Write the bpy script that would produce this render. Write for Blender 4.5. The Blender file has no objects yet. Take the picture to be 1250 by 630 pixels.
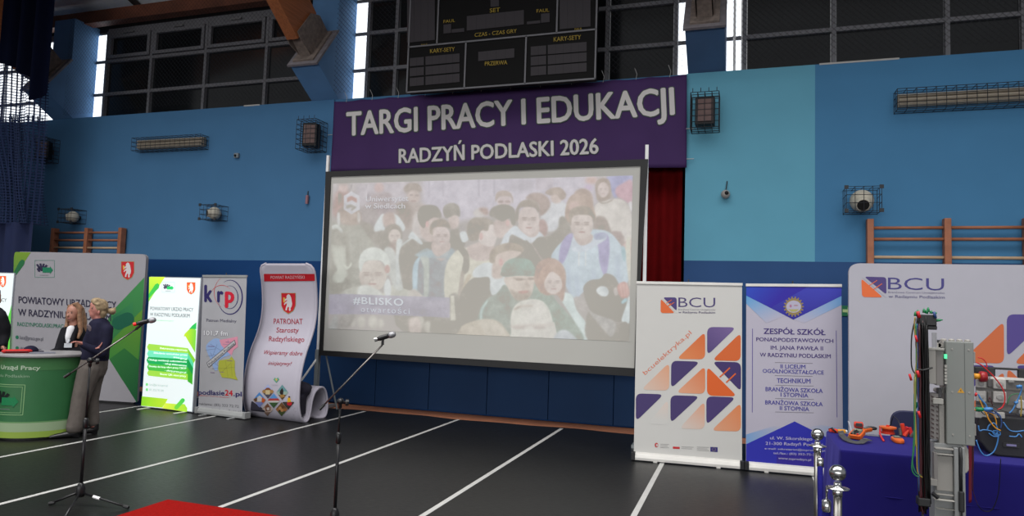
import bpy, bmesh, math, random
import numpy as np
from mathutils import Vector, Matrix
from mathutils.geometry import tessellate_polygon
random.seed(7)
S = bpy.context.scene
COL = S.collection

# ------------------------------------------------------------------ camera
F, CX, CY = 850.9, 625.0, 315.0
YAW, PITCH, ROLL = math.radians(-18.3535), math.radians(4.0902), math.radians(1.865)
CAM = Vector((0, 0, 1.7))
_f = Vector((math.sin(YAW)*math.cos(PITCH), math.cos(YAW)*math.cos(PITCH), math.sin(PITCH)))
_r = Vector((math.cos(YAW), -math.sin(YAW), 0)); _u = _r.cross(_f)
_c, _s = math.cos(ROLL), math.sin(ROLL)
_r, _u = _r*_c+_u*_s, _u*_c-_r*_s
cd = bpy.data.cameras.new('camera'); cam = bpy.data.objects.new('camera', cd); COL.objects.link(cam)
m = Matrix((_r, _u, -_f)).transposed().to_4x4(); m.translation = CAM; cam.matrix_world = m
cd.sensor_fit = 'HORIZONTAL'; cd.sensor_width = 36; cd.lens = F*36/1250; cd.clip_end = 200
S.camera = cam

# ------------------------------------------------------------------ light and exposure
S.view_settings.view_transform = 'Standard'; S.view_settings.look = 'None'
S.view_settings.exposure = 0.0; S.view_settings.gamma = 1.0; S.view_settings.use_curve_mapping = False
w = bpy.data.worlds.new('hall_daylight'); S.world = w; w.use_nodes = True
bg = w.node_tree.nodes['Background']; bg.inputs[0].default_value = (0.95, 0.97, 1.0, 1); bg.inputs[1].default_value = 0.26
def area(name, loc, target, sx, sy, power, col):
    l = bpy.data.lights.new(name, 'AREA'); l.shape = 'RECTANGLE'; l.size = sx; l.size_y = sy; l.energy = power; l.color = col
    o = bpy.data.objects.new(name, l); COL.objects.link(o); o.location = loc
    o.rotation_euler = (Vector(target)-Vector(loc)).to_track_quat('-Z', 'Y').to_euler(); return o
area('hall_high_bay_lamps', (-3.5, 2.5, 9.3), (-3.5, 3.3, 0), 22, 6, 1330, (1.0, 0.985, 0.96)).data.spread = math.radians(122)
area('fill_from_behind', (-3, -8, 3.2), (-3, 10, 1.5), 26, 3.0, 290, (1.0, 1.0, 1.0)).data.spread = math.radians(90)  # unseen fill lamp added behind the camera to lift surfaces facing it

# ------------------------------------------------------------------ picking points of the place
def ray(x, y): return _f + _r*((x-CX)/F) - _u*((y-CY)/F)
def on_z(x, y, z=0.0): d = ray(x, y); return CAM + d*((z-CAM.z)/d.z)
def on_y(x, y, Y): d = ray(x, y); return CAM + d*(Y/d.y)
def on_x(x, y, X): d = ray(x, y); return CAM + d*(X/d.x)
def proj(P):
    d = P-CAM; k = d.dot(_f); return CX+F*d.dot(_r)/k, CY-F*d.dot(_u)/k
def V(x0, y0, z):                      # reader for zoomed views of the reference
    return lambda *pts: [(x0+a/z, y0+b/z) for a, b in pts]

# ------------------------------------------------------------------ materials
def lin(c): c /= 255.0; return c/12.92 if c <= .04045 else ((c+.055)/1.055)**2.4
K0 = 0.60
def alb(rgb, K=None):
    K = K or K0; return tuple(min(.92, lin(v)/K) for v in rgb)
_m = {}
def mat(name, rgb, rough=.6, metal=0, K=None, spec=.5, noise=.06, nscale=6, emit=0, raw=False, bump=0):
    if name in _m: return _m[name]
    mt = bpy.data.materials.new(name); mt.use_nodes = True; nt = mt.node_tree; b = nt.nodes['Principled BSDF']
    c = rgb if raw else alb(rgb, K)
    tc = nt.nodes.new('ShaderNodeTexCoord'); nz = nt.nodes.new('ShaderNodeTexNoise'); nz.inputs['Scale'].default_value = nscale; nz.inputs['Detail'].default_value = 4
    nt.links.new(tc.outputs['Object'], nz.inputs['Vector'])
    mp = nt.nodes.new('ShaderNodeMapRange'); mp.inputs[1].default_value = .3; mp.inputs[2].default_value = .7
    mp.inputs[3].default_value = 1-noise; mp.inputs[4].default_value = 1+noise
    nt.links.new(nz.outputs[0], mp.inputs[0])
    vm = nt.nodes.new('ShaderNodeVectorMath'); vm.operation = 'SCALE'; vm.inputs[0].default_value = c[:3]
    nt.links.new(mp.outputs[0], vm.inputs['Scale']); nt.links.new(vm.outputs[0], b.inputs['Base Color'])
    b.inputs['Roughness'].default_value = rough; b.inputs['Metallic'].default_value = metal; b.inputs['Specular IOR Level'].default_value = spec
    if emit:
        b.inputs['Emission Color'].default_value = (*[lin(v) for v in rgb], 1); b.inputs['Emission Strength'].default_value = emit
    if bump:
        bp = nt.nodes.new('ShaderNodeBump'); bp.inputs['Strength'].default_value = bump; bp.inputs['Distance'].default_value = .01
        nt.links.new(nz.outputs[0], bp.inputs['Height']); nt.links.new(bp.outputs[0], b.inputs['Normal'])
    _m[name] = mt; return mt
def mat_print(name, emit=0, rough=.55):
    if name in _m: return _m[name]
    mt = bpy.data.materials.new(name); mt.use_nodes = True; nt = mt.node_tree; b = nt.nodes['Principled BSDF']
    a = nt.nodes.new('ShaderNodeAttribute'); a.attribute_name = 'Col'
    nt.links.new(a.outputs['Color'], b.inputs['Base Color']); b.inputs['Roughness'].default_value = rough
    b.inputs['Specular IOR Level'].default_value = .3
    if emit:
        nt.links.new(a.outputs['Color'], b.inputs['Emission Color']); b.inputs['Emission Strength'].default_value = emit
    _m[name] = mt; return mt

# ------------------------------------------------------------------ objects
WL = {}
def wloc(o): return WL.get(o.name, Vector((0, 0, 0))) if o else Vector((0, 0, 0))
def link(o, parent=None, base=Vector((0, 0, 0))):
    COL.objects.link(o)
    if parent: o.parent = parent
    WL[o.name] = base; return o
def tag(o, label, cat, group=None, kind=None):
    if label: o['label'] = label
    if cat: o['category'] = cat
    if group: o['group'] = group
    if kind: o['kind'] = kind
    return o
def thing(name, label, cat, loc=(0, 0, 0), group=None, kind=None):
    o = bpy.data.objects.new(name, None); o.empty_display_size = .1; o.location = loc; link(o, None, Vector(loc))
    return tag(o, label, cat, group, kind)
def structure(o): o['kind'] = 'structure'; return o
def relabel(o, label): o['label'] = label; return o
def dup(root, delta, label=None, group=None):
    r = root.copy(); COL.objects.link(r); r.location = root.location+Vector(delta); WL[r.name] = WL[root.name]+Vector(delta)
    if label: r['label'] = label
    if group: r['group'] = group
    for ch in list(root.children):
        c = ch.copy(); COL.objects.link(c); c.parent = r
        for g in list(ch.children):
            d = g.copy(); COL.objects.link(d); d.parent = c
    return r

class MB:
    def __init__(s): s.v = []; s.f = []; s.mi = []; s.cur = 0
    def add(s, vs, fs):
        n = len(s.v); s.v += [Vector(v) for v in vs]; s.f += [tuple(i+n for i in f) for f in fs]; s.mi += [s.cur]*len(fs); return s
    def box(s, a, b):
        x0, y0, z0 = [min(p, q) for p, q in zip(a, b)]; x1, y1, z1 = [max(p, q) for p, q in zip(a, b)]
        return s.add([(x0,y0,z0),(x1,y0,z0),(x1,y1,z0),(x0,y1,z0),(x0,y0,z1),(x1,y0,z1),(x1,y1,z1),(x0,y1,z1)],
              [(0,3,2,1),(4,5,6,7),(0,1,5,4),(1,2,6,5),(2,3,7,6),(3,0,4,7)])
    def obox(s, c, ax, ay, az):        # centre and three half axes
        c, ax, ay, az = map(Vector, (c, ax, ay, az)); vs = [c+ax*i+ay*j+az*k for k in (-1,1) for i, j in ((-1,-1),(1,-1),(1,1),(-1,1))]
        return s.add(vs, [(0,3,2,1),(4,5,6,7),(0,1,5,4),(1,2,6,5),(2,3,7,6),(3,0,4,7)])
    def prism(s, poly, d):             # convex or simple polygon pushed along d
        poly = [Vector(p) for p in poly]; d = Vector(d); n = len(poly)
        s.add(poly+[p+d for p in poly], [tuple(range(n))[::-1], tuple(range(n, 2*n))]+[(i, (i+1) % n, (i+1) % n+n, i+n) for i in range(n)]); return s
    def tube(s, pts, r, n=8, caps=True, flat=1.0):
        pts = [Vector(p) for p in pts]; rs = r if isinstance(r, (list, tuple)) else [r]*len(pts)
        up = None; rings = []
        for i, p in enumerate(pts):
            t = (pts[min(i+1, len(pts)-1)]-pts[max(i-1, 0)]).normalized()
            if up is None: up = Vector((0, 0, 1)) if abs(t.z) < .9 else Vector((1, 0, 0))
            a = t.cross(up).normalized(); b = a.cross(t).normalized(); up = b
            rings.append([p+(a*math.cos(q)*flat+b*math.sin(q))*rs[i] for q in [2*math.pi*k/n for k in range(n)]])
        vs = [v for rg in rings for v in rg]; fs = []
        for i in range(len(pts)-1):
            for k in range(n): fs.append((i*n+k, i*n+(k+1) % n, (i+1)*n+(k+1) % n, (i+1)*n+k))
        if caps: fs.append(tuple(range(n))[::-1]); fs.append(tuple((len(pts)-1)*n+k for k in range(n)))
        return s.add(vs, fs)
    def lathe(s, c, prof, n=24, axis='Z', sy=1.0):
        c = Vector(c); vs = []; fs = []
        A = (Vector((1,0,0)), Vector((0,1,0)), Vector((0,0,1))) if axis == 'Z' else axis
        for (r, h) in prof:
            for k in range(n):
                q = 2*math.pi*k/n; vs.append(c+A[0]*math.cos(q)*r+A[1]*math.sin(q)*r*sy+A[2]*h)
        for i in range(len(prof)-1):
            for k in range(n): fs.append((i*n+k, i*n+(k+1) % n, (i+1)*n+(k+1) % n, (i+1)*n+k))
        fs.append(tuple(range(n))[::-1]); fs.append(tuple((len(prof)-1)*n+k for k in range(n)))
        return s.add(vs, fs)
    def ball(s, c, r, n=12, R=None):
        c = Vector(c); r = (r, r, r) if not isinstance(r, (list, tuple)) else r; vs = []; fs = []; mm = n//2
        for i in range(1, mm):
            t = math.pi*i/mm
            for k in range(n):
                q = 2*math.pi*k/n; v = Vector((r[0]*math.sin(t)*math.cos(q), r[1]*math.sin(t)*math.sin(q), r[2]*math.cos(t)))
                vs.append(c+(R @ v if R else v))
        for i in range(mm-2):
            for k in range(n): fs.append((i*n+k, (i+1)*n+k, (i+1)*n+(k+1) % n, i*n+(k+1) % n))
        t = len(vs); z = Vector((0, 0, r[2])); z = R @ z if R else z; vs += [c+z, c-z]
        for k in range(n): fs.append((t, k, (k+1) % n)); fs.append((t+1, (mm-2)*n+(k+1) % n, (mm-2)*n+k))
        return s.add(vs, fs)
    def grid(s, fn, nu, nv):
        vs = [fn(i/nu, j/nv) for j in range(nv+1) for i in range(nu+1)]
        return s.add(vs, [(j*(nu+1)+i, j*(nu+1)+i+1, (j+1)*(nu+1)+i+1, (j+1)*(nu+1)+i) for j in range(nv) for i in range(nu)])
    def build(s, name, m, parent=None, smooth=False, bevel=0, solid=0, label=None, seg=2):
        me = bpy.data.meshes.new(name); o = bpy.data.objects.new(name, me)
        if parent is not None: base = wloc(parent)
        else: base = Vector((0, 0, 0))
        me.from_pydata([v-base for v in s.v], [], s.f)
        for q in (m if isinstance(m, list) else [m]): me.materials.append(q)
        for p, k in zip(me.polygons, s.mi): p.material_index = k
        if smooth: me.shade_smooth()
        me.update(); link(o, parent, base)
        if solid:
            md = o.modifiers.new('thickness', 'SOLIDIFY'); md.thickness = solid; md.offset = 0
        if bevel:
            md = o.modifiers.new('bevel', 'BEVEL'); md.width = bevel; md.segments = seg; md.limit_method = 'ANGLE'
        if label: o['label'] = label
        return o
    def each(s, name, m, parent, **kw):        # one object for every connected piece
        par = list(range(len(s.v)))
        def fd(i):
            while par[i] != i: par[i] = par[par[i]]; i = par[i]
            return i
        for f in s.f:
            for k in f[1:]: par[fd(k)] = fd(f[0])
        g = {}
        for i in range(len(s.v)): g.setdefault(fd(i), []).append(i)
        for ids in g.values():
            mp = {i: k for k, i in enumerate(ids)}; q = MB(); q.add([s.v[i] for i in ids], [tuple(mp[i] for i in f) for f in s.f if f[0] in mp]); q.build(name, m, parent, **kw)
    def top(s, name, m, label, cat, base=None, group=None, **kw):   # a thing that is one mesh
        o = s.build(name, m, None, **kw)
        if base is not None:
            b = Vector(base); o.data.transform(Matrix.Translation(-b)); o.location = b; WL[o.name] = b
        return tag(o, label, cat, group)

def remesh(mb, voxel, smooth_it=4):    # joins overlapping closed shapes into one continuous surface
    me = bpy.data.meshes.new('t'); me.from_pydata(mb.v, [], mb.f); o = bpy.data.objects.new('t', me); COL.objects.link(o)
    a = o.modifiers.new('r', 'REMESH'); a.mode = 'VOXEL'; a.voxel_size = voxel; a.use_smooth_shade = True
    if smooth_it: b = o.modifiers.new('s', 'SMOOTH'); b.iterations = smooth_it; b.factor = .5
    dg = bpy.context.evaluated_depsgraph_get(); ev = o.evaluated_get(dg); nm = bpy.data.meshes.new_from_object(ev)
    out = MB(); out.v = [v.co.copy() for v in nm.vertices]; out.f = [tuple(p.vertices) for p in nm.polygons]; out.mi = [0]*len(out.f)
    bpy.data.objects.remove(o); bpy.data.meshes.remove(nm); bpy.data.meshes.remove(me)
    return out

# ------------------------------------------------------------------ printed surfaces
class Plane:                           # flat sheet: O origin, U right, Vv up, N towards the viewer
    curved = False
    def __init__(s, O, U, Vv=(0, 0, 1)):
        s.O = Vector(O); s.U = Vector(U).normalized(); s.V = Vector(Vv).normalized(); s.N = s.U.cross(s.V)
        if s.N.dot(CAM-s.O) < 0: s.N = -s.N
    def uv(s, x, y):
        d = ray(x, y); t = (s.O-CAM).dot(s.N)/d.dot(s.N); P = CAM+d*t-s.O; return P.dot(s.U), P.dot(s.V)
    def P(s, u, v, off=0): return s.O+s.U*u+s.V*v+s.N*off
class Ext:                             # a bent sheet: a smooth path pushed along E
    curved = True
    def __init__(s, path, E, swap):    # swap: path runs along v (else along u)
        s.p = [Vector(p) for p in path]; s.E = Vector(E).normalized(); s.swap = swap; s.a = [0]
        for i in range(len(s.p)-1): s.a.append(s.a[-1]+(s.p[i+1]-s.p[i]).length)
        s.n = []
        for i in range(len(s.p)):
            t = s.p[min(i+1, len(s.p)-1)]-s.p[max(i-1, 0)]; n = t.cross(s.E).normalized(); s.n.append(n)
        k = len(s.p)//3
        if s.n[k].dot(CAM-s.p[k]) < 0: s.n = [-n for n in s.n]
    def uv(s, x, y):
        d = ray(x, y); best = None; bt = None
        for i in range(len(s.p)-1):
            A, B = s.p[i], s.p[i+1]; n = (B-A).cross(s.E).normalized(); t = (A-CAM).dot(n)/d.dot(n)
            if t <= 0: continue
            Q = CAM+d*t-A; e = Q.dot(s.E); L = (B-A).length; k = Q.dot((B-A)/L)-((B-A)/L).dot(s.E)*e
            out = max(0, -k, k-L)
            key = (round(out, 5), t)
            if best is None or key < best[3]: best = (out, s.a[i]+k, e, key)
        return (best[2], best[1]) if s.swap else (best[1], best[2])
    def P(s, u, v, off=0):
        e, a = (u, v) if s.swap else (v, u)
        i = 0
        while i < len(s.a)-2 and a > s.a[i+1]: i += 1
        k = (a-s.a[i])/(s.a[i+1]-s.a[i]); kk = min(1, max(0, k))
        return s.p[i].lerp(s.p[i+1], k)+s.E*e+(s.n[i].lerp(s.n[i+1], kk)).normalized()*off
def smooth_closed(pts, n=6):
    out = []; N = len(pts)
    for i in range(N):
        p0, p1, p2, p3 = [np.array(pts[(i+k-1) % N], float) for k in range(4)]
        for j in range(n):
            t = j/n; out.append(tuple(.5*((2*p1)+(-p0+p2)*t+(2*p0-5*p1+4*p2-p3)*t*t+(-p0+3*p1-3*p2+p3)*t**3)))
    return out
def rounded(pts, r, n=5):
    out = []; N = len(pts); rr = r if isinstance(r, (list, tuple)) else [r]*N
    for i in range(N):
        p = np.array(pts[i], float); a = np.array(pts[i-1], float); b = np.array(pts[(i+1) % N], float)
        if rr[i] <= 0: out.append(tuple(p)); continue
        da, db = a-p, b-p; la, lb = np.linalg.norm(da), np.linalg.norm(db); k = min(rr[i], la*.48, lb*.48)
        A, B = p+da/la*k, p+db/lb*k
        for j in range(n+1):
            t = j/n; out.append(tuple((1-t)**2*A+2*t*(1-t)*p+t*t*B))
    return out
def circ(cx, cy, rx, ry=None, n=20, a0=0, a1=360): ry = ry or rx; return [(cx+rx*math.cos(math.radians(a0+(a1-a0)*k/n)), cy+ry*math.sin(math.radians(a0+(a1-a0)*k/n))) for k in range(n if a1-a0 == 360 else n+1)]
_txt = {}
def glyphs(text, bold, shear=0, space=1.0):
    key = (text, bold, shear, space)
    if key in _txt: return _txt[key]
    c = bpy.data.curves.new('t', 'FONT'); c.body = text; c.size = 1; c.offset = bold; c.shear = shear; c.resolution_u = 3; c.space_character = space
    o = bpy.data.objects.new('t', c); COL.objects.link(o)
    dg = bpy.context.evaluated_depsgraph_get(); me = bpy.data.meshes.new_from_object(o.evaluated_get(dg))
    r = ([(v.co.x, v.co.y) for v in me.vertices], [tuple(p.vertices) for p in me.polygons])
    bpy.data.objects.remove(o); bpy.data.curves.remove(c); bpy.data.meshes.remove(me); _txt[key] = r; return r
CAP = max(y for x, y in glyphs('H', 0)[0])
class Art:
    step = .0007
    def __init__(s, surf, root, K=None, m=None, base=.001):
        s.S = surf; s.root = root; s.K = K; s.m = m or mat_print('print'); s.tk = {}; s.parts = {}; s.lay = 0; s.base = base; s.order = []
    def _put(s, name, verts, faces, cols):
        if name not in s.parts: s.parts[name] = ([], [], []); s.order.append(name)
        v, f, c = s.parts[name]; n = len(v); v += verts; f += [tuple(i+n for i in q) for q in faces]; c += cols
    def color(s, rgb): return alb(rgb, s.K)
    def poly(s, name, pts, rgb, rgb2=None, ax=None, layer=None):   # pts are read off the reference; rgb2 / ax: printed two-colour blend between two points
        s.lay = s.lay+1 if layer is None else layer; off = s.base+s.lay*s.step
        uv = [s.S.uv(*p) for p in pts]
        tris = tessellate_polygon([[Vector((a, b, 0)) for a, b in uv]])
        bm = bmesh.new(); vs = [bm.verts.new((a, b, 0)) for a, b in uv]
        for t in tris:
            try: bm.faces.new([vs[i] for i in t])
            except ValueError: pass
        s._cut(bm)
        if rgb2:
            A, B = Vector(s.S.uv(*ax[0])), Vector(s.S.uv(*ax[1])); c1, c2 = Vector(s.color(rgb)), Vector(s.color(rgb2)); d = B-A
            cf = lambda p: tuple(c1.lerp(c2, max(0, min(1, (Vector((p[0], p[1]))-A).dot(d)/d.dot(d)))))
        else: c0 = s.color(rgb); cf = lambda p: c0
        s._emit(name, bm, off, cf)
    def _cut(s, bm):
        if not s.S.curved: return
        k = 1 if s.S.swap else 0; xs = [v.co[k] for v in bm.verts]
        if not xs: return
        no = (0, 1, 0) if s.S.swap else (1, 0, 0); a = math.ceil(min(xs)/.04)*.04
        while a < max(xs):
            co = [0, 0, 0]; co[k] = a; bmesh.ops.bisect_plane(bm, geom=bm.verts[:]+bm.edges[:]+bm.faces[:], plane_co=co, plane_no=no); a += .04
    def _emit(s, name, bm, off, cf):
        bm.verts.index_update(); vv = [tuple(v.co[:2]) for v in bm.verts]; ff = [tuple(v.index for v in f.verts) for f in bm.faces]; bm.free()
        s._put(name, [s.S.P(a, b, off) for a, b in vv], ff, [cf(p) for p in vv])
    def text(s, name, body, *a, **k):
        if (name, body) not in s.tk: s.tk[(name, body)] = len(s.tk)
        s._text(name+'|%d' % s.tk[(name, body)], body, *a, **k)
    def _text(s, name, body, p0, p1, cap, rgb, bold=0, shear=0, layer=None, space=1.0, up=None):
        # p0, p1: ends of the baseline; cap: height of the capitals, both as seen in the reference
        s.lay = s.lay+1 if layer is None else layer; off = s.base+s.lay*s.step
        vs, fs = glyphs(body, 0 if bold > 0 else bold, shear, space)
        if not vs: return
        fb = bold*.9 if bold > 0 else 0
        x0 = min(a for a, b in vs)-fb; x1 = max(a for a, b in vs)+fb
        A = Vector(s.S.uv(*p0)); B = Vector(s.S.uv(*p1))
        if up is None:
            dx, dy = p1[0]-p0[0], p1[1]-p0[1]; up = (0, -1) if abs(dy) < abs(dx)*.5 else (dy/math.hypot(dx, dy), -dx/math.hypot(dx, dy))
        T = Vector(s.S.uv(p0[0]+up[0]*cap, p0[1]+up[1]*cap))-A; ux = (B-A)/(x1-x0); uy = T/CAP
        c0 = s.color(rgb)
        for k, (dx, dy) in enumerate([(0, 0)] if fb <= 0 else [(-fb, 0), (fb, 0), (0, fb*.7), (0, -fb*.7), (-fb*.6, -fb*.4), (fb*.6, fb*.4), (0, 0)]):
            bm = bmesh.new(); bv = []
            for a, b in vs:
                q = A+ux*(a+dx-x0)+uy*(b+dy); bv.append(bm.verts.new((q.x, q.y, 0)))
            for f in fs:
                try: bm.faces.new([bv[i] for i in f])
                except ValueError: pass
            s._cut(bm); s._emit(name, bm, off+k*.00008, lambda p: c0)
    def line(s, name, a, b, wpx, rgb, layer=None):
        d = np.array(b, float)-np.array(a, float); n = np.array((-d[1], d[0]))/np.hypot(*d)*wpx/2; a = np.array(a); b = np.array(b)
        s.poly(name, [tuple(a+n), tuple(b+n), tuple(b-n), tuple(a-n)], rgb, layer=layer)
    def path(s, name, pts, wpx, rgb, layer=None):
        L = s.lay+1 if layer is None else layer; up, dn = [], []
        P = [np.array(p, float) for p in pts]; W = wpx if isinstance(wpx, list) else [wpx]*len(P)
        for i, p in enumerate(P):
            d = P[min(i+1, len(P)-1)]-P[max(i-1, 0)]; n = np.array((-d[1], d[0]))/max(1e-6, np.hypot(*d))*W[i]/2
            up.append(tuple(p+n)); dn.append(tuple(p-n))
        s.poly(name, up+dn[::-1], rgb, layer=L)
    def done(s, labels=None):
        for n in s.order:
            v, f, c = s.parts[n]; mb = MB(); mb.add(v, f); o = mb.build(n.split('|')[0], s.m, s.root)
            at = o.data.color_attributes.new('Col', 'FLOAT_COLOR', 'POINT'); at.data.foreach_set('color', np.array([(*q[:3], 1) for q in c], dtype=np.float32).ravel())
            if labels and n in labels: o['label'] = labels[n]

# ================================================================== THE HALL
YW, YG = 10.4, 10.87                   # wall face, window plane
SILL = 5.25
XL, XR = -6.83, -0.81                  # stage opening
# floor: wooden boards with a dark sports covering rolled out over them
wood_floor = mat('bare_floor_wood', (150, 98, 70), .5, noise=.12, nscale=3)
mb = MB(); mb.box((-24, -14, -.06), (12, 14, -.006)); structure(mb.build('floor', wood_floor))
def make_floor_mat():
    mt = mat('sports_covering', (19, 19, 19), .40, noise=.10, nscale=1.3, spec=.22)
    nt = mt.node_tree; b = nt.nodes['Principled BSDF']; tc = [n for n in nt.nodes if n.type == 'TEX_COORD'][0]
    nz = nt.nodes.new('ShaderNodeTexNoise'); nz.inputs['Scale'].default_value = 14; nz.inputs['Detail'].default_value = 5
    mp = nt.nodes.new('ShaderNodeMapping'); mp.inputs['Scale'].default_value = (1, 4, 1)
    nt.links.new(tc.outputs['Object'], mp.inputs[0]); nt.links.new(mp.outputs[0], nz.inputs[0])
    r = nt.nodes.new('ShaderNodeMapRange'); r.inputs[3].default_value = .30; r.inputs[4].default_value = .46
    nt.links.new(nz.outputs[0], r.inputs[0]); nt.links.new(r.outputs[0], b.inputs['Roughness'])
    bp = nt.nodes.new('ShaderNodeBump'); bp.inputs['Strength'].default_value = .12; bp.inputs['Distance'].default_value = .01
    nt.links.new(nz.outputs[0], bp.inputs['Height']); nt.links.new(bp.outputs[0], b.inputs['Normal'])
    return mt
fm = make_floor_mat()
edge = [(-20, 9.93)]
x = -19.5
while x < 11.5:
    edge.append((x, 9.91+.035*math.sin(x*2.1)+.02*math.sin(x*5.3+1))); x += .12
edge.append((12, 9.9))
mb = MB(); n = len(edge)
vs = [(a, b, 0) for a, b in edge]+[(a, -14, 0) for a, b in edge]
mb.add(vs, [(i, i+n, i+n+1, i+1) for i in range(n-1)]); floor_cov = structure(mb.build('floor', fm))
mb = MB()
for k in range(-7, 6):
    X = -0.845+1.594*k
    mb.box((X-.025, -10, .0005), (X+.025, 9.86, .002))
structure(mb.build('court_line', mat('line_tape', (148, 148, 146), .5), floor_cov))

# back wall with the stage opening, its paint zones are separate materials
M_L = mat('wall_blue_left', (58, 95, 128), .8, noise=.03, nscale=2, spec=.15)
M_T = mat('wall_teal_right', (80, 132, 152), .8, noise=.03, nscale=2, spec=.15)
M_B = mat('wall_blue_right', (57, 101, 135), .8, noise=.03, nscale=2, spec=.15)
M_D = mat('wall_dark_band', (16, 50, 92), .7, noise=.04, nscale=2, spec=.15)
M_DR = mat('wall_dark_band_right', (38, 64, 102), .7, noise=.04, nscale=2, spec=.15)
BL, BR, XS = 2.40, 2.47, 0.945
WM = [M_L, M_T, M_B, M_D, M_DR]
mb = MB()
def wbox(a, b, k): mb.cur = k; mb.box(a, b)
wbox((-24, YW, BL), (XL, 10.9, SILL), 0); wbox((-24, YW, 0), (XL, 10.9, BL), 3)
wbox((XR, YW, BR), (XS, 10.9, SILL), 1); wbox((XS, YW, BR), (12, 10.9, SILL), 2); wbox((XR, YW, 0), (12, 10.9, BR), 4)
wbox((XL, YW+.02, 4.85), (XR, 10.9, SILL), 0); wbox((XL, YW+.03, 0), (XR, 10.9, 1.15), 3)
structure(mb.build('wall_back', WM))
wall_back = bpy.data.objects['wall_back']
pad = mat('wall_padding', (22, 46, 78), .55, noise=.08, nscale=1.2, spec=.15)
xs = [XL, -5.76, -4.79, -3.79, -2.793, -1.795, XR]
for a, b in zip(xs, xs[1:]):
    mb = MB(); mb.box((a+.004, YW-.01, .02), (b-.004, YW+.05, 1.2)); mb.build('padding_panel', pad, wall_back, bevel=.006)
# dark stage room behind the opening
dk = mat('stage_dark', (14, 14, 16), .9, raw=False)
mb = MB(); mb.box((XL, 10.9, 1.1), (XR, 13.5, 1.14)); structure(mb.build('floor', dk))
mb = MB(); mb.box((XL-.1, 13.4, 1.1), (XR+.1, 13.5, 5.3)); mb.box((XL-.1, 10.9, 1.1), (XL, 13.5, 5.3)); mb.box((XR, 10.9, 1.1), (XR+.1, 13.5, 5.3)); mb.box((XL, 10.9, 5.2), (XR, 13.5, 5.3)); structure(mb.build('wall_stage', dk))
# stage curtain
mb = MB(); Xa, Xb = XL+.06, XR-.06
mb.grid(lambda u, v: (Xa+(Xb-Xa)*u, 10.72+.035*math.sin(u*150)+.015*math.sin(u*61), 1.2+3.6*v), 700, 2)
mb.top('stage_curtain', mat('curtain_red', (84, 6, 8), .9, spec=.1, noise=.1), 'dark red pleated curtain hanging in the opening beside the projection screen', 'curtain', smooth=True)

# piers with sloping corbels, each one carries a glued timber arch
PX = [(-13.52, -12.97), (-7.31, -6.76), (-0.795, -0.263)]
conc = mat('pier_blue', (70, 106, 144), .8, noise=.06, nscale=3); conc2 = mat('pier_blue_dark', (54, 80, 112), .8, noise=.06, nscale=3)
steel = mat('dark_steel', (58, 58, 60), .5, .6); timber = mat('glulam', (132, 78, 46), .55, noise=.25, nscale=5)
rust = mat('bearing_grey', (96, 92, 96), .7, noise=.2, nscale=10)
nb = Vector((0, -.8, .6)); tb = Vector((0, .6, .8))
def grain(mt):
    nt = mt.node_tree; mp = nt.nodes.new('ShaderNodeMapping'); mp.inputs['Rotation'].default_value = (math.radians(36), 0, 0); mp.inputs['Scale'].default_value = (9, .35, 9)
    tc = [q for q in nt.nodes if q.type == 'TEX_COORD'][0]; nz = [q for q in nt.nodes if q.type == 'TEX_NOISE'][0]
    nt.links.new(tc.outputs['Object'], mp.inputs[0]); nt.links.new(mp.outputs[0], nz.inputs[0])
grain(timber)
arch_words = ['leftmost timber roof arch above the dark side net', 'brown timber roof arch resting on the blue pier left of the scoreboard', 'timber roof arch on the pier right of the purple banner']
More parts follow.
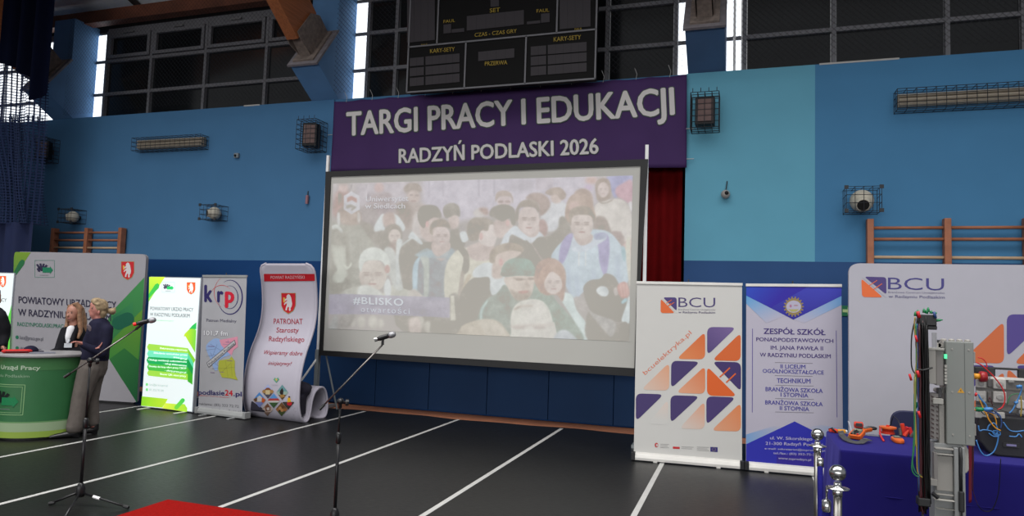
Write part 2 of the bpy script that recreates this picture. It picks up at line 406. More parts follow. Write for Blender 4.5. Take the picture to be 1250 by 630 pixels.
for i, (a, b) in enumerate(PX):
    prof = [(10.45, 5.24), (9.745, 5.68), (10.30, 6.42), (10.30, 7.30), (11.1, 7.30), (11.1, 5.24)]
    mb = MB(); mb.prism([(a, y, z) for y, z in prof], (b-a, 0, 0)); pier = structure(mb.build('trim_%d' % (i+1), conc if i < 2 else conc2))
    mb = MB(); c = Vector(((a+b)/2, 10.01, 6.035)); mb.obox(c+nb*.012, (.29, 0, 0), tb*.50, nb*.018); mb.build('bearing_plate', rust, pier)
    xc = (a+b)/2
    arch = thing('roof_arch', arch_words[i], 'roof beam', (xc, 9.9, 6.2)); arch['kind'] = 'structure'
    mb = MB(); s0 = Vector((xc, 10.01, 6.035))+nb*.24
    for sx in (-.118, .118): mb.prism([Vector((xc+sx, 0, 0))+Vector((0, q.y, q.z)) for q in (s0-nb*.20-tb*.26, s0-nb*.20+tb*.40, s0+nb*.14+tb*.40, s0+nb*.30+tb*.2, s0+nb*.30-tb*.36, s0+nb*.1-tb*.38)], (.014 if sx > 0 else -.014, 0, 0))
    mb.obox(s0-nb*.2, (.2, 0, 0), tb*.42, nb*.02); mb.obox(s0-nb*.02, (.1, 0, 0), tb*.3, nb*.18)
    mb.build('steel_shoe', mat('shoe_grey', (104, 94, 88), .7, .1, noise=.25, nscale=14), arch)
    # slightly curved arch
    mb = MB(); A = Vector((xc, 9.646, 6.283)); lo, hi = [], []
    for k in range(15):
        t = k*.9; sl = math.radians(36.8-1.3*max(0, k-1))
        if k == 0: P = A.copy()
        else: P = P+Vector((0, -math.cos(sl), math.sin(sl)))*.9
        nn = Vector((0, math.sin(sl), math.cos(sl))); lo.append(P-nn*.39); hi.append(P+nn*.39)
    vs = [q+Vector((dx, 0, 0)) for dx in (-.105, .105) for q in lo+hi]; n = len(lo); fs = []
    for k in range(n-1):
        fs += [(k, k+1, n+k+1, n+k), (2*n+k, 3*n+k, 3*n+k+1, 2*n+k+1), (k, 2*n+k, 2*n+k+1, k+1), (n+k, n+k+1, 3*n+k+1, 3*n+k)]
    fs += [(0, n, 3*n, 2*n), (n-1, 3*n-1, 4*n-1, 2*n-1)]
    mb.add(vs, fs); mb.build('timber_beam', timber, arch)

# roof: eaves beam, boards and purlins
mb = MB(); mb.box((-24, 10.50, 7.27), (12, 10.72, 7.52)); structure(mb.build('trim_4', mat('eaves_beam', (84, 46, 30), .6, noise=.3, nscale=3)))
sl = .34
mb = MB(); mb.prism([(-24, 11.4, 7.55), (-24, -5, 7.55+16.4*sl), (-24, -5, 7.65+16.4*sl), (-24, 11.4, 7.65)], (36, 0, 0)); structure(mb.build('ceiling', mat('roof_boards', (188, 190, 196), .8, noise=.15, nscale=2)))
ceil = bpy.data.objects['ceiling']
for k in range(9):
    y = 10.2-k*1.5; z = 7.55+(11.4-y)*sl; mb = MB(); mb.box((-24, y-.06, z-.16), (12, y+.06, z)); mb.build('purlin', mat('purlin_dark', (44, 36, 34), .7), ceil)
for X in (-14.9, -11.9, -10.3, -8.7, -5.2, -3.6, -2):
    mb = MB(); mb.prism([(X-.04, 11.3, 7.56), (X-.04, -5, 7.56+16.3*sl), (X-.04, -5, 7.46+16.3*sl), (X-.04, 11.3, 7.46)], (.08, 0, 0)); mb.build('rafter', mat('purlin_dark', (44, 36, 34)), ceil)

# windows: a row of dark glazing with bright clear strips beside the piers
fr = mat('window_frame', (92, 92, 96), .55, noise=.08); glass = mat('dark_glass', (18, 20, 22), .12, noise=.4, nscale=.7, spec=.6)
day = mat('daylight_pane', (240, 245, 250), .3, emit=1.6, noise=0)
def window(idx, x0, x1, mull, zs, ztop, strips, vents=None, extra=None):
    t = thing('window_%d' % idx, None, None, (x0, YG, SILL)); structure(t)
    def bar(X0, X1, Z0, Z1, d=.05): m_.box((X0, YG-d, Z0), (X1, YG+d, Z1))
    for a, b in strips:
        m_ = MB(); m_.box((a, YG-.01, 5.15), (b, YG+.01, ztop)); m_.build('bright_pane', day, t)
    m_ = MB(); L = sorted([x0]+mull+[x1])
    for X in L: bar(X-.03, X+.03, 5.15, ztop+.05)
    for s in strips:
        for z in zs: m_.box((s[0], YG-.03, z-.03), (s[1], YG+.03, z+.03))
    for z in zs: bar(x0, x1, z-.032, z+.032, .044)
    bar(x0, x1, ztop-.03, ztop+.1, .047)
    m_.build('window_frame', fr, t)
    Z = [5.15]+zs+[ztop]
    for X0, X1 in zip(L, L[1:]):
        for j, (Z0, Z1) in enumerate(zip(Z, Z[1:])):
            m_ = MB(); m_.box((X0+.04, YG+.01, Z0), (X1-.04, YG+.03, Z1)); m_.build('pane', glass, t)
            if vents and j == len(Z)-2:
                m_ = MB(); a0, a1, b0, b1 = X0+.05, X1-.05, Z0+.05, Z1-.04
                for q in ((a0, b0, a1, b0+.07), (a0, b1-.07, a1, b1), (a0, b0+.07, a0+.07, b1-.07), (a1-.07, b0+.07, a1, b1-.07)): m_.box((q[0], YG-.07, q[1]), (q[2], YG, q[3]))
                m_.build('vent_frame', fr, t, bevel=.01)
                m_ = MB(); m_.box(((X0+X1)/2-.12, YG-.1, b1+.0), ((X0+X1)/2+.12, YG-.06, b1+.035)); m_.build('vent_catch', mat('catch_metal', (110, 110, 112), .4, .5), t)
    return t
window(1, -12.66, -7.36, [-11.47, -10.10, -8.665], [5.86, 6.56], 7.15, [(-12.96, -12.7)], vents=True)
window(2, -6.47, -1.02, [-5.9, -4.6, -3.2, -2.1], [5.90, 6.58, 7.2], 7.25, [(-6.75, -6.5), (-.98, -.81)])
window(3, 0.0, 10.3, [1.235, 2.68, 3.58, 4.6, 6.0, 7.4, 8.8], [5.90], 7.25, [(-.26, -.165), (-.125, -.05)])
window(4, -20, -13.75, [-18.5, -17, -15.6], [5.80, 6.55], 7.15, [(-19.95, -18.55), (-18.45, -17.05), (-16.95, -15.65), (-15.55, -13.8)])
for o in list(bpy.data.objects['window_4'].children):
    if o.name.startswith('pane'): bpy.data.objects.remove(o)
mb = MB(); mb.box((-24, 10.88, 7.2), (12, 11.4, 7.6)); structure(mb.build('wall_upper', dk))
# light plaster line left on the ledges
mb = MB()
for a, b in ((-8.75, -8.4), (1.0, 2.0)): mb.box((a, YW-.004, SILL-.012), (b, YW+.01, SILL+.012))
structure(mb.build('trim_5', mat('bare_plaster', (150, 148, 145), .9)))

# ball safety nets stretched in front of the windows
netm = mat('net_cord', (20, 20, 24), .9)
def net(name, x0, x1, z0, z1, Y, cell, r, label, bow=0):
    mb = MB(); H = z1-z0; d = cell
    def yy(x): return Y-bow*math.sin(math.pi*min(1, max(0, (x-x0)/(x1-x0))))
    def strand(p, q):
        n = 5; pts = [(p[0]+(q[0]-p[0])*k/n, yy(p[0]+(q[0]-p[0])*k/n), p[1]+(q[1]-p[1])*k/n) for k in range(n+1)]
        vs = []
        for a in pts: vs += [(a[0], a[1], a[2]-r), (a[0]+r, a[1]-r, a[2]+r), (a[0]-r, a[1]+r, a[2]+r)]
        fs = []
        for k in range(n):
            for j in range(3): fs.append((3*k+j, 3*k+(j+1) % 3, 3*k+3+(j+1) % 3, 3*k+3+j))
        mb.add(vs, fs)
    x = x0-H
    while x < x1:
        for sgn in (1, -1):
            p, q = ((x, z0), (x+H, z1)) if sgn > 0 else ((x+H, z0), (x, z1))
            def clip(p, q):
                (ax, az), (bx, bz) = p, q; t0, t1 = 0, 1
                dx = bx-ax
                ta, tb_ = (x0-ax)/dx, (x1-ax)/dx
                lo, hi = min(ta, tb_), max(ta, tb_); t0 = max(t0, lo); t1 = min(t1, hi)
                return None if t1-t0 < .01 else ((ax+dx*t0, az+(bz-az)*t0), (ax+dx*t1, az+(bz-az)*t1))
            c = clip(p, q)
            if c: strand(*c)
        x += d
    return mb.top(name, netm, label, 'net')
net('safety_net', -12.97, -7.33, SILL, 7.3, 10.2, .085, .0022, 'dark safety net stretched before the left-hand windows', .1)
net('safety_net', -6.74, -5.56, SILL+.03, 7.3, 10.22, .085, .0022, 'dark safety net between the corbelled pier and the scoreboard', .04)
net('safety_net', -2.02, -0.83, SILL+.03, 7.3, 10.22, .085, .0022, 'dark safety net between the scoreboard and the right-hand pier', .04)
net('safety_net', -0.24, 6.0, SILL, 7.3, 10.2, .085, .0022, 'dark safety net stretched before the windows right of the banner', .1)

# ------------------------------------------------------------------ gathered divider net at the left edge
def net_mat():
    mt = bpy.data.materials.new('divider_net_mesh'); mt.use_nodes = True; nt = mt.node_tree; b = nt.nodes['Principled BSDF']
    b.inputs['Base Color'].default_value = (*alb((9, 25, 56)), 1); b.inputs['Roughness'].default_value = .9
    a = nt.nodes.new('ShaderNodeAttribute'); a.attribute_name = 'cell'
    sp = nt.nodes.new('ShaderNodeSeparateXYZ'); nt.links.new(a.outputs['Vector'], sp.inputs[0])
    def tri(sock):
        f = nt.nodes.new('ShaderNodeMath'); f.operation = 'FRACT'; nt.links.new(sock, f.inputs[0])
        g = nt.nodes.new('ShaderNodeMath'); g.operation = 'GREATER_THAN'; g.inputs[1].default_value = .31; nt.links.new(f.outputs[0], g.inputs[0]); return g
    g1, g2 = tri(sp.outputs[0]), tri(sp.outputs[1]); mu = nt.nodes.new('ShaderNodeMath'); mu.operation = 'MULTIPLY'
    nt.links.new(g1.outputs[0], mu.inputs[0]); nt.links.new(g2.outputs[0], mu.inputs[1])
    iv = nt.nodes.new('ShaderNodeMath'); iv.operation = 'SUBTRACT'; iv.inputs[0].default_value = 1; nt.links.new(mu.outputs[0], iv.inputs[1])
    nt.links.new(iv.outputs[0], b.inputs['Alpha']); return mt
dn = thing('divider_net', 'dark blue gathered divider net hanging at the left edge of the hall', 'net', (-14.2, 9.3, 7.2))
NM = net_mat()
def sheet(Y, x0, x1a, x1b, amp, ph, z0=2.95, z1=8.3):
    mb = MB(); nu, nv = 90, 24; Wd = 5.5
    def fn(u, v):
        z = z0+(z1-z0)*v; xe = x1b+(x1a-x1b)*v
        return (x0+(xe-x0)*u, Y+amp*math.sin(u*38+ph+.6*math.sin(v*5))+.05*math.sin(u*90), z)
    mb.grid(fn, nu, nv); o = mb.build('net_mesh', NM, dn, smooth=True)
    at = o.data.attributes.new('cell', 'FLOAT_VECTOR', 'POINT')
    at.data.foreach_set('vector', np.array([(i/nu*Wd/.055, (z1-z0)*j/nv/.055, 0) for j in range(nv+1) for i in range(nu+1)], dtype=np.float32).ravel())
xe_t, xe_b = on_y(55, 20, 9.3).x, on_y(43, 290, 9.3).x
sheet(9.3, -17.5, xe_t, xe_b, .10, 0); sheet(9.42, -17.5, xe_t-.2, xe_b-.02, .12, 2.0, z1=5.05); sheet(9.2, -17.5, xe_t-.3, xe_b-.05, .1, 4, z1=4.9) 
mb = MB(); mb.grid(lambda u, v: (-17.5+(xe_b+.02+17.5)*u, 9.3+.09*math.sin(u*55)+.03*math.sin(u*120+2), .03+2.95*v), 260, 4)
mb.build('solid_skirt', mat('skirt_blue', (12, 24, 58), .8), dn, smooth=True)
# gathered top of the net hanging in folds from the rail
_bot = [on_y(x_, y_, 9.1) for x_, y_ in ((-140, 60), (0, 76), (22, 84), (34, 94), (37, 112), (46, 126), (54.5, 112))]
def fold(u, v):
    X = _bot[0].x+(_bot[-1].x-_bot[0].x)*u; zb_ = float(np.interp(X, [p_.x for p_ in _bot], [p_.z for p_ in _bot]))
    return (X, 9.1+.12*math.sin(X*14)+.04*math.sin(X*33), zb_+(8.1-zb_)*v)
mb = MB(); mb.grid(fold, 200, 6)
mb.build('gathered_fold', mat('net_fold', (6, 9, 24), .95, spec=.05), dn, smooth=True)
mb = MB(); mb.tube([(-17.5, 9.1, 8.0), (-12.9, 9.1, 7.55)], .03); mb.build('rail', steel, dn)

# ------------------------------------------------------------------ purple banner over the opening
pb = thing('event_banner', 'wide purple banner with large grey event title hung above the projection screen', 'banner', (-3.8, 10.33, 3.9))
pur = mat('banner_purple', (54, 36, 74), .7, spec=.15, noise=.08, nscale=1.5)
BP = Plane((0, 10.33, 0), (1, 0, 0))
tl, tr, br, bl = [BP.uv(*p) for p in ((408, 124), (838.5, 90.5), (838, 204.5), (403.5, 209))]
def lerp2(u, v):
    a = (tl[0]*(1-u)+tr[0]*u, tl[1]*(1-u)+tr[1]*u); b = (bl[0]*(1-u)+br[0]*u, bl[1]*(1-u)+br[1]*u); return (b[0]*(1-v)+a[0]*v, b[1]*(1-v)+a[1]*v)
mb = MB()
def bf(u, v):
    x, z = lerp2(u, v); z -= .018*abs(math.sin(u*math.pi*11))*v**3
    return (x, 10.33+.0025*math.sin(u*19+v*3)+.0015*math.sin(u*47-v*9), z)
mb.grid(bf, 140, 20); mb.build('cloth', pur, pb, smooth=True, solid=.002)
BP2 = Plane((0, 10.3245, 0), (1, 0, 0)); art = Art(BP2, pb, K=.58)
for body, p0, p1, cap, bo in (('TARGI PRACY I EDUKACJI', (423, 165.5), (824, 139.5), 27.5, .030), ('RADZYŃ PODLASKI 2026', (487, 199), (731, 187.3), 16.5, .028)):
    a = V(0, 0, 1)
    w_ = 1.15 if cap > 20 else .8
    for k in range(8):
        q = math.pi*k/4; art.base = .001+k*.0005; art.text('title_outline', body, (p0[0]+w_*math.cos(q), p0[1]+w_*math.sin(q)), (p1[0]+w_*math.cos(q), p1[1]+w_*math.sin(q)), cap, (52, 62, 56), bo, layer=1)
    art.text('title_lettering', body, p0, p1, cap, (166, 163, 162), bo, layer=8)
    art.base = .001
art.done()
mb = MB()
for k in range(12):
    u = (k+.5)/12; x, z = lerp2(u, 1); mb.tube([(x, 10.32, z-.03), (x+.02, 10.3, z+.05), (x-.015, 10.27, z+.14)], .004, 5)
for x, z, dx in ((tl[0], 4.6, -.12), (tr[0], 4.4, .1), (br[0], 3.95, .1)): mb.tube([(x, 10.32, z), (x+dx, 10.37, z+.01)], .006, 5)
mb.each('tie_cord', mat('cord_pale', (150, 150, 150), .8), pb)

# ------------------------------------------------------------------ scoreboard
sb = thing('scoreboard', 'black electronic scoreboard with yellow lettering above the purple banner', 'scoreboard', (-3.8, 10.25, 5.3))
SY = 9.86; kx = SY/YW
SBP = Plane((0, SY-.004, 0), (1, 0, 0))
blk = mat('score_black', (9, 9, 10), .6, noise=.1, K=1.0, spec=.15); alu = mat('score_alu', (84, 84, 88), .5, .3)
v7 = V(490, 0, 5)
def sx(x, y): return on_y(*v7((x, y))[0], SY-.005)
mb = MB(); A, B = sx(33, 565), sx(1182, 478); z0 = min(A.z, B.z)
C1, D1 = sx(30, 292), sx(1170, 180)
zm = (C1.z+D1.z)/2; x0, x1 = A.x, B.x
mb.box((x0, SY, z0), (x1, SY+.14, zm)); mb.box((x0, SY, zm), (x1, SY+.14, 7.35)); mb.build('case', blk, sb, bevel=.01)
mb = MB(); r = .012
def edge_bar(p, q): mb.obox(((p+q)/2), (q-p)/2, Vector((0, .01, 0)), Vector((q-p)).normalized().cross(Vector((0, 1, 0)))*r)
xa, xb = sx(395, 265).x, sx(763, 225).x; xc, xd = sx(218, 270).x, sx(948, 200).x
Yb = SY-.008
for p, q in (((x0, z0), (x1, z0)), ((x0, zm), (x1, zm)), ((x0, z0), (x0, 7.35)), ((x1, z0), (x1, 7.35)), ((xa, z0), (xa, zm)), ((xb, z0), (xb, zm)), ((xc, zm), (xc, 7.35)), ((xd, zm), (xd, 7.35))):
    edge_bar(Vector((p[0], Yb, p[1])), Vector((q[0], Yb, q[1])))
mb.each('edge_profile', alu, sb)
art = Art(SBP, sb, K=.62, base=.006)
gr = (40, 37, 41)
def disp(x0, y0, x1, y1, dy, cuts=0, nm='digit_window'):   # digit windows; dy: rise to the right
    P = v7((x0, y0), (x1, y0-dy), (x1, y1-dy), (x0, y1)); art.poly(nm, P, gr, layer=1)
    for k in range(cuts):
        t = (k+1)/(cuts+1); a = np.array(P[0])*(1-t)+np.array(P[1])*t; b = np.array(P[3])*(1-t)+np.array(P[2])*t; art.line(nm, tuple(a), tuple(b), .35, (24, 24, 26), layer=2)
for k in range(3):
    disp(52, 356+61*k, 138, 406+61*k, 8, 1); disp(148, 346+61*k, 356, 398+61*k, 19, 4)
    disp(790, 286+62*k, 884, 340+62*k, 8, 1); disp(894, 276+63*k, 1131, 332+62*k, 19, 4)
disp(470, 318, 690, 374, 22, 3); disp(400, 100, 748, 188, 38, 5); disp(258, 152, 304, 206, 5); disp(308, 180, 384, 202, 8); disp(767, 133, 848, 150, 8); disp(853, 85, 906, 140, 5)
disp(545, 0, 596, 44, 5); disp(36, -80, 205, 262, 18, 3); disp(967, -80, 1155, 180, 18, 3)
ye = (120, 102, 34)
for body, x0_, y0_, x1_, y1_, cap in (('SET', 540, 78, 603, 71, 24), ('FAUL', 258, 142, 328, 134, 18), ('FAUL', 826, 78, 903, 72, 20), ('CZAS - CZAS GRY', 448, 226, 705, 200, 22), ('KARY-SETY', 176, 325, 327, 312, 24), ('KARY-SETY', 930, 255, 1097, 240, 26), ('PRZERWA', 510, 402, 647, 393, 24), ('FAUL', 122, 281, 163, 278, 11), ('FAUL', 1058, 187, 1105, 182, 13)):
    art.text('yellow_lettering', body, v7((x0_, y0_))[0], v7((x1_, y1_))[0], cap/5, ye, .012, layer=1)
art.done()
mb = MB()
for X in (x0+.5, x1-.5): mb.box((X-.03, SY+.14, 6.9), (X+.03, YG-.05, 6.96)); mb.box((X-.03, SY+.14, 5.6), (X+.03, YG-.05, 5.66))
mb.each('wall_bracket', steel, sb)

# ------------------------------------------------------------------ projection screen
scr = thing('projection_screen', 'large framed projection screen showing a crowd of young people', 'projection screen', (-3.8, 9.5, 0))
PY = 9.5; SP = Plane((0, PY, 0), (1, 0, 0))
frm = mat('screen_frame_black', (20, 20, 21), .6); canv = mat('screen_canvas', (174, 173, 168), .9, K=.8, spec=.1, noise=.015, nscale=1)
oc = [(398.3, 209.8), (791, 194.5), (773.5+.8, 459.5), (390.2, 433.8)]; ic = [(404.5, 216), (782, 202.8), (768.5+6, 449.5), (394.6, 427.8)]
O = [SP.uv(*p) for p in oc]; I = [SP.uv(*p) for p in ic]
xl, xr = (O[0][0]+O[3][0])/2, (O[1][0]+O[2][0])/2
mb = MB(); of = [Vector((u, PY-.02, v)) for u, v in O]; inn = [Vector((u, PY-.02, v)) for u, v in I]
for k in range(4):
    a, b, c, d = of[k], of[(k+1) % 4], inn[(k+1) % 4], inn[k]; mb.prism([a, b, c, d], (0, .045, 0))
mb.build('black_border', frm, scr)
mb = MB(); mb.prism([Vector((u, PY, v)) for u, v in I], (0, .006, 0)); mb.build('canvas', canv, scr)
polem = mat('pole_white', (190, 190, 190), .4); galv = mat('leg_grey', (120, 126, 128), .4, .3)
mb = MB(); 
P1, P2 = on_y(401, 190, PY+.06), on_y(790, 177, PY+.06)
for P, q in ((P1, O[0]), (P2, O[1])): mb = MB(); mb.box((P.x-.022, PY+.04, .12), (P.x+.022, PY+.08, P.z)); mb.build('upright_pole', polem, scr)
for sgn, X in ((-1, P1.x), (1, P2.x)):
    mb = MB(); X2 = X-.10*sgn*0
    mb.box((X-.03, PY+.02, 0), (X+.03, PY+.09, .95)); mb.obox((X, PY, .02), (.04, 0, 0), (0, .6, 0), (0, 0, .02))
    mb.build('leg', galv, scr)
    mb = MB(); mb.tube([(X-.0, PY+.05, .82), (X-.22 if sgn < 0 else X+.22, PY-.25, .28), (X-.30 if sgn < 0 else X+.3, PY-.33, .02)], .017, 8); mb.build('brace', polem, scr)
    if sgn < 0: mb = MB(); mb.tube([(X+.16 if sgn < 0 else X-.16, PY+.04, .86), (X+.3 if sgn < 0 else X-.3, PY+.2, .02)], .014, 8); mb.build('brace', galv, scr)

# ------------------------------------------------------------------ the projected picture (a crowd), painted as a field of colours
X0p, Y0p, X1p, Y1p, SS = 396, 206, 780, 424, 3
IMG = np.zeros(((Y1p-Y0p)*SS, (X1p-X0p)*SS, 3)); IMG[:] = (184, 180, 176)
def blur(a, r):
    r = int(round(r))
    if r < 1: return a
    for _ in range(2):
        for ax in (0, 1):
            p = [(0, 0), (0, 0)]; p[ax] = (r+1, r); c = np.cumsum(np.pad(a, p, mode='edge'), axis=ax)
            a = (c[2*r+1:, :]-c[:-2*r-1, :])/(2*r+1) if ax == 0 else (c[:, 2*r+1:]-c[:, :-2*r-1])/(2*r+1)
    return a
_rs = np.random.RandomState(11)
TEX = np.zeros(IMG.shape[:2])
for _r_, _a_ in ((2, 9), (5, 16), (12, 26)):
    q_ = blur(_rs.normal(0, 1, IMG.shape[:2]), _r_); TEX += q_/q_.std()*_a_/9
TEXH = blur(_rs.normal(0, 1, IMG.shape[:2]), 1); TEXH /= TEXH.std()
_pn = [0]
def paint(pts, rgb, soft=.5, op=1.0, smooth=True):
    if smooth: pts = smooth_closed(pts, 5)
    P = (np.array(pts)-(X0p, Y0p))*SS; pad_ = int(soft*SS*2+3)
    x0, y0 = np.floor(P.min(0)).astype(int)-pad_; x1, y1 = np.ceil(P.max(0)).astype(int)+pad_
    x0, y0 = max(0, x0), max(0, y0); x1, y1 = min(IMG.shape[1], x1), min(IMG.shape[0], y1)
    if x1-x0 < 2 or y1-y0 < 2: return
    gx = np.arange(x0, x1)[None, :]+.5; gy = np.arange(y0, y1)[:, None]+.5; ins = np.zeros((y1-y0, x1-x0), bool)
    n = len(P)
    for i in range(n):
        (ax, ay), (bx, by) = P[i], P[(i+1) % n]
        if ay == by: continue
        ins ^= ((ay > gy) != (by > gy)) & (gx < (bx-ax)*(gy-ay)/(by-ay)+ax)
    mk = blur(ins.astype(float), soft*SS)[..., None]*op
    _pn[0] = (_pn[0]*7+131) % 997; sh = (_pn[0]*13) % 200
    tx_ = np.roll(TEX, sh, 1)[y0:y1, x0:x1, None]*1.1+np.roll(TEXH, sh, 0)[y0:y1, x0:x1, None]*.8
    lum = (1-np.linspace(0, 1, y1-y0)[:, None, None]*1.0)*5-2.5      # tones vary inside each printed shape as in a photograph
    IMG[y0:y1, x0:x1] = IMG[y0:y1, x0:x1]*(1-mk)+(np.array(rgb, float)+tx_+lum)*mk
def ov(v, x, y, rx, ry, rgb, soft=.5, op=1, a=0):
    c, s_ = math.cos(math.radians(a)), math.sin(math.radians(a))
    paint(v(*[(x+rx*math.cos(t)*c-ry*math.sin(t)*s_, y+rx*math.cos(t)*s_+ry*math.sin(t)*c) for t in [2*math.pi*k/14 for k in range(14)]]), rgb, soft, op, False)
def pg(v, pts, rgb, soft=.5, op=1, smooth=True): paint(v(*pts), rgb, soft, op, smooth)
A_, B_, C_, D_, E_, F_ = V(400, 205, 5.73), V(500, 205, 5.725), V(640, 195, 5.727), V(400, 300, 5.246), V(500, 300, 5.25), V(640, 300, 4.847)
DK = (168, 164, 157); DK2 = (174, 170, 163); HR = (177, 171, 163); SK = (207, 198, 194); SK2 = (201, 191, 186); WH = (209, 213, 213); LB = (196, 206, 212); LIL = (203, 199, 205)
def face(v, x, y, rx, ry, tone=SK, dark=(176, 166, 160), a=0, look=0, op=.6):
    ov(v, x, y, rx, ry, tone, .8, 1, a)
    ov(v, x-look*rx*.2, y-ry*.05, rx*.75, ry*.10, dark, 1.2, op*.55)
    for s_ in (-1, 1): ov(v, x+s_*rx*.42+look*rx*.15, y-ry*.03, rx*.2, ry*.07, dark, .5, op)
    for s_ in (-1, 1): ov(v, x+s_*rx*.42+look*rx*.15, y-ry*.17, rx*.26, ry*.05, dark, .4, op)
    ov(v, x+look*rx*.2, y+ry*.28, rx*.16, ry*.07, dark, .5, op*.6); ov(v, x+look*rx*.15, y+ry*.52, rx*.32, ry*.055, (184, 160, 156), .4, op)
    ov(v, x-rx*.75, y+ry*.3, rx*.2, ry*.5, dark, 1.4, op*.35)
# backdrop
pg(B_, [(-600, -60), (1700, -60), (1700, 330), (-600, 330)], (190, 185, 184), 3, 1, False)
pg(B_, [(90, 60), (1300, 40), (1300, 250), (700, 300), (330, 380), (90, 280)], LIL, 3, 1, False)
for x in (228, 478, 585, 130): pg(B_, [(x, 70), (x+12, 70), (x+12, 200), (x, 200)], (190, 186, 192), .8, .8, False)
pg(B_, [(700, 90), (860, 85), (860, 160), (700, 160)], (194, 190, 194), 2, .8, False)
pg(C_, [(80, 120), (200, 120), (200, 210), (80, 210)], (196, 190, 194), 1, .8, False)
# upper left group
pg(A_, [(45, 110), (60, 110), (60, 190), (45, 250)], (212, 208, 208), 1, .8, False)
pg(A_, [(60, 170), (130, 150), (150, 200), (120, 330), (40, 330), (45, 230)], (186, 168, 163), 2)
ov(A_, 110, 140, 34, 36, (206, 192, 188), 1.5); ov(A_, 105, 112, 36, 12, (190, 182, 178), 1.5)
pg(A_, [(205, 110), (560, 90), (560, 300), (205, 260)], (200, 195, 199), 3, .8, False)
ov(A_, 360, 140, 34, 38, (202, 186, 183), 1.5); pg(A_, [(300, 200), (340, 175), (420, 170), (450, 210), (450, 330), (250, 330)], (186, 178, 178), 2)
ov(A_, 590, 150, 60, 40, (180, 172, 166), 1.2); ov(A_, 600, 205, 48, 48, SK2, 1.2); ov(A_, 585, 190, 12, 5, (170, 160, 156), .6); ov(A_, 625, 192, 12, 5, (170, 160, 156), .6); ov(A_, 600, 232, 20, 5, (176, 160, 156), .6)
pg(A_, [(540, 160), (600, 150), (655, 165), (650, 130), (620, 108), (570, 110), (545, 130)], (178, 170, 163), .8)
pg(A_, [(470, 300), (540, 250), (660, 250), (700, 300), (690, 420), (480, 420)], (192, 184, 179), 2)
pg(A_, [(220, 300), (330, 260), (350, 330), (320, 440), (240, 430)], (180, 174, 172), 2)
pg(A_, [(470, 260), (560, 240), (590, 330), (560, 420), (520, 380)], (176, 168, 162), 2)
# big man seen from behind at the left
pg(A_, [(20, 420), (90, 395), (200, 390), (270, 430), (320, 500), (335, 900), (10, 900)], (180, 179, 171), 1.5)
for k in range(6): pg(A_, [(150+22*k, 430), (156+22*k, 430), (170+24*k, 700), (160+24*k, 700)], (186, 186, 180), 1, .6, False)
ov(A_, 150, 325, 78, 68, HR, 1.2); pg(A_, [(85, 300), (215, 300), (225, 390), (95, 390)], (186, 176, 168), 1.5)
pg(A_, [(66, 320), (84, 318), (84, 400), (70, 395)], (206, 206, 204), .6); pg(A_, [(210, 310), (228, 330), (226, 385), (208, 370)], (202, 198, 194), .8)
pg(A_, [(30, 405), (70, 398), (105, 440), (100, 470), (70, 430), (35, 430)], (202, 204, 200), .7)
pg(A_, [(35, 460), (90, 450), (140, 500), (150, 900), (30, 900)], (174, 172, 164), 2)
# woman in a white shawl and woman in front of her
pg(A_, [(322, 445), (335, 390), (380, 322), (400, 340), (392, 400), (402, 435)], WH, .7)
pg(A_, [(460, 322), (500, 345), (540, 410), (530, 442), (505, 430), (470, 380)], WH, .7)
pg(A_, [(385, 340), (430, 310), (470, 330), (465, 400), (400, 410)], (196, 184, 178), 1.2)
pg(A_, [(225, 380), (310, 400), (330, 450), (390, 440), (380, 560), (300, 500)], DK2, 1.5)
pg(A_, [(385, 620), (395, 450), (430, 400), (490, 400), (520, 450), (515, 560), (540, 640)], DK, 1)
face(A_, 468, 480, 44, 54, (205, 198, 192), look=.3); pg(A_, [(425, 470), (440, 430), (500, 425), (512, 450), (505, 420), (470, 400), (430, 415)], HR, .7)
pg(A_, [(430, 530), (500, 530), (490, 640), (450, 640)], (176, 166, 160), 1.2)
# dark-haired man in profile, white collar, black coat
pg(A_, [(600, 350), (640, 300), (680, 330), (690, 480), (600, 470)], (203, 198, 195), 1)
pg(A_, [(480, 1100), (490, 620), (520, 540), (590, 480), (680, 520), (760, 560), (780, 1100)], DK, .8)
pg(A_, [(570, 470), (590, 445), (620, 470), (665, 525), (650, 535), (600, 500), (565, 492)], WH, .5)
pg(A_, [(470, 650), (482, 600), (500, 550), (580, 488), (590, 495), (510, 560), (490, 640)], (205, 208, 206), .5)
pg(B_, [(80, 370), (170, 340), (220, 380), (220, 480), (150, 520), (80, 470)], SK2, 1)
pg(B_, [(55, 330), (75, 275), (130, 258), (190, 270), (222, 320), (215, 350), (170, 345), (130, 370), (100, 420), (70, 390)], DK, .7)
ov(B_, 122, 392, 12, 22, (206, 184, 180), .5)
# man behind with dark hair
pg(B_, [(285, 440), (350, 430), (390, 480), (370, 560), (290, 560)], DK, 1)
ov(B_, 308, 370, 40, 58, SK2, 1); pg(B_, [(232, 300), (250, 260), (300, 244), (345, 270), (352, 340), (320, 330), (280, 345), (250, 350)], DK2, .8)
ov(B_, 370, 430, 24, 32, (184, 180, 178), 1); pg(B_, [(350, 455), (390, 445), (410, 500), (370, 520)], WH, .8)
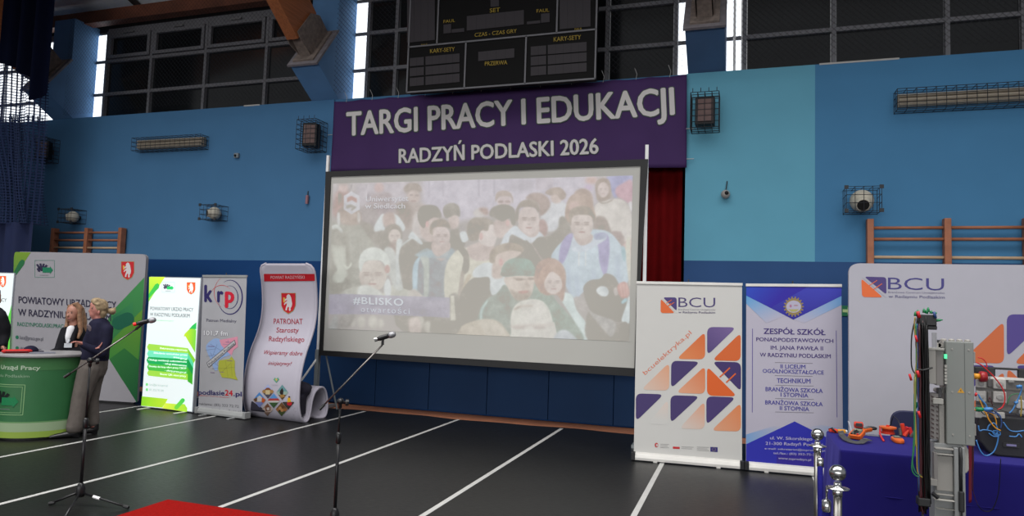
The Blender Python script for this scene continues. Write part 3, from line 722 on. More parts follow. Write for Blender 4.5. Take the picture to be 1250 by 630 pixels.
# front man, navy hoodie with pale strap
pg(E_, [(20, 300), (18, 170), (35, 95), (80, 55), (150, 20), (260, 10), (290, 60), (255, 330), (20, 330)], (172, 175, 176), .7)
pg(E_, [(50, 55), (150, 30), (160, 60), (110, 80), (70, 75)], (182, 194, 197), .8)
pg(E_, [(20, 280), (20, 160), (40, 95), (70, 70), (55, 130), (45, 320), (25, 320)], (190, 204, 210), .6)
pg(E_, [(70, 70), (110, 60), (125, 110), (120, 310), (92, 320), (90, 150)], (192, 196, 190), .7)
pg(B_, [(160, 520), (280, 520), (270, 600), (220, 650), (165, 600)], SK2, .8)
face(B_, 224, 478, 60, 72, SK, look=.25); pg(B_, [(140, 450), (145, 400), (180, 365), (235, 358), (275, 385), (284, 430), (262, 415), (200, 412), (165, 425), (160, 470)], (178, 171, 162), .6)
pg(B_, [(55, 620), (60, 590), (120, 560), (150, 580), (200, 620), (270, 580), (300, 570), (310, 630)], (182, 192, 195), .8, .7)
# man in a cream top, short hair, looking right
pg(E_, [(225, 330), (222, 200), (240, 110), (280, 50), (330, 20), (430, 10), (520, 60), (480, 200), (330, 250), (290, 480), (262, 480)], (207, 205, 194), .6)
pg(B_, [(480, 520), (560, 500), (590, 540), (560, 640), (440, 640), (400, 560)], SK2, 1)
pg(B_, [(500, 420), (570, 390), (600, 430), (610, 480), (585, 545), (520, 540), (480, 500)], (209, 202, 198), .8)
pg(B_, [(402, 440), (410, 385), (450, 348), (520, 345), (575, 370), (600, 390), (560, 400), (545, 440), (500, 440), (480, 500), (430, 510), (412, 490)], (177, 171, 163), .7)
ov(B_, 500, 478, 14, 26, (200, 180, 176), .5)
pg(E_, [(310, 20), (345, 10), (380, 60), (380, 150), (350, 185), (335, 160), (345, 80)], DK, .7)
pg(E_, [(330, 170), (350, 190), (330, 330), (310, 330)], (186, 180, 172), .8); pg(E_, [(370, 190), (395, 195), (350, 270), (330, 300)], (198, 190, 176), .6)
# further row, centre
ov(B_, 490, 315, 46, 32, (203, 199, 196), 1.5); pg(B_, [(480, 285), (540, 280), (552, 320), (530, 330)], (190, 176, 170), 1.5)
ov(B_, 662, 232, 52, 40, (206, 196, 194), 1); pg(B_, [(600, 240), (605, 180), (650, 158), (700, 170), (722, 210), (720, 250), (705, 205), (640, 200), (615, 215)], (190, 180, 173), .8)
ov(B_, 637, 236, 20, 9, (184, 172, 168), .6); ov(B_, 685, 236, 20, 9, (184, 172, 168), .6)
pg(B_, [(590, 380), (640, 360), (700, 370), (720, 420), (650, 490), (600, 470)], SK2, 1)
pg(B_, [(556, 330), (575, 280), (640, 255), (700, 262), (736, 300), (738, 390), (715, 395), (700, 350), (650, 375), (600, 350)], DK, .7)
ov(B_, 685, 385, 14, 24, (206, 186, 182), .6)
# right part: far people, balloons
pg(C_, [(580, 118), (752, 108), (752, 150), (690, 170), (640, 270), (600, 200)], (180, 180, 202), .9)
pg(C_, [(640, 200), (690, 165), (752, 145), (752, 300), (700, 285), (645, 250)], (200, 176, 182), .9); pg(C_, [(730, 300), (752, 295), (752, 360), (735, 340)], (212, 210, 210), .8)
ov(C_, 470, 145, 45, 28, (206, 188, 182), 2); ov(C_, 450, 195, 30, 22, (202, 190, 204), 2)
pg(C_, [(490, 330), (560, 285), (660, 275), (720, 310), (750, 400), (750, 560), (560, 560), (500, 470)], (208, 204, 199), .8)
pg(C_, [(520, 285), (560, 300), (620, 275), (600, 295), (545, 308)], (176, 168, 160), .8)
pg(C_, [(500, 230), (500, 160), (540, 130), (590, 140), (606, 200), (600, 270), (520, 290)], (184, 174, 166), .7); face(C_, 552, 210, 40, 54, (208, 198, 194), op=.4)
pg(C_, [(600, 510), (680, 505), (700, 560), (690, 640), (620, 600)], (182, 172, 168), 1); ov(C_, 700, 510, 18, 22, (208, 204, 200), .8)
pg(C_, [(690, 600), (750, 560), (752, 700), (700, 700)], (203, 184, 180), 1.5)
pg(C_, [(110, 420), (150, 330), (230, 290), (300, 320), (280, 430), (200, 500), (120, 490)], (206, 207, 209), 1)
ov(C_, 225, 265, 42, 42, (205, 194, 188), 1); pg(C_, [(145, 230), (190, 198), (250, 195), (290, 235), (285, 270), (255, 280), (225, 245), (180, 250)], (188, 178, 170), .8)
pg(C_, [(10, 270), (50, 235), (120, 235), (170, 270), (182, 320), (150, 370), (110, 390), (100, 320), (60, 290)], (184, 173, 167), .9)
pg(C_, [(100, 430), (140, 420), (165, 480), (140, 540), (90, 520)], (188, 172, 168), 1)
pg(C_, [(350, 230), (400, 200), (450, 215), (480, 260), (470, 330), (380, 260)], (186, 174, 166), 1)
pg(C_, [(285, 400), (295, 310), (330, 250), (400, 232), (460, 270), (490, 350), (500, 430), (440, 400), (310, 440)], (190, 177, 168), .8); ov(C_, 350, 330, 40, 40, (206, 190, 184), 1.2)
pg(C_, [(140, 560), (230, 490), (245, 410), (280, 400), (320, 470), (340, 560), (300, 640), (140, 640)], DK2, 1)
pg(C_, [(495, 410), (550, 395), (590, 450), (620, 580), (560, 560), (490, 500)], (176, 168, 162), 1)
# young man left of centre right, white collar, black jacket
pg(B_, [(650, 500), (690, 440), (740, 405), (800, 440), (900, 440), (960, 520), (980, 640), (640, 640)], (205, 209, 212), .7)
pg(E_, [(700, 30), (760, -40), (900, -50), (1000, 60), (1000, 200), (720, 200)], DK, 1)
pg(B_, [(700, 480), (770, 490), (850, 530), (900, 490), (1000, 540), (1010, 700), (720, 700)], DK, .8)
pg(B_, [(820, 500), (850, 528), (890, 490), (905, 470), (890, 440), (820, 450)], (206, 209, 211), .5); pg(B_, [(850, 530), (858, 530), (930, 640), (915, 640)], (186, 180, 175), .6)
pg(B_, [(760, 400), (900, 400), (890, 470), (830, 480)], SK2, .8)
face(B_, 832, 365, 76, 102, SK, look=.25, op=.75); pg(B_, [(742, 370), (745, 290), (780, 235), (840, 220), (890, 240), (908, 290), (900, 310), (870, 278), (800, 275), (765, 290), (758, 360)], (174, 167, 159), .6)
# young man in the pale blue hoodie
pg(F_, [(160, 90), (190, 10), (260, -50), (330, -90), (480, -90), (560, -20), (610, 90), (600, 230), (380, 260), (300, 310), (240, 230)], LB, .7)
pg(F_, [(205, 90), (215, 0), (250, -60), (290, -70), (270, 10), (232, 100)], (180, 176, 198), .6); pg(F_, [(440, 30), (430, -60), (490, -70), (505, 20), (490, 150), (470, 170), (445, 100)], (180, 176, 198), .6)
pg(F_, [(318, 0), (330, 0), (328, 120), (318, 120)], WH, .4, .8, False); pg(F_, [(358, 10), (368, 10), (366, 120), (358, 120)], WH, .4, .8, False)
for a, b, c_ in ((250, 130, 200), (400, 150, 120), (540, 60, 150), (300, 180, 120)): pg(F_, [(a, b), (a+16, b), (a+30, b+c_), (a+10, b+c_)], (184, 192, 204), 2, .6)
pg(C_, [(330, 600), (345, 540), (400, 580), (480, 560), (560, 510), (575, 550), (520, 590), (430, 640), (340, 640)], (202, 208, 214), .6); pg(C_, [(490, 520), (560, 510), (570, 545), (500, 560)], (176, 180, 196), .7, .8)
pg(C_, [(350, 520), (470, 520), (470, 570), (410, 600), (370, 580)], SK2, .8)
face(C_, 402, 455, 80, 98, (208, 200, 195), op=.75); pg(C_, [(318, 440), (315, 370), (350, 335), (420, 322), (470, 345), (495, 400), (485, 440), (470, 395), (400, 385), (335, 400), (328, 460)], (176, 169, 160), .6)
# older man, lower left
pg(D_, [(80, 310), (130, 275), (200, 262), (260, 275), (340, 310), (420, 250), (480, 270), (610, 320), (600, 345), (80, 345)], (196, 196, 188), .8)
pg(D_, [(360, 40), (400, 10), (440, 60), (470, 200), (480, 280), (420, 260)], (198, 200, 196), 1); pg(D_, [(440, -20), (480, -30), (455, 60), (460, 230), (440, 230)], (203, 206, 204), .7)
face(D_, 290, 190, 90, 105, (203, 197, 190), look=-.3, op=.7); pg(D_, [(200, 140), (205, 70), (240, 25), (300, 10), (360, 35), (395, 90), (400, 160), (380, 190), (372, 140), (345, 100), (290, 92), (235, 105), (215, 165)], (209, 212, 207), .8)
ov(D_, 382, 150, 18, 28, (198, 178, 172), .7); pg(D_, [(360, 260), (385, 210), (405, 250), (400, 320), (370, 320)], (208, 211, 210), .6)
pg(D_, [(200, 262), (260, 255), (330, 290), (340, 320), (200, 320)], (206, 208, 203), 1)
for k in range(9): pg(D_, [(22+9*k, 10+7*k), (40+9*k, 0), (60+8*k, 110+5*k), (90+5*k-60*(k % 2)*.2, 190), (120-8*k, 238), (100-9*k, 200), (44+6*k, 120)], (203, 205, 196), .8, .45)
pg(D_, [(95, 110), (130, 135), (150, 105), (152, 125), (120, 155)], (203, 205, 196), .6)
# dark woman with white scarf, man with beanie
pg(E_, [(300, 560), (305, 400), (330, 300), (380, 230), (440, 195), (510, 200), (560, 300), (540, 560)], (166, 163, 156), .8)
pg(E_, [(405, 195), (415, 150), (480, 110), (560, 120), (610, 200), (620, 260), (540, 320), (515, 280), (510, 205), (440, 205)], (208, 212, 212), .7)
pg(E_, [(530, 200), (540, 90), (600, 30), (720, 40), (640, 110), (600, 200)], (205, 195, 188), 1); pg(E_, [(512, 100), (518, 40), (560, 0), (650, -20), (715, 0), (728, 40), (650, 30), (560, 60), (545, 110)], (184, 176, 166), .8); ov(E_, 586, 105, 14, 26, (206, 182, 178), .6)
pg(E_, [(440, 600), (450, 420), (490, 345), (570, 300), (610, 250), (700, 330), (820, 240), (900, 280), (960, 420), (1000, 600)], (171, 176, 169), .8)
pg(E_, [(560, 320), (590, 270), (620, 260), (650, 350), (600, 370)], (164, 170, 163), .9)
pg(E_, [(450, 470), (455, 410), (495, 350), (500, 360), (468, 420), (465, 480)], (190, 202, 198), .6)
pg(E_, [(615, 200), (800, 190), (800, 250), (780, 310), (740, 345), (680, 340), (630, 270)], (204, 196, 188), .7)
pg(E_, [(640, 270), (690, 300), (770, 290), (770, 325), (740, 350), (680, 345)], (182, 174, 165), 1.2); pg(E_, [(700, 292), (760, 288), (750, 303), (710, 305)], (192, 166, 160), .6)
for x, y in ((702, 218), (778, 212)): ov(E_, x, y, 24, 8, (172, 162, 154), .6, .8)
pg(E_, [(672, 205), (745, 212), (745, 220), (672, 215)], (174, 164, 156), .6, .7); pg(E_, [(745, 205), (760, 240), (770, 262), (745, 265)], (190, 180, 172), .8, .7)
pg(E_, [(596, 190), (598, 130), (640, 88), (710, 78), (775, 95), (803, 140), (804, 190), (700, 188)], (166, 179, 171), .6)
pg(E_, [(596, 165), (700, 160), (804, 165), (804, 192), (700, 190), (598, 196)], (160, 173, 166), .6)
# girl with red-brown hair, pale coat
pg(F_, [(205, 290), (280, 290), (310, 380), (380, 480), (370, 560), (330, 560), (290, 440)], (205, 214, 212), .8)
pg(F_, [(60, 220), (70, 220), (200, 340), (290, 440), (350, 560), (180, 560), (60, 400)], (170, 178, 170), .9)
pg(F_, [(62, 220), (66, 140), (90, 95), (150, 72), (210, 95), (245, 160), (240, 270), (225, 330), (190, 290), (120, 290)], (188, 172, 163), .7)
face(F_, 172, 220, 56, 68, (211, 203, 198), look=.3, op=.6); pg(F_, [(80, 200), (110, 130), (150, 115), (150, 150), (115, 220), (110, 280), (85, 260)], (190, 173, 163), .7)
pg(F_, [(150, 110), (200, 120), (235, 170), (232, 250), (215, 190), (170, 150)], (190, 174, 164), .7)
# black bag held in front and hands
pg(F_, [(355, 290), (352, 240), (390, 205), (450, 195), (480, 165), (530, 180), (560, 230), (580, 300), (620, 330), (600, 400), (570, 450), (480, 430), (400, 390), (370, 340)], (167, 163, 156), .7)
pg(F_, [(425, 265), (450, 240), (485, 245), (500, 275), (485, 300), (450, 295)], (208, 212, 212), .6)
pg(F_, [(528, 262), (545, 245), (556, 285), (538, 296)], (196, 190, 186), .8); pg(F_, [(552, 235), (600, 215), (622, 280), (600, 310), (565, 300)], (198, 170, 164), .8)
for k in range(3): pg(F_, [(565+18*k, 225), (572+18*k, 223), (582+17*k, 300), (574+17*k, 300)], (209, 190, 184), .5, .8, False)
pg(F_, [(380, 560), (375, 400), (420, 410), (560, 460), (620, 440), (622, 560)], (168, 164, 157), 1)
pg(F_, [(385, 395), (420, 405), (540, 455), (520, 540), (480, 510)], (186, 184, 180), .9); pg(F_, [(300, 300), (360, 330), (380, 390), (330, 380)], (190, 186, 182), 1)
pg(F_, [(575, 440), (600, 360), (622, 300), (624, 450), (600, 450)], (209, 216, 216), .7); pg(F_, [(575, 330), (600, 310), (610, 325), (580, 345)], (180, 200, 204), .6)
pg(F_, [(580, 0), (600, 20), (610, 60), (590, 95), (575, 40)], (180, 198, 202), .7); pg(F_, [(600, -10), (627, -40), (627, 230), (610, 150)], (208, 206, 196), .8)
# bald heads and blond heads at the bottom edge
pg(E_, [(310, 600), (330, 520), (400, 485), (480, 470), (560, 480), (620, 540), (640, 620)], (196, 190, 179), .9); pg(E_, [(450, 490), (530, 480), (600, 530), (620, 600), (520, 600)], (203, 198, 188), 1)
pg(E_, [(640, 640), (650, 560), (650, 440), (690, 370), (760, 345), (840, 350), (890, 400), (920, 500), (930, 640)], (209, 208, 201), .8)
pg(F_, [(-20, 490), (-15, 370), (30, 325), (90, 330), (140, 390), (160, 450), (180, 460), (175, 560), (-20, 560)], (209, 207, 201), .8)
pg(E_, [(665, 410), (700, 385), (780, 380), (790, 390), (720, 394), (680, 412)], (194, 187, 178), 1)
for x in (700, 830): ov(E_, x, 525, 40, 9, (186, 176, 170), 1.2, .7)
pg(E_, [(650, 510), (900, 500), (900, 515), (650, 525)], (196, 188, 182), 1.2, .5)
pg(F_, [(180, 560), (200, 510), (250, 500), (310, 560)], (196, 200, 202), 1)
pg(D_, [(5, 540), (30, 470), (60, 440), (60, 540)], (184, 184, 180), 1)
for x, y, rx, ry in ((160, 470, 22, 50), (215, 490, 25, 40), (290, 490, 30, 45), (340, 500, 20, 30), (590, 490, 30, 45), (640, 520, 25, 40)): ov(D_, x, y, rx, ry, (198, 196, 188), 1.5, .8)
pg(D_, [(100, 440), (180, 440), (120, 540), (60, 540)], (176, 173, 168), 1.5)
pg(E_, [(0, 330), (0, 290), (40, 280), (80, 320), (80, 335)], (200, 196, 190), 1); pg(E_, [(0, 470), (60, 460), (70, 560), (0, 560)], (198, 190, 184), 1.5)
pg(E_, [(255, 320), (320, 330), (310, 560), (140, 560), (160, 460), (255, 460)], (170, 167, 160), 1); pg(E_, [(262, 480), (262, 320), (285, 320), (296, 480)], (204, 202, 192), .7, 1, False)
# lilac title band and the emblem
pg(D_, [(5, 312), (110, 308), (300, 316), (682, 328)]+[(782, 332), (782, 462), (682, 456), (300, 440), (5, 438)], (178, 175, 185), .3, .85, False)
pg(A_, [(112, 195), (140, 180), (165, 163), (195, 180), (222, 195), (225, 290), (167, 325), (112, 290)], (207, 206, 209), .4, 1, False)
pg(A_, [(135, 210), (165, 195), (205, 215), (205, 245), (170, 225), (135, 240)], (192, 166, 160), .5, 1, False); pg(A_, [(130, 262), (165, 255), (205, 275), (170, 300), (160, 290), (180, 275), (130, 285)], (174, 170, 162), .5, 1, False)
nz_ = np.random.RandomState(3).normal(0, 1.2, IMG.shape[:2])[..., None]; IMG += nz_
Q = [SP.uv(*p) for p in ((406.3, 224.3), (772.5, 214.3), (768, 417), (400.8, 401.3))]
NU, NV = 640, 350; PYi = PY-.004
us = np.linspace(0, 1, NU+1); vs_ = np.linspace(0, 1, NV+1); Q_ = np.array(Q)
top = Q_[0][None]*(1-us[:, None])+Q_[1][None]*us[:, None]; bot = Q_[3][None]*(1-us[:, None])+Q_[2][None]*us[:, None]
G = bot[None]*(1-vs_[:, None, None])+top[None]*vs_[:, None, None]
Pn = np.stack([G[..., 0], np.full(G.shape[:2], PYi), G[..., 1]], -1)
rel = Pn-np.array(CAM); kk = rel@np.array(_f); PXX = CX+F*(rel@np.array(_r))/kk; PYY = CY-F*(rel@np.array(_u))/kk
ix = (PXX-X0p)*SS-.5; iy = (PYY-Y0p)*SS-.5; i0 = np.clip(np.floor(ix).astype(int), 0, IMG.shape[1]-2); j0 = np.clip(np.floor(iy).astype(int), 0, IMG.shape[0]-2)
a = np.clip(ix-i0, 0, 1)[..., None]; b = np.clip(iy-j0, 0, 1)[..., None]
Cc = (IMG[j0, i0]*(1-a)+IMG[j0, i0+1]*a)*(1-b)+(IMG[j0+1, i0]*(1-a)+IMG[j0+1, i0+1]*a)*b
def nlin(c): c = c/255; return np.where(c <= .04045, c/12.92, ((c+.055)/1.055)**2.4)
BASE = nlin(np.array([171., 168., 161.]))
Em = np.clip(nlin(Cc)*1.0-BASE, 0, None)
me = bpy.data.meshes.new('projected_picture'); n1 = NU+1
jj, ii = np.meshgrid(np.arange(NV), np.arange(NU), indexing='ij'); q0 = (jj*n1+ii).ravel(); faces = np.stack([q0, q0+1, q0+n1+1, q0+n1], 1)
me.vertices.add(Pn.shape[0]*Pn.shape[1]); base = np.array(wloc(scr)); me.vertices.foreach_set('co', (Pn-base).astype(np.float32).ravel())
me.loops.add(faces.size); me.loops.foreach_set('vertex_index', faces.ravel().astype(np.int32)); me.polygons.add(len(faces)); me.polygons.foreach_set('loop_start', np.arange(0, faces.size, 4, dtype=np.int32)); me.polygons.foreach_set('loop_total', np.full(len(faces), 4, dtype=np.int32))
me.update(); me.validate()
at = me.color_attributes.new('Col', 'FLOAT_COLOR', 'POINT'); at.data.foreach_set('color', np.concatenate([Em, np.ones(Em.shape[:2]+(1,))], -1).astype(np.float32).ravel())
pm = bpy.data.materials.new('projected_light'); pm.use_nodes = True; nt = pm.node_tree; bs = nt.nodes['Principled BSDF']
bs.inputs['Base Color'].default_value = (*alb((171, 168, 161), .8), 1); bs.inputs['Specular IOR Level'].default_value = .1; bs.inputs['Roughness'].default_value = .8
at_ = nt.nodes.new('ShaderNodeAttribute'); at_.attribute_name = 'Col'; nt.links.new(at_.outputs['Color'], bs.inputs['Emission Color']); bs.inputs['Emission Strength'].default_value = 1.0
me.materials.append(pm); pic = link(bpy.data.objects.new('projected_picture', me), scr, Vector(wloc(scr)))
pic['label'] = 'washed-out projected photograph of a crowd of young people'
m_em = mat_print('projected_lettering', emit=.0)
SP2 = Plane((0, PY-.006, 0), (1, 0, 0)); art = Art(SP2, scr, K=.8, m=m_em)
art.text('slide_lettering', '#BLISKO', D_((163, 371))[0], D_((485, 385))[0], 8.3, (208, 213, 217), .025, space=1.1)
art.text('slide_lettering', 'otwartości', D_((213, 424))[0], D_((525, 437))[0], 7, (204, 208, 213), .0, space=1.25)
art.text('slide_lettering', 'Uniwersytet', A_((268, 236))[0], A_((566, 230))[0], 6.2, (209, 209, 212), .02)
art.text('slide_lettering', 'w Siedlcach', A_((262, 284))[0], A_((543, 284))[0], 6.2, (209, 209, 212), .02)
art.done()

# ================================================================== DISPLAY BANNERS
KB = 0.86
alu_l = mat('cassette_silver', (196, 194, 190), .4, .15, K=KB, spec=.4); blk_pl = mat('black_plastic', (22, 22, 24), .5)
def footing(x0, y0, x1, y1):           # a vertical plane standing on two floor points seen in the reference
    A = on_z(x0, y0); B = on_z(x1, y1); return Plane(A, B-A), A, (B-A)
def sheet_mesh(pl, pts, m, root, name='printed_sheet', th=.002, off=0, r=0):
    uv = [pl.uv(*p) for p in pts]
    if r: uv = rounded(uv, r, 6)
    mb = MB(); mb.prism([pl.P(u, v, off-th) for u, v in uv], pl.N*th); return mb.build(name, m, root)
def rollup(name_label, corners, base_pts, base_m, sheet_m, stem=True):
    (tlx, tly), (trx, try_), (brx, bry), (blx, bly) = corners
    pl, A, D = footing(*base_pts[0], *base_pts[1]); W = D.length
    t = thing('roll_up_banner', name_label, 'roll-up banner', A+D/2)
    sheet_mesh(pl, corners, sheet_m, t)
    mb = MB(); prof = [(-.04, 0), (.05, 0), (.05, .03), (.03, .07), (.004, .085), (-.03, .085), (-.05, .05)]
    mb.prism([A+pl.N*a+Vector((0, 0, z+.012)) for a, z in prof], pl.U*W); mb.build('base_cassette', base_m, t, bevel=.004)
    mb = MB()
    for s_ in (.02, W-.02): mb.obox(A+pl.U*s_+Vector((0, 0, .055)), pl.U*.022, pl.N*.058, Vector((0, 0, .045)))
    mb.each('end_cap', blk_pl if base_m is not grey_base else grey_base, t, bevel=.004)
    (a, b), (c, d) = pl.uv(tlx, tly), pl.uv(trx, try_)
    mb = MB(); P, Q = pl.P(a-.006, b), pl.P(c+.006, d); mb.obox((P+Q)/2, (Q-P)/2, pl.N*.012, Vector((0, 0, .016))); mb.build('top_rail', base_m, t, bevel=.003)
    mb = MB(); M_ = (P+Q)/2; mb.tube([Vector((M_.x, M_.y, .05))-pl.N*.03, M_-pl.N*.03+Vector((0, 0, .05 if stem else 0))], .008, 8); mb.build('support_rod', steel, t)
    for k in (.22, .78):
        mb = MB(); C_ = A+pl.U*W*k; mb.obox(C_+Vector((0, 0, .007)), pl.U*.022, pl.N*(.16 if base_m is grey_base else .056), Vector((0, 0, .006))); mb.build('foot', base_m, t)
    return t, pl
grey_base = mat('cassette_grey', (150, 152, 152), .4, .2, K=KB)
white_sheet = mat('white_sheet', (191, 190, 187), .6, K=KB, noise=.01, spec=.2)

# ---- orange and purple banner
t, pl = rollup('white roll-up banner with orange and purple rounded triangles', [(777.5, 345), (905.8, 347.4), (905.8, 571), (773.6, 557)], ((771, 561.5), (908, 573.5)), alu_l, white_sheet)
art = Art(pl, t, K=KB)
P3, P4 = V(760, 330, 4.844), V(760, 450, 4.5)
PU, OR = (66, 54, 100), (198, 96, 48)
def bcu_logo(art, R, tri1, tri2, k):
    art.poly('logo_mark', rounded(R(*tri1), k), (72, 60, 112)); art.poly('logo_mark', rounded(R(*tri2), k), (206, 100, 54))
    L = art.lay+1
    return L
bcu_logo(art, P3, [(238, 160), (320, 160), (320, 242)], [(225, 168), (309, 253), (225, 253)], 3.2)
for a, b in (((258, 195), (290, 175)), ((272, 212), (305, 190))): art.line('logo_mark', P3(a)[0], P3(b)[0], .9, (206, 100, 54), layer=4)
art.line('logo_mark', P3((232, 166))[0], P3((318, 252))[0], .8, (190, 189, 186), layer=3); 
art.line('logo_mark', P3((262, 218))[0], P3((284, 196))[0], .8, (206, 100, 54), layer=4)
art.text('logo_lettering', 'BCU', P3((330, 217))[0], P3((548, 219))[0], 11.6, (72, 62, 108), -.004, layer=1)
art.text('logo_lettering', 'Branżowe Centrum Umiejętności', P3((330, 236))[0], P3((548, 238))[0], 1.9, (110, 106, 120), 0, layer=1)
art.text('logo_lettering', 'w Radzyniu Podlaskim', P3((330, 253))[0], P3((548, 256))[0], 2.4, (92, 86, 112), .02, layer=1)
art.text('web_lettering', 'bcuelektryka.pl', P3((134, 620))[0], P3((410, 374))[0], 5.4, (200, 112, 84), 0, layer=1)
FO, FL = (206, 140, 104), (196, 182, 172)
def tri(nm, pts, c, c2=None, ax=None, r=7.5): art.poly(nm, rounded(pts, [r*.75, r, r*.75] if False else r), c, c2, ax, layer=1)
v3, v4 = P3, P4
T = 'triangle_pattern'
p = v3((488, 362), (488, 527), (318, 525)); tri(T, p, OR, (206, 130, 84), (p[0], p[2]))
p = v3((500, 335), (673, 337), (500, 504)); tri(T, p, (74, 60, 110), (112, 92, 142), (p[2], p[1]))
p = v3((699, 368), (698, 537), (528, 533)); tri(T, p, OR)
p = [(817, 442.5), (817, 477), (782.5, 475.8)]; tri(T, p, (206, 148, 116), (198, 180, 168), (p[0], p[2]))
p = [(819.4, 440.3), (855, 441.5), (819, 474.5)]; tri(T, p, PU)
p = [(860.8, 446.5), (860.8, 481), (825, 479.6)]; tri(T, p, (204, 112, 66), (206, 156, 128), (p[0], p[2]))
p = [(863, 447), (863, 483), (900, 484)]; tri(T, p, (204, 92, 40))
p = [(869, 441.3), (904.5, 442.3), (904.6, 478.5)]; tri(T, p, (62, 48, 98))
for a, b in (((878.5, 460.5), (891, 449)), ((886.5, 467), (898, 456))): art.line(T, a, b, 1.7, (204, 92, 40), layer=3)
p = v4((73, 136), (227, 141), (73, 291)); tri(T, p, PU)
p = v4((250, 168), (250, 310), (140, 304)); tri(T, p, (204, 186, 176), (191, 190, 187), (p[0], v4((215, 280))[0]))
p = v4((263, 146), (425, 151), (263, 301)); tri(T, p, PU)
p = v4((451, 178), (451, 334), (310, 330)); tri(T, p, (206, 146, 114), (196, 184, 176), (p[0], v4((350, 330))[0]))
p = v4((460, 152), (624, 158), (460, 311)); tri(T, p, (68, 54, 104))
p = v4((650, 186), (650, 346), (486, 341)); tri(T, p, (206, 122, 74), (204, 150, 120), (p[0], p[2]))
art.poly('sponsor_marks', [P4((x, y))[0] for x, y in circ(186, 420, 10, 13, 12)], (176, 60, 64), layer=1)
art.poly('sponsor_marks', [P4((x, y))[0] for x, y in circ(189, 421, 5, 7, 10)], (191, 190, 187), layer=2)
art.poly('sponsor_marks', P4((276, 428), (314, 430), (314, 442), (276, 440)), (180, 44, 50), layer=1)
art.poly('sponsor_marks', P4((482, 430), (522, 432), (522, 459), (482, 456)), (52, 46, 110), layer=1)
for x, y in circ(502, 444, 9, 9, 12): art.poly('sponsor_marks', P4((x-1, y-1), (x+1, y-1), (x+1, y+1), (x-1, y+1)), (180, 160, 70), layer=2)
for x0, x1, y0, n in ((207, 255, 415, 3), (323, 390, 430, 2), (408, 475, 431, 3)):
    for k in range(n): art.line('sponsor_marks', P4((x0, y0+9*k))[0], P4((x1-8*(k % 2), y0+2+9*k))[0], .5, (134, 132, 132), layer=1)
art.done()

# ---- school banner
zs = mat('lilac_sheet', (172, 168, 182), .6, K=KB, noise=.01, spec=.2)
t, pl = rollup('white and royal blue school roll-up banner with a gold gear emblem', [(911, 348), (1027, 348.8), (1029.5, 583), (910.5, 567.5)], ((909, 573.7), (1031, 584.5)), alu_l, zs)
art = Art(pl, t, K=KB)
P5, P6 = V(900, 330, 4.843), V(900, 450, 4.5)
art.poly('blue_graphic', P5((53, 140), (300, 262), (172, 312), (53, 198)), (76, 148, 200), (168, 166, 184), (P5((60, 150))[0], P5((160, 310))[0]), layer=1)
art.poly('blue_graphic', P5((616, 140), (616, 205), (395, 312), (330, 290)), (96, 150, 200), (168, 166, 184), (P5((610, 150))[0], P5((420, 300))[0]), layer=1)
art.poly('blue_graphic', P5((53, 95), (616, 97), (616, 152), (332, 292), (53, 150)), (44, 38, 138), (58, 62, 168), (P5((330, 290))[0], P5((340, 96))[0]), layer=2)
art.poly('blue_graphic', P5((53, 95), (300, 96), (420, 96), (200, 220), (53, 150)), (46, 34, 150), (40, 70, 178), (P5((200, 220))[0], P5((53, 100))[0]), layer=3)
g = []
for k in range(18):
    for a, r in ((-5, 50), (-4, 60), (4, 60), (5, 50)): q = math.radians(20*k+a); g.append(P5((333+r*math.cos(q), 215+r*math.sin(q)))[0])
art.poly('gear_emblem', g, (136, 118, 78), layer=4); art.poly('gear_emblem', [P5(q)[0] for q in circ(333, 215, 43, 40)], (150, 130, 84), layer=5)
art.poly('gear_emblem', [P5(q)[0] for q in circ(333, 215, 44, 36)], (168, 164, 184), layer=6); art.poly('gear_emblem', [P5(q)[0] for q in circ(315, 211, 7, 9)], (160, 110, 140), layer=7)
art.poly('gear_emblem', [P5(q)[0] for q in circ(346, 208, 14, 4)], (160, 128, 136), layer=7); art.poly('gear_emblem', P5((300, 230), (366, 230), (345, 245), (320, 245)), (164, 158, 100), layer=7)
NV_ = (66, 50, 110); NB = (66, 62, 140)
def tx(R, s_, x0, y0, x1, y1, cap, c, b=.02, nm='school_lettering'): art.text(nm, s_, R((x0, y0))[0], R((x1, y1))[0], cap, c, b, layer=1)
tx(P5, 'ZESPÓŁ SZKÓŁ', 155, 375, 522, 383, 6.4, NV_, .028); tx(P5, 'PONADPODSTAWOWYCH', 112, 418, 568, 429, 4.4, NV_, .022)
tx(P5, 'IM. JANA PAWŁA II', 197, 468, 507, 473, 4.6, NV_, .02); tx(P5, 'W RADZYNIU PODLASKIM', 133, 510, 553, 520, 4.6, NV_, .022)
tx(P5, 'II LICEUM', 255, 579, 403, 582, 4.6, NB); tx(P5, 'OGÓLNOKSZTAŁCĄCE', 150, 605, 512, 616, 4.5, NB, .022)
tx(P6, 'TECHNIKUM', 217, 78, 402, 81, 5.4, NB, .022); tx(P6, 'BRANŻOWA SZKOŁA', 155, 123, 470, 134, 4.8, NB, .022); tx(P6, 'I STOPNIA', 238, 153, 390, 159, 4.8, NB)
tx(P6, 'BRANŻOWA SZKOŁA', 153, 196, 470, 207, 4.8, NB, .022); tx(P6, 'II STOPNIA', 233, 227, 395, 234, 4.8, NB)
for R, y in ((P5, 547), (P5, 624), (P6, 93), (P6, 166), (P6, 240)):
    x0, x1 = (222, 445) if R is P5 else (208, 420); art.line('divider_lines', R((x0, y-2))[0], R((x1, y+3))[0], .5, (112, 110, 116), layer=1)
art.line('divider_lines', P5((90, 345))[0], P6((82, 241))[0], .8, (84, 74, 140), layer=1); art.line('divider_lines', P5((585, 356))[0], P6((548, 268))[0], .8, (84, 74, 140), layer=1)
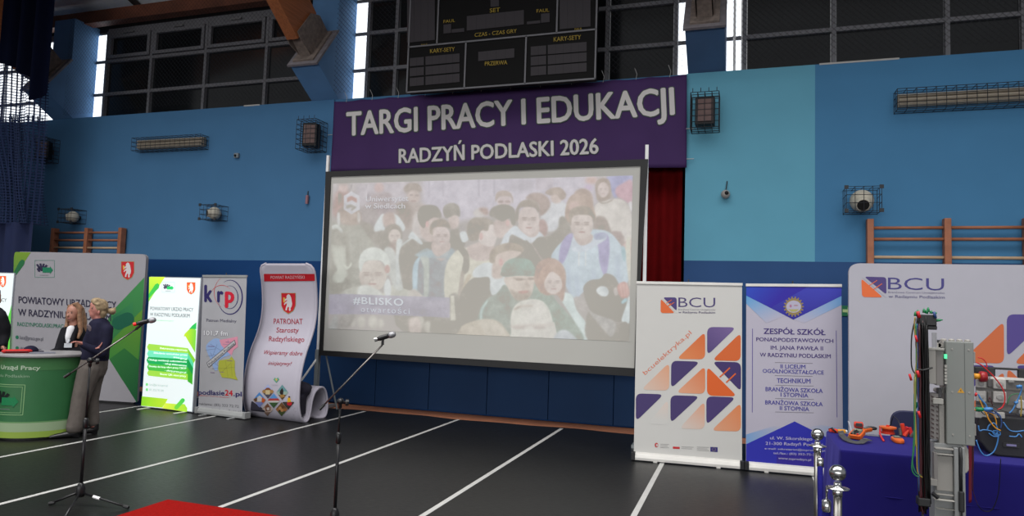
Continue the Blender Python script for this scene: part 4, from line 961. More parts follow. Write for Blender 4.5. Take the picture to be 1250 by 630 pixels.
art.poly('blue_graphic', P6((49, 362), (200, 315), (260, 320), (49, 420)), (110, 150, 196), (168, 166, 182), (P6((49, 380))[0], P6((210, 318))[0]), layer=1)
art.poly('blue_graphic', P6((590, 330), (590, 440), (380, 322), (460, 310)), (130, 158, 196), (168, 166, 182), (P6((590, 400))[0], P6((420, 315))[0]), layer=1)
art.poly('blue_graphic', P6((49, 415), (315, 290), (585, 425), (583, 592), (49, 524)), (44, 46, 160), layer=2)
art.poly('blue_graphic', P6((216, 473), (583, 460), (583, 592), (216, 545)), (50, 40, 140), layer=3)
for s_, x0, y0, x1, y1, cap in (('ul. W. Sikorskiego 15', 180, 388, 452, 396, 3.6), ('21-300 Radzyń Podlaski', 155, 418, 470, 427, 3.6), ('e-mail: sekretariat@zsprodzyn.pl', 150, 443, 482, 456, 2.2), ('tel./fax.: (83) 352-75-32', 198, 469, 438, 479, 2.5), ('www.zsprodzyn.pl', 225, 497, 405, 507, 2.6)):
    art.text('address_lettering', s_, P6((x0, y0))[0], P6((x1, y1))[0], cap, (176, 172, 200), .014, layer=5)
art.done()

# ---- heraldic shield with a bear, logo of books and arrow (used on several prints)
def shield(art, R, x0, y0, x1, y1, red=(178, 32, 40), white=(190, 186, 188), L=3):
    w_, h = x1-x0, y1-y0; f = lambda pts: R(*[(x0+a*w_, y0+b*h) for a, b in pts])
    art.poly('coat_of_arms', f([(-.03, -.02), (1.03, -.02), (1.02, .62), (.85, .88), (.5, 1.04), (.15, .88), (-.02, .62)]), (150, 130, 80), layer=L)
    art.poly('coat_of_arms', f([(0, 0), (1, 0), (1, .6), (.83, .86), (.5, 1), (.17, .86), (0, .6)]), red, layer=L+1)
    bear = [(.40, .10), (.50, .04), (.62, .08), (.70, .20), (.74, .36), (.78, .52), (.74, .66), (.66, .74), (.68, .84), (.58, .90), (.54, .82), (.56, .72), (.50, .66), (.42, .74), (.40, .86), (.28, .84), (.32, .70), (.38, .60), (.40, .50), (.30, .52), (.22, .60), (.18, .54), (.28, .44), (.40, .38), (.42, .32), (.28, .38), (.20, .36), (.24, .30), (.38, .24), (.36, .16)]
    art.poly('coat_of_arms', f(bear), white, layer=L+2)
    art.poly('coat_of_arms', f([(.12, .2), (.26, .22), (.24, .46), (.14, .44)]), (200, 160, 70), layer=L+2)
def books_arrow(art, R, x0, y0, x1, y1, green=(24, 110, 78), dark=(44, 40, 66), frame=(70, 120, 104), bgc=None, L=3):
    w_, h = x1-x0, y1-y0; f = lambda pts: R(*[(x0+a*w_, y0+b*h) for a, b in pts])
    for a, b in (((0, 0), (1, 0)), ((1, 0), (1, 1)), ((1, 1), (0, 1)), ((0, 1), (0, 0))): art.line('employment_office_logo', f([a])[0], f([b])[0], .45, frame, layer=L)
    for k in range(4):
        q = math.radians(-118+22*k); cx, cy = .36, .62; d = (math.cos(q), math.sin(q)); n_ = (-d[1], d[0])
        art.poly('employment_office_logo', f([(cx+n_[0]*.05, cy+n_[1]*.05), (cx+d[0]*.34+n_[0]*.06-.10*(2-k)*.5, cy+d[1]*.44+n_[1]*.06), (cx+d[0]*.34-n_[0]*.05-.10*(2-k)*.5, cy+d[1]*.44-n_[1]*.05), (cx-n_[0]*.05, cy-n_[1]*.05)]), dark, layer=L+1+k % 2)
    art.poly('employment_office_logo', f([(.1, .5), (.2, .38), (.3, .5), (.26, .68), (.16, .66)]), dark, layer=L+1)
    art.poly('employment_office_logo', f([(.40, .42), (.78, .42), (.78, .34), (.93, .57), (.78, .80), (.78, .72), (.40, .72)]), green, layer=L+3)
    art.line('employment_office_logo', f([(.25, .87)])[0], f([(.7, .87)])[0], .45, (110, 108, 116), layer=L+1)

# ---- big fabric wall of the employment office
A, B = on_z(115, 490.7), on_z(166.7, 494); U = (B-A).normalized(); plw = Plane(B, U)
fab = mat('fabric_wall_white', (146, 144, 150), .7, K=.80, noise=.02, spec=.1)
t = thing('display_wall', 'large white and green fabric display wall behind the two women at the counter', 'display wall', B-U*1.4)
c4 = [(20.3, 307.5), (177.3, 310), (167.3, 495), (7, 484)]
uv = [plw.uv(*p) for p in c4]; zt = (uv[0][1]+uv[1][1])/2; u0, u1 = uv[0][0], (uv[1][0]+uv[2][0])/2
pts = rounded([(u0, zt), (u1, zt), (u1, .03), (u0, .03)], [.09, .09, .04, .04], 8)
mb = MB(); mb.prism([plw.P(u, v, -.06) for u, v in pts], plw.N*.06); mb.build('fabric_cover', fab, t)
mb = MB(); mb.prism([plw.P(u, v, -.01) for u, v in [(u0+.05, .0), (u1-.05, 0), (u1-.05, .035), (u0+.05, .035)]], plw.N*-.04); mb.build('foot_frame', blk_pl, t)
L5, L7, L8 = V(0, 300, 3.937), V(0, 300, 6.944), V(140, 300, 6.3)
art = Art(plw, t, K=.80)
GD, GM, GL = (24, 96, 66), (64, 122, 50), (112, 146, 48)
art.poly('green_graphic', rounded(L7((126, 52), (262, 56), (114, 282), (118, 100)), [2.6, 0, 0, 0]), (112, 142, 44), (78, 128, 56), (L7((200, 60))[0], L7((120, 260))[0]), layer=1)
def capsule(R, x0, y0, x1, y1, r, n=8):
    d = math.atan2(y1-y0, x1-x0); pts = [(x1+r*math.cos(d+q), y1+r*math.sin(d+q)) for q in np.linspace(-math.pi/2, math.pi/2, n)]+[(x0-r*math.cos(d+q), y0-r*math.sin(d+q)) for q in np.linspace(-math.pi/2, math.pi/2, n)]; return R(*pts)
art.poly('green_graphic', L7((118, 225), (165, 135), (185, 118), (205, 122), (210, 145), (200, 168), (117, 276)), (36, 100, 60), layer=2)
big = [(176.4, 338.5), (137, 380), (131, 392), (126, 418), (122, 436), (133.5, 438.5), (167, 491.5), (167.4, 480), (173, 400)]
art.poly('green_graphic', big, (58, 128, 70), (24, 92, 50), ((176, 345), (150, 470)), layer=1)
art.poly('green_graphic', [(173.9, 378), (140, 412), (126, 430), (133.5, 438.5), (150, 465), (169, 440)], (90, 134, 40), (50, 120, 52), ((172, 385), (140, 450)), layer=2)
art.poly('green_graphic', [(133.6, 438.6), (152, 425), (170, 440), (167.3, 491)], (40, 104, 50), (22, 84, 48), ((140, 440), (166, 480)), layer=3)
art.poly('green_graphic', capsule(L5, 570, 372, 614, 352, 32), (18, 84, 62), layer=4)
art.poly('green_graphic', L5((540, 340), (600, 300), (640, 270), (640, 340), (560, 400)), (22, 90, 64), (50, 120, 70), (L5((545, 390))[0], L5((640, 290))[0]), layer=3)
books_arrow(art, L7, 297, 124, 462, 268); shield(art, L7, 1030, 136, 1136, 287)
TN = (44, 42, 62)
art.text('office_lettering', 'POWIATOWY URZĄD PRACY', L5((90, 275))[0], L5((560, 302))[0], 8, TN, .022, layer=5)
art.text('office_lettering', 'W RADZYNIU PODLASKIM', L5((88, 335))[0], L5((535, 362))[0], 8, TN, .022, layer=5)
art.text('web_lettering', 'RADZYNPODLASKI.PRACA.GOV.PL', L5((84, 385))[0], L5((392, 401))[0], 4.6, (40, 108, 84), .012, layer=5)
art.text('web_lettering', 'lura@praca.gov.pl', L5((97, 449))[0], L5((208, 457))[0], 4.4, (88, 88, 98), .005, layer=5)
art.text('web_lettering', '(83) 352 93 80', L5((97, 503))[0], L5((200, 512))[0], 4.0, (88, 88, 98), .005, layer=5)
for y in (440, 492): art.poly('web_lettering', [L5(q)[0] for q in circ(83, y, 8, 9, 14)], (34, 104, 78), layer=5)
art.done()

# ---- illuminated boxes of the employment office
def lightbox(label, pl, A, W, H, D):
    t = thing('light_box', label, 'light box', A+pl.U*W/2)
    mb = MB(); mb.prism([pl.P(u, v, -D) for u, v in ((0, .01), (W, .01), (W, H), (0, H))], pl.N*(D-.004)); mb.build('aluminium_frame', mat('box_edge', (160, 164, 172), .4, .3, K=KB), t, bevel=.004)
    mb = MB(); mb.prism([pl.P(u, v, -.003) for u, v in ((.012, .022), (W-.012, .022), (W-.012, H-.012), (.012, H-.012))], pl.N*.003)
    mb.build('lit_fabric', mat('lit_white', (236, 246, 246), .8, K=2.2, emit=.78, noise=0), t)
    for k in (.15, .85):
        mb = MB(); mb.obox(pl.P(W*k, .006, -D/2), pl.U*.03, pl.N*.22, Vector((0, 0, .005))); mb.build('foot', alu_l, t)
    return t
lit = mat_print('lit_print', emit=1.0)
class LitArt(Art):
    def color(s, rgb): return tuple(lin(v)*.82 for v in rgb)
A, B = on_z(172, 497.5), on_z(234.8, 504.5); plb = Plane(A, B-A); W = (B-A).length; H = (plb.uv(181.8, 337.5)[1]+plb.uv(243.7, 339)[1])/2
t = lightbox('glowing white and green light box beside the microphone head', plb, A, W, H, .07)
art = LitArt(plb, t, m=lit); C7, C9 = V(165, 320, 3.15), V(168, 400, 6)
def box_art(art, R8, dx=0):
    pass
LM, LG = (188, 216, 62), (70, 190, 80)
art.poly('green_graphic', L8((266, 240), (388, 240), (300, 372), (262, 432)), (196, 222, 60), (120, 196, 60), (L8((340, 240))[0], L8((262, 425))[0]), layer=1)
art.poly('green_graphic', L8((264, 370), (312, 298), (330, 288), (345, 300), (340, 325), (262, 405)), (60, 180, 70), layer=2)
books_arrow(art, L8, 366, 280, 462, 358, green=(40, 190, 100), dark=(70, 74, 90), frame=(170, 205, 200)); shield(art, L8, 557, 283, 620, 372, red=(236, 90, 50), white=(250, 236, 230))
art.text('office_lettering', 'POWIATOWY URZĄD PRACY', L8((275, 495))[0], L8((606, 506))[0], 4.2, (92, 98, 104), .01, layer=2)
art.text('office_lettering', 'W RADZYNIU PODLASKIM', L8((272, 540))[0], L8((578, 552))[0], 4.2, (92, 98, 104), .01, layer=2)
art.text('office_lettering', 'radzynpodlaski.praca.gov.pl', L8((300, 576))[0], L8((452, 582))[0], 1.6, (120, 200, 140), 0, layer=2)
def bar(y0, y1, yr0, yr1, c, x0=76, x1=368): art.poly('service_bars', C9((x0+6, y0), (x1, yr0), (x1, yr1), (x0+4, y1), (x0-6, (y0+y1)/2)), c, layer=2)
art.poly('green_graphic', C9((368, 150), (424, 236), (410, 262), (368, 185)), (120, 190, 50), layer=1)
art.poly('green_graphic', C9((368, 188), (411, 250), (408, 300), (366, 222)), (80, 196, 150), layer=1)
art.poly('green_graphic', C9((366, 222), (408, 300), (404, 350), (362, 280)), (20, 140, 66), layer=1)
art.poly('green_graphic', C9((362, 280), (404, 345), (402, 418), (368, 395), (358, 350)), (60, 160, 40), layer=1)
bar(118, 166, 150, 188, (150, 204, 70)); bar(166, 214, 188, 232, (110, 214, 176)); bar(214, 262, 232, 290, (26, 160, 84), 72); bar(262, 312, 290, 340, (70, 176, 66), 76); bar(312, 352, 340, 384, (150, 204, 70), 76)
for s_, x0, x1, y in (('Elektroniczna rejestracja', 165, 365, 156), ('Składanie wniosków przez', 118, 366, 190), ('praca.gov.pl', 265, 362, 220), ('Obsługa ewidencji cudzoziemców', 80, 362, 240), ('- usługi elektroniczne', 190, 360, 268), ('Dostęp do bazy ofert pracy CBOP', 84, 358, 288), ('- oferty.praca.gov.pl', 200, 356, 318), ('Skaner QR: okno pracy', 165, 355, 345)):
    art.text('service_lettering', s_, C9((x0, y))[0], C9((x1, y+11+6))[0], 2.1, (236, 250, 240), .02, layer=3)
art.poly('green_graphic', C9((345, 45), (386, 5), (410, 0), (430, 20), (422, 185), (350, 62), (338, 66)), (180, 212, 40), (110, 196, 60), (C9((345, 60))[0], C9((425, 60))[0]), layer=1)
art.poly('green_graphic', C9((378, 12), (400, -14), (432, -40), (430, 12), (400, 8)), (40, 176, 80), layer=2)
art.poly('green_graphic', C9((32, 503), (222, 522), (205, 552), (180, 586), (26, 572)), (176, 214, 50), (130, 198, 40), (C9((200, 530))[0], C9((40, 570))[0]), layer=1)
art.poly('green_graphic', C9((205, 552), (290, 560), (345, 560), (364, 590), (362, 618), (180, 590)), (206, 226, 70), (150, 204, 50), (C9((200, 560))[0], C9((360, 600))[0]), layer=1)
art.poly('green_graphic', capsule(C9, 285, 585, 332, 532, 15), (60, 190, 80), (110, 200, 60), ((C9((330, 530))[0]), C9((285, 590))[0]), layer=3)
for y, s_ in ((418, 'lura@praca.gov.pl'), (456, '83 352 93 80')):
    art.poly('contact_lettering', [C9(q)[0] for q in circ(69, y-2, 9, 11, 12)], (120, 210, 130), layer=2); art.text('contact_lettering', s_, C9((86, y+6))[0], C9((220 if y < 430 else 192, y+14))[0], 2.6, (150, 170, 160), 0, layer=2)
art.done()
# the same kind of box at the very left edge
Yb_ = 8.3; P = on_y(17.5, 333, Yb_); zt2 = P.z; Wb = 1.0; plc = Plane((P.x-Wb, Yb_, 0), (1, 0, 0))
t = lightbox('glowing white light box cut off by the left picture edge', plc, plc.O, Wb, zt2, .1)
art = LitArt(plc, t, m=lit)
shield(art, V(0, 300, 6.944), 0-2, 258, 52, 350, red=(236, 90, 50), white=(250, 236, 230))
art.text('office_lettering', 'POWIATOWY URZĄD PRACY', (-57, 366), (8.5, 368.5), 4, (92, 98, 104), .01, layer=2)
art.poly('green_graphic', [(12, 380), (14, 372), (10, 470), (0, 470), (-6, 440)], (90, 190, 70), layer=1)
art.done()

# ---- radio station banner
krs = mat('grey_sheet', (160, 160, 165), .6, K=KB, noise=.05, nscale=2.5, spec=.2)
Pa, Pb = on_z(236, 504.5), on_z(301.5, 512.5)
t, pl = rollup('silver-grey radio roll-up banner with a coloured regional map', [(248, 337), (301.3, 337.3), (295.3, 507), (242, 500.5)], ((241, 504.6), (302, 512.2)), grey_base, krs)
art = Art(pl, t, K=KB); K1, K2 = V(238, 330, 7.0), V(232, 410, 6.0)
NAV = (44, 38, 92)
def arc(cx, cy, rx, ry, a0, a1, w0, w1, c, L):
    n = 26; P_ = [K1((cx+rx*math.cos(math.radians(a0+(a1-a0)*k/n)), cy+ry*math.sin(math.radians(a0+(a1-a0)*k/n))))[0] for k in range(n+1)]
    art.path('station_logo', P_, [w0+(w1-w0)*math.sin(math.pi*k/n) for k in range(n+1)], c, layer=L)
arc(300, 230, 105, 146, -120, 165, .3, 1.6, NAV, 1); arc(298, 230, 70, 98, -110, 140, .2, 1.0, NAV, 1); arc(290, 190, 125, 145, 120, 238, .15, .6, (186, 60, 60), 2); arc(230, 260, 110, 132, -150, -50, .15, .6, (186, 60, 60), 2)
art.text('station_logo', 'k', K1((80, 266))[0], K1((152, 268))[0], 19.5, NAV, .05, layer=3); art.text('station_logo', 'r', K1((190, 268))[0], K1((245, 270))[0], 18.5, NAV, .05, layer=3); art.text('station_logo', 'p', K1((256, 272))[0], K1((338, 274))[0], 18.5, (190, 30, 52), .05, layer=3)
art.text('caption_lettering', 'Patron Medialny', K1((98, 438))[0], K1((356, 446))[0], 3.4, (60, 60, 84), .008, layer=1)
art.text('frequency_lettering', '101,7 fm', K1((74, 556))[0], K1((284, 562))[0], 6, (78, 78, 90), .06, layer=1); art.text('frequency_lettering', '101,7 fm', K1((76, 555))[0], K1((282, 561))[0], 5.8, (214, 214, 218), .02, layer=2)
art.poly('region_map', smooth_closed(K2((120, 70), (180, 20), (240, 40), (300, 130), (240, 160), (200, 200), (210, 240), (180, 250), (150, 170), (130, 130)), 4), (140, 165, 206), layer=2)
art.poly('region_map', K2((216, 30), (290, 18), (350, 5), (352, 80), (318, 105), (305, 145), (268, 110), (230, 70)), (206, 140, 160), layer=3)
art.poly('region_map', K2((215, 180), (290, 170), (304, 150), (330, 185), (328, 240), (335, 290), (352, 325), (290, 310), (235, 305), (205, 240)), (164, 168, 62), layer=4)
for a, b in (((235, 265), (300, 200)), ((260, 180), (280, 300)), ((300, 175), (310, 300)), ((215, 240), (330, 230))): art.line('region_map', K2(a)[0], K2(b)[0], .3, (128, 132, 60), layer=5)
for (a, b), (c, d) in (((110, 105), (190, 95)), ((120, 150), (250, 130)), ((150, 120), (180, 190)), ((150, 60), (230, 110)), ((200, 60), (170, 140)), ((240, 60), (330, 70)), ((280, 30), (290, 110)), ((160, 240), (210, 235)), ((180, 200), (215, 225))): art.line('region_map', K2((a, b))[0], K2((c, d))[0], .3, (110, 124, 160), layer=5)
for x, y, w_ in ((132, 76, 50), (262, 46, 60), (270, 182, 44), (220, 265, 30), (150, 268, 30)): art.line('region_map', K2((x, y))[0], K2((x+w_, y+2))[0], .55, (116, 84, 130), layer=5)
art.poly('region_map', K2((122, 198), (328, 28), (338, 62), (138, 232)), (70, 70, 76), layer=6); art.poly('region_map', K2((126, 199), (326, 34), (334, 60), (140, 227)), (178, 178, 182), layer=7)
art.text('region_map', 'Południowe Podlasie', K2((146, 216))[0], K2((330, 62))[0], 2.8, (70, 68, 76), .01, layer=8)
art.text('web_lettering', 'podlasie', K2((62, 430))[0], K2((254, 436))[0], 5.6, NAV, .03, layer=2); art.text('web_lettering', '24', K2((256, 436))[0], K2((314, 440))[0], 6.6, (184, 34, 48), .03, layer=2); art.text('web_lettering', '.pl', K2((318, 440))[0], K2((380, 444))[0], 5.6, NAV, .03, layer=2)
art.text('web_lettering', 'PIERWSZY PORTAL REGIONU', K2((66, 440))[0], K2((290, 456))[0], 1.2, (180, 70, 76), 0, layer=2)
for s_, y, x0, x1 in (('reklama: (83) 333 72 72', 505, 66, 358), ('reklama@radiopodlasie.pl', 542, 52, 370)): art.text('contact_lettering', s_, K2((x0, y))[0], K2((x1, y+22))[0], 3.0, (104, 104, 108), .01, layer=1)
art.done()

# ---- wavy fabric stand of the county
pr = [(8.53, 2.235), (8.585, 2.08), (8.625, 1.93), (8.66, 1.72), (8.665, 1.52), (8.63, 1.32), (8.56, 1.15), (8.48, 1.0), (8.41, .82), (8.365, .62), (8.355, .42), (8.37, .25), (8.42, .10), (8.49, .025), (8.56, .012), (8.615, .05), (8.65, .16), (8.675, .29), (8.72, .38), (8.79, .435), (8.87, .455), (8.95, .44), (9.02, .37), (9.06, .26), (9.075, .14), (9.05, .05), (9.0, .012), (8.9, .012)]
Rb = Vector((-5.815, 0, 0)); Ed = Vector((-1.0, .135, 0)).normalized()
sp = []
for i in range(len(pr)-1):       # smooth the path
    p0, p1, p2, p3 = [np.array(pr[max(0, min(len(pr)-1, i+k-1))]) for k in range(4)]
    for j in range(4): tt = j/4; sp.append(.5*((2*p1)+(-p0+p2)*tt+(2*p0-5*p1+4*p2-p3)*tt*tt+(-p0+3*p1-3*p2+p3)*tt**3))
sp.append(np.array(pr[-1])); path = [Vector((-5.815, a, b)) for a, b in sp]; Wd = 1.03
ext = Ext(path, -Ed, True)      # e grows to the right
t = thing('wavy_fabric_stand', 'white S-shaped fabric stand with a red stripe and diamond photographs', 'fabric display stand', (-6.3, 8.6, 0))
mb = MB(); n = len(path); inset = []
L_ = ext.a[-1]
for i, a in enumerate(ext.a):
    r_ = .13; e = 0
    for d_ in (a, L_-a):
        if d_ < r_: e = max(e, r_-math.sqrt(max(0, r_*r_-(r_-d_)**2)))
    inset.append(e)
for i in range(n-1):
    for j in range(10): pass
vs = []; 
NJ = 10
for i in range(n):
    for j in range(NJ+1):
        e = -Wd+inset[i]+(Wd-2*inset[i])*j/NJ; vs.append(path[i]+ext.E*e)
mb.add(vs, [(i*(NJ+1)+j, i*(NJ+1)+j+1, (i+1)*(NJ+1)+j+1, (i+1)*(NJ+1)+j) for i in range(n-1) for j in range(NJ)])
mb.build('fabric_sleeve', mat('stand_fabric', (172, 168, 180), .7, K=KB, noise=.015, spec=.1), t, smooth=True, solid=.03)
for nm, e in (('tube_frame', -.0), ('tube_frame', -Wd)):
    mb = MB(); mb.tube([p+ext.E*(e+(inset[i] if e else -inset[i])) for i, p in enumerate(path)], .019, 8); mb.build(nm, mat('stand_fabric', (172, 168, 180)), t, smooth=True)
art = Art(ext, t, K=KB, base=.019)
S1, S2 = V(310, 315, 4.847), V(295, 440, 7.873)
art.poly('red_stripe', S1((64, 92), (364, 92), (366, 134), (66, 137)), (168, 22, 34), layer=1)
art.text('title_lettering', 'POWIAT RADZYŃSKI', S1((104, 122))[0], S1((305, 121))[0], 3.7, (188, 160, 166), 0, layer=2)
shield(art, S1, 169, 208, 250, 328, red=(176, 28, 40), L=1)
BR_ = (150, 44, 58)
for s_, x0, y0, x1, y1, cap, b_, sh in (('PATRONAT', 122, 391, 294, 393, 6.4, .008, 0), ('Starosty', 137, 443, 270, 444, 6.0, .006, .12), ('Radzyńskiego', 92, 495, 302, 500, 6.0, .006, .12), ('Wspieramy dobre', 66, 572, 292, 580, 5.0, 0, .45)):
    art.text('title_lettering', s_, S1((x0, y0))[0], S1((x1, y1))[0], cap, BR_, b_, sh, layer=1)
art.text('title_lettering', 'inicjatywy!', S2((262, 45))[0], S2((492, 52))[0], 4.4, BR_, 0, .45, layer=1)
art.poly('heart_mark', S2((314, 185), (328, 166), (343, 176), (357, 166), (371, 183), (343, 216)), (80, 150, 120), layer=1); art.poly('heart_mark', S2((330, 180), (343, 176), (356, 182), (345, 202)), (196, 160, 90), layer=2)
art.text('heart_mark', 'RADZYŃSKI', S2((300, 242))[0], S2((360, 244))[0], 1.4, (150, 146, 160), 0, layer=1)
def dia(cx, cy, rx, ry, bands):
    for y0, y1, c in bands:        # horizontal bands inside a diamond
        pts = []
        def xw(y): return rx*(1-abs(y)/ry)
        ys = sorted(set([y0*ry, y1*ry]+([0] if y0 < 0 < y1 else [])))
        pts = [(cx+xw(y), cy+y) for y in ys]+[(cx-xw(y), cy+y) for y in ys[::-1]]
        art.poly('diamond_photograph', S2(*pts), c, layer=1)
dia(262, 298, 58, 68, [(-1, -.25, (150, 160, 200)), (-.25, .25, (150, 116, 70)), (.25, 1, (72, 70, 84))])
art.poly('diamond_photograph', S2((240, 285), (282, 285), (282, 325), (240, 325)), (184, 168, 130), layer=2); art.poly('diamond_photograph', S2((228, 283), (250, 262), (275, 262), (296, 283)), (120, 70, 46), layer=2)
dia(400, 305, 58, 72, [(-1, -.1, (96, 136, 140)), (-.1, .35, (140, 160, 150)), (.35, 1, (84, 62, 36))])
art.poly('diamond_photograph', S2((380, 290), (400, 262), (412, 290), (408, 330), (388, 335), (375, 310)), (40, 34, 34), layer=2); art.poly('diamond_photograph', S2((375, 330), (420, 325), (425, 350), (385, 358)), (150, 112, 60), layer=3)
dia(181, 376, 62, 72, [(-1, -.2, (70, 124, 184)), (-.2, .3, (150, 130, 120)), (.3, 1, (110, 120, 170))])
art.poly('diamond_photograph', S2((205, 350), (240, 375), (220, 405), (200, 395)), (176, 84, 40), layer=2); art.poly('diamond_photograph', S2((160, 352), (185, 335), (205, 352), (205, 392), (160, 392)), (180, 176, 176), layer=2); art.poly('diamond_photograph', S2((125, 370), (160, 350), (160, 385), (140, 392)), (90, 64, 44), layer=2)
dia(318, 384, 60, 70, [(-1, -.3, (84, 134, 190)), (-.3, 0, (160, 60, 60)), (0, .25, (184, 180, 176)), (.25, 1, (56, 84, 50))])
dia(458, 402, 56, 66, [(-1, -.1, (170, 168, 180)), (-.1, 1, (60, 54, 50))])
art.poly('diamond_photograph', S2((450, 360), (475, 352), (485, 395), (450, 400)), (206, 160, 44), layer=2); art.poly('diamond_photograph', S2((445, 402), (495, 398), (490, 425), (470, 432), (450, 425)), (180, 34, 48), layer=3); art.poly('diamond_photograph', S2((460, 342), (474, 342), (476, 356), (460, 356)), (70, 50, 44), layer=3)
dia(257, 466, 56, 60, [(-1, -.2, (150, 130, 110)), (-.2, .4, (176, 160, 150)), (.4, 1, (120, 96, 84))])
art.poly('diamond_photograph', S2((235, 440), (262, 410), (285, 450), (290, 475), (240, 485)), (110, 70, 50), layer=2); art.poly('diamond_photograph', S2((250, 450), (275, 445), (280, 470), (255, 475)), (188, 180, 176), layer=3)
dia(394, 464, 58, 66, [(-1, -.1, (110, 80, 50)), (-.1, .3, (150, 100, 60)), (.3, 1, (70, 84, 50))])
for x, y, r_ in ((380, 455, 16), (405, 445, 13), (398, 475, 14), (375, 478, 10)): art.poly('diamond_photograph', [S2(q)[0] for q in circ(x, y, r_, r_, 10)], random.choice([(96, 60, 36), (176, 130, 84), (60, 44, 34)]), layer=2)
for k in range(60):
    x = random.uniform(70, 545); y = random.uniform(380, 560)
    if abs(x-320)/260+abs(y-380)/165 < 1: continue
    art.line('fine_pattern', S2((x, y))[0], S2((x+random.uniform(6, 16), y+random.uniform(-5, 8)))[0], .35, (138, 134, 146), layer=1)
art.done()
cl = MB()
cl.ball((-6.32, 8.66, .34), (.42, .13, .2), 20); cl.ball((-6.0, 8.62, .44), (.2, .12, .12), 16); cl.ball((-6.1, 8.72, .46), (.25, .12, .09), 14); cl.box((-6.7, 8.47, .10), (-5.86, 8.62, .36))
cl = remesh(cl, .02, 8); cl.top('dark_cloth', mat('navy_cloth', (24, 22, 34), .9, noise=.2), 'dark navy cloth bundle lying inside the wavy white stand', 'cloth', base=(-6.3, 8.6, .05), smooth=True)

# ================================================================== FIXTURES ON THE WALL
wire = mat('cage_wire', (44, 46, 50), .6, .3, spec=.3)
def cage(mb, x0, x1, z0, z1, y0, y1, nx, nz, ny, r=.004):
    def b(p, q): mb.tube([p, q], r, 4, caps=False)
    X = [x0+(x1-x0)*i/nx for i in range(nx+1)]; Z = [z0+(z1-z0)*i/nz for i in range(nz+1)]; Y = [y0+(y1-y0)*i/ny for i in range(ny+1)]
    for x in X: b((x, y0, z0), (x, y0, z1)); b((x, y0, z0), (x, y1, z0)); b((x, y0, z1), (x, y1, z1))
    for z in Z: b((x0, y0, z), (x1, y0, z)); b((x0, y0, z), (x0, y1, z)); b((x1, y0, z), (x1, y1, z))
    for y in Y[1:]:
        b((x0, y, z0), (x1, y, z0)); b((x0, y, z1), (x1, y, z1)); b((x0, y, z0), (x0, y, z1)); b((x1, y, z0), (x1, y, z1))
# radiant heaters
hm = mat('heater_tube', (128, 120, 108), .4, .3, noise=.1)
def heater(label, p0, p1, zc, h=.23, d=.22):
    t = thing('radiant_heater', label, 'heater', ((p0+p1)/2, YW, zc), 'caged radiant heaters on the blue wall')
    mb = MB()
    for k in range(3): mb.tube([(p0+.04, YW-.11, zc-.055+.055*k), (p1-.04, YW-.11, zc-.055+.055*k)], .026, 8)
    mb.box((p0+.03, YW-.09, zc-.085), (p1-.03, YW-.03, zc+.085)); mb.build('heating_body', hm, t)
    mb = MB()
    for x in (p0+.15, p1-.15): mb.box((x-.02, YW-.08, zc-.03), (x+.02, YW, zc+.03))
    mb.each('mounting_bracket', steel, t)
    mb = MB(); cage(mb, p0, p1, zc-h/2-.02, zc+h/2-.01, YW-d, YW, int((p1-p0)/.11), 3, 2, .0045); mb.build('wire_cage', wire, t)
heater('long caged wall heater left of the projection screen', -11.12, -9.5, 4.60)
heater('long caged wall heater at the right edge of the picture', 1.93, 4.1, 4.64, h=.27)
# loudspeakers in cages
spk = mat('speaker_grille', (88, 70, 68), .7, noise=.1); spb = mat('speaker_black', (22, 22, 24), .6)
def wall_speaker(label, x, z, yaw, w_=.26, h=.40):
    t = thing('wall_loudspeaker', label, 'loudspeaker', (x, YW, z), 'caged loudspeakers on the blue wall')
    R = Matrix.Rotation(yaw, 3, 'Z'); c = Vector((x, YW-.19, z))
    mb = MB(); mb.obox(c, R @ Vector((w_/2, 0, 0)), R @ Vector((0, .10, 0)), Vector((0, 0, h/2))); mb.build('speaker_box', spb, t, bevel=.015)
    mb = MB(); mb.obox(c+R @ Vector((0, -.104, 0)), R @ Vector((w_/2-.03, 0, 0)), R @ Vector((0, .008, 0)), Vector((0, 0, h/2-.035))); mb.build('grille', spk, t, bevel=.01)
    mb = MB(); mb.box((x-.03, YW-.1, z-.04), (x+.03, YW, z+.04)); mb.build('wall_bracket', steel, t)
    mb = MB(); cage(mb, x-w_/2-.06, x+w_/2+.06, z-h/2-.06, z+h/2+.05, YW-.36, YW, 4, 6, 3, .005)
    for k in range(4): mb.tube([(x-w_/2-.03+k*(w_+.06)/3, YW-.36, z+h/2+.05), (x-w_/2-.03+k*(w_+.06)/3, YW-.36, z+h/2+.11)], .005, 4)
    mb.build('wire_cage', wire, t)
wall_speaker('caged black loudspeaker beside the left end of the purple banner', -7.13, 4.57, .25)
wall_speaker('caged loudspeaker with brownish grille on the teal wall right of the banner', -.53, 4.60, 0, .27, .40)
wall_speaker('caged loudspeaker high on the wall beside the blue net', -13.42, 4.57, .5, .24, .36)
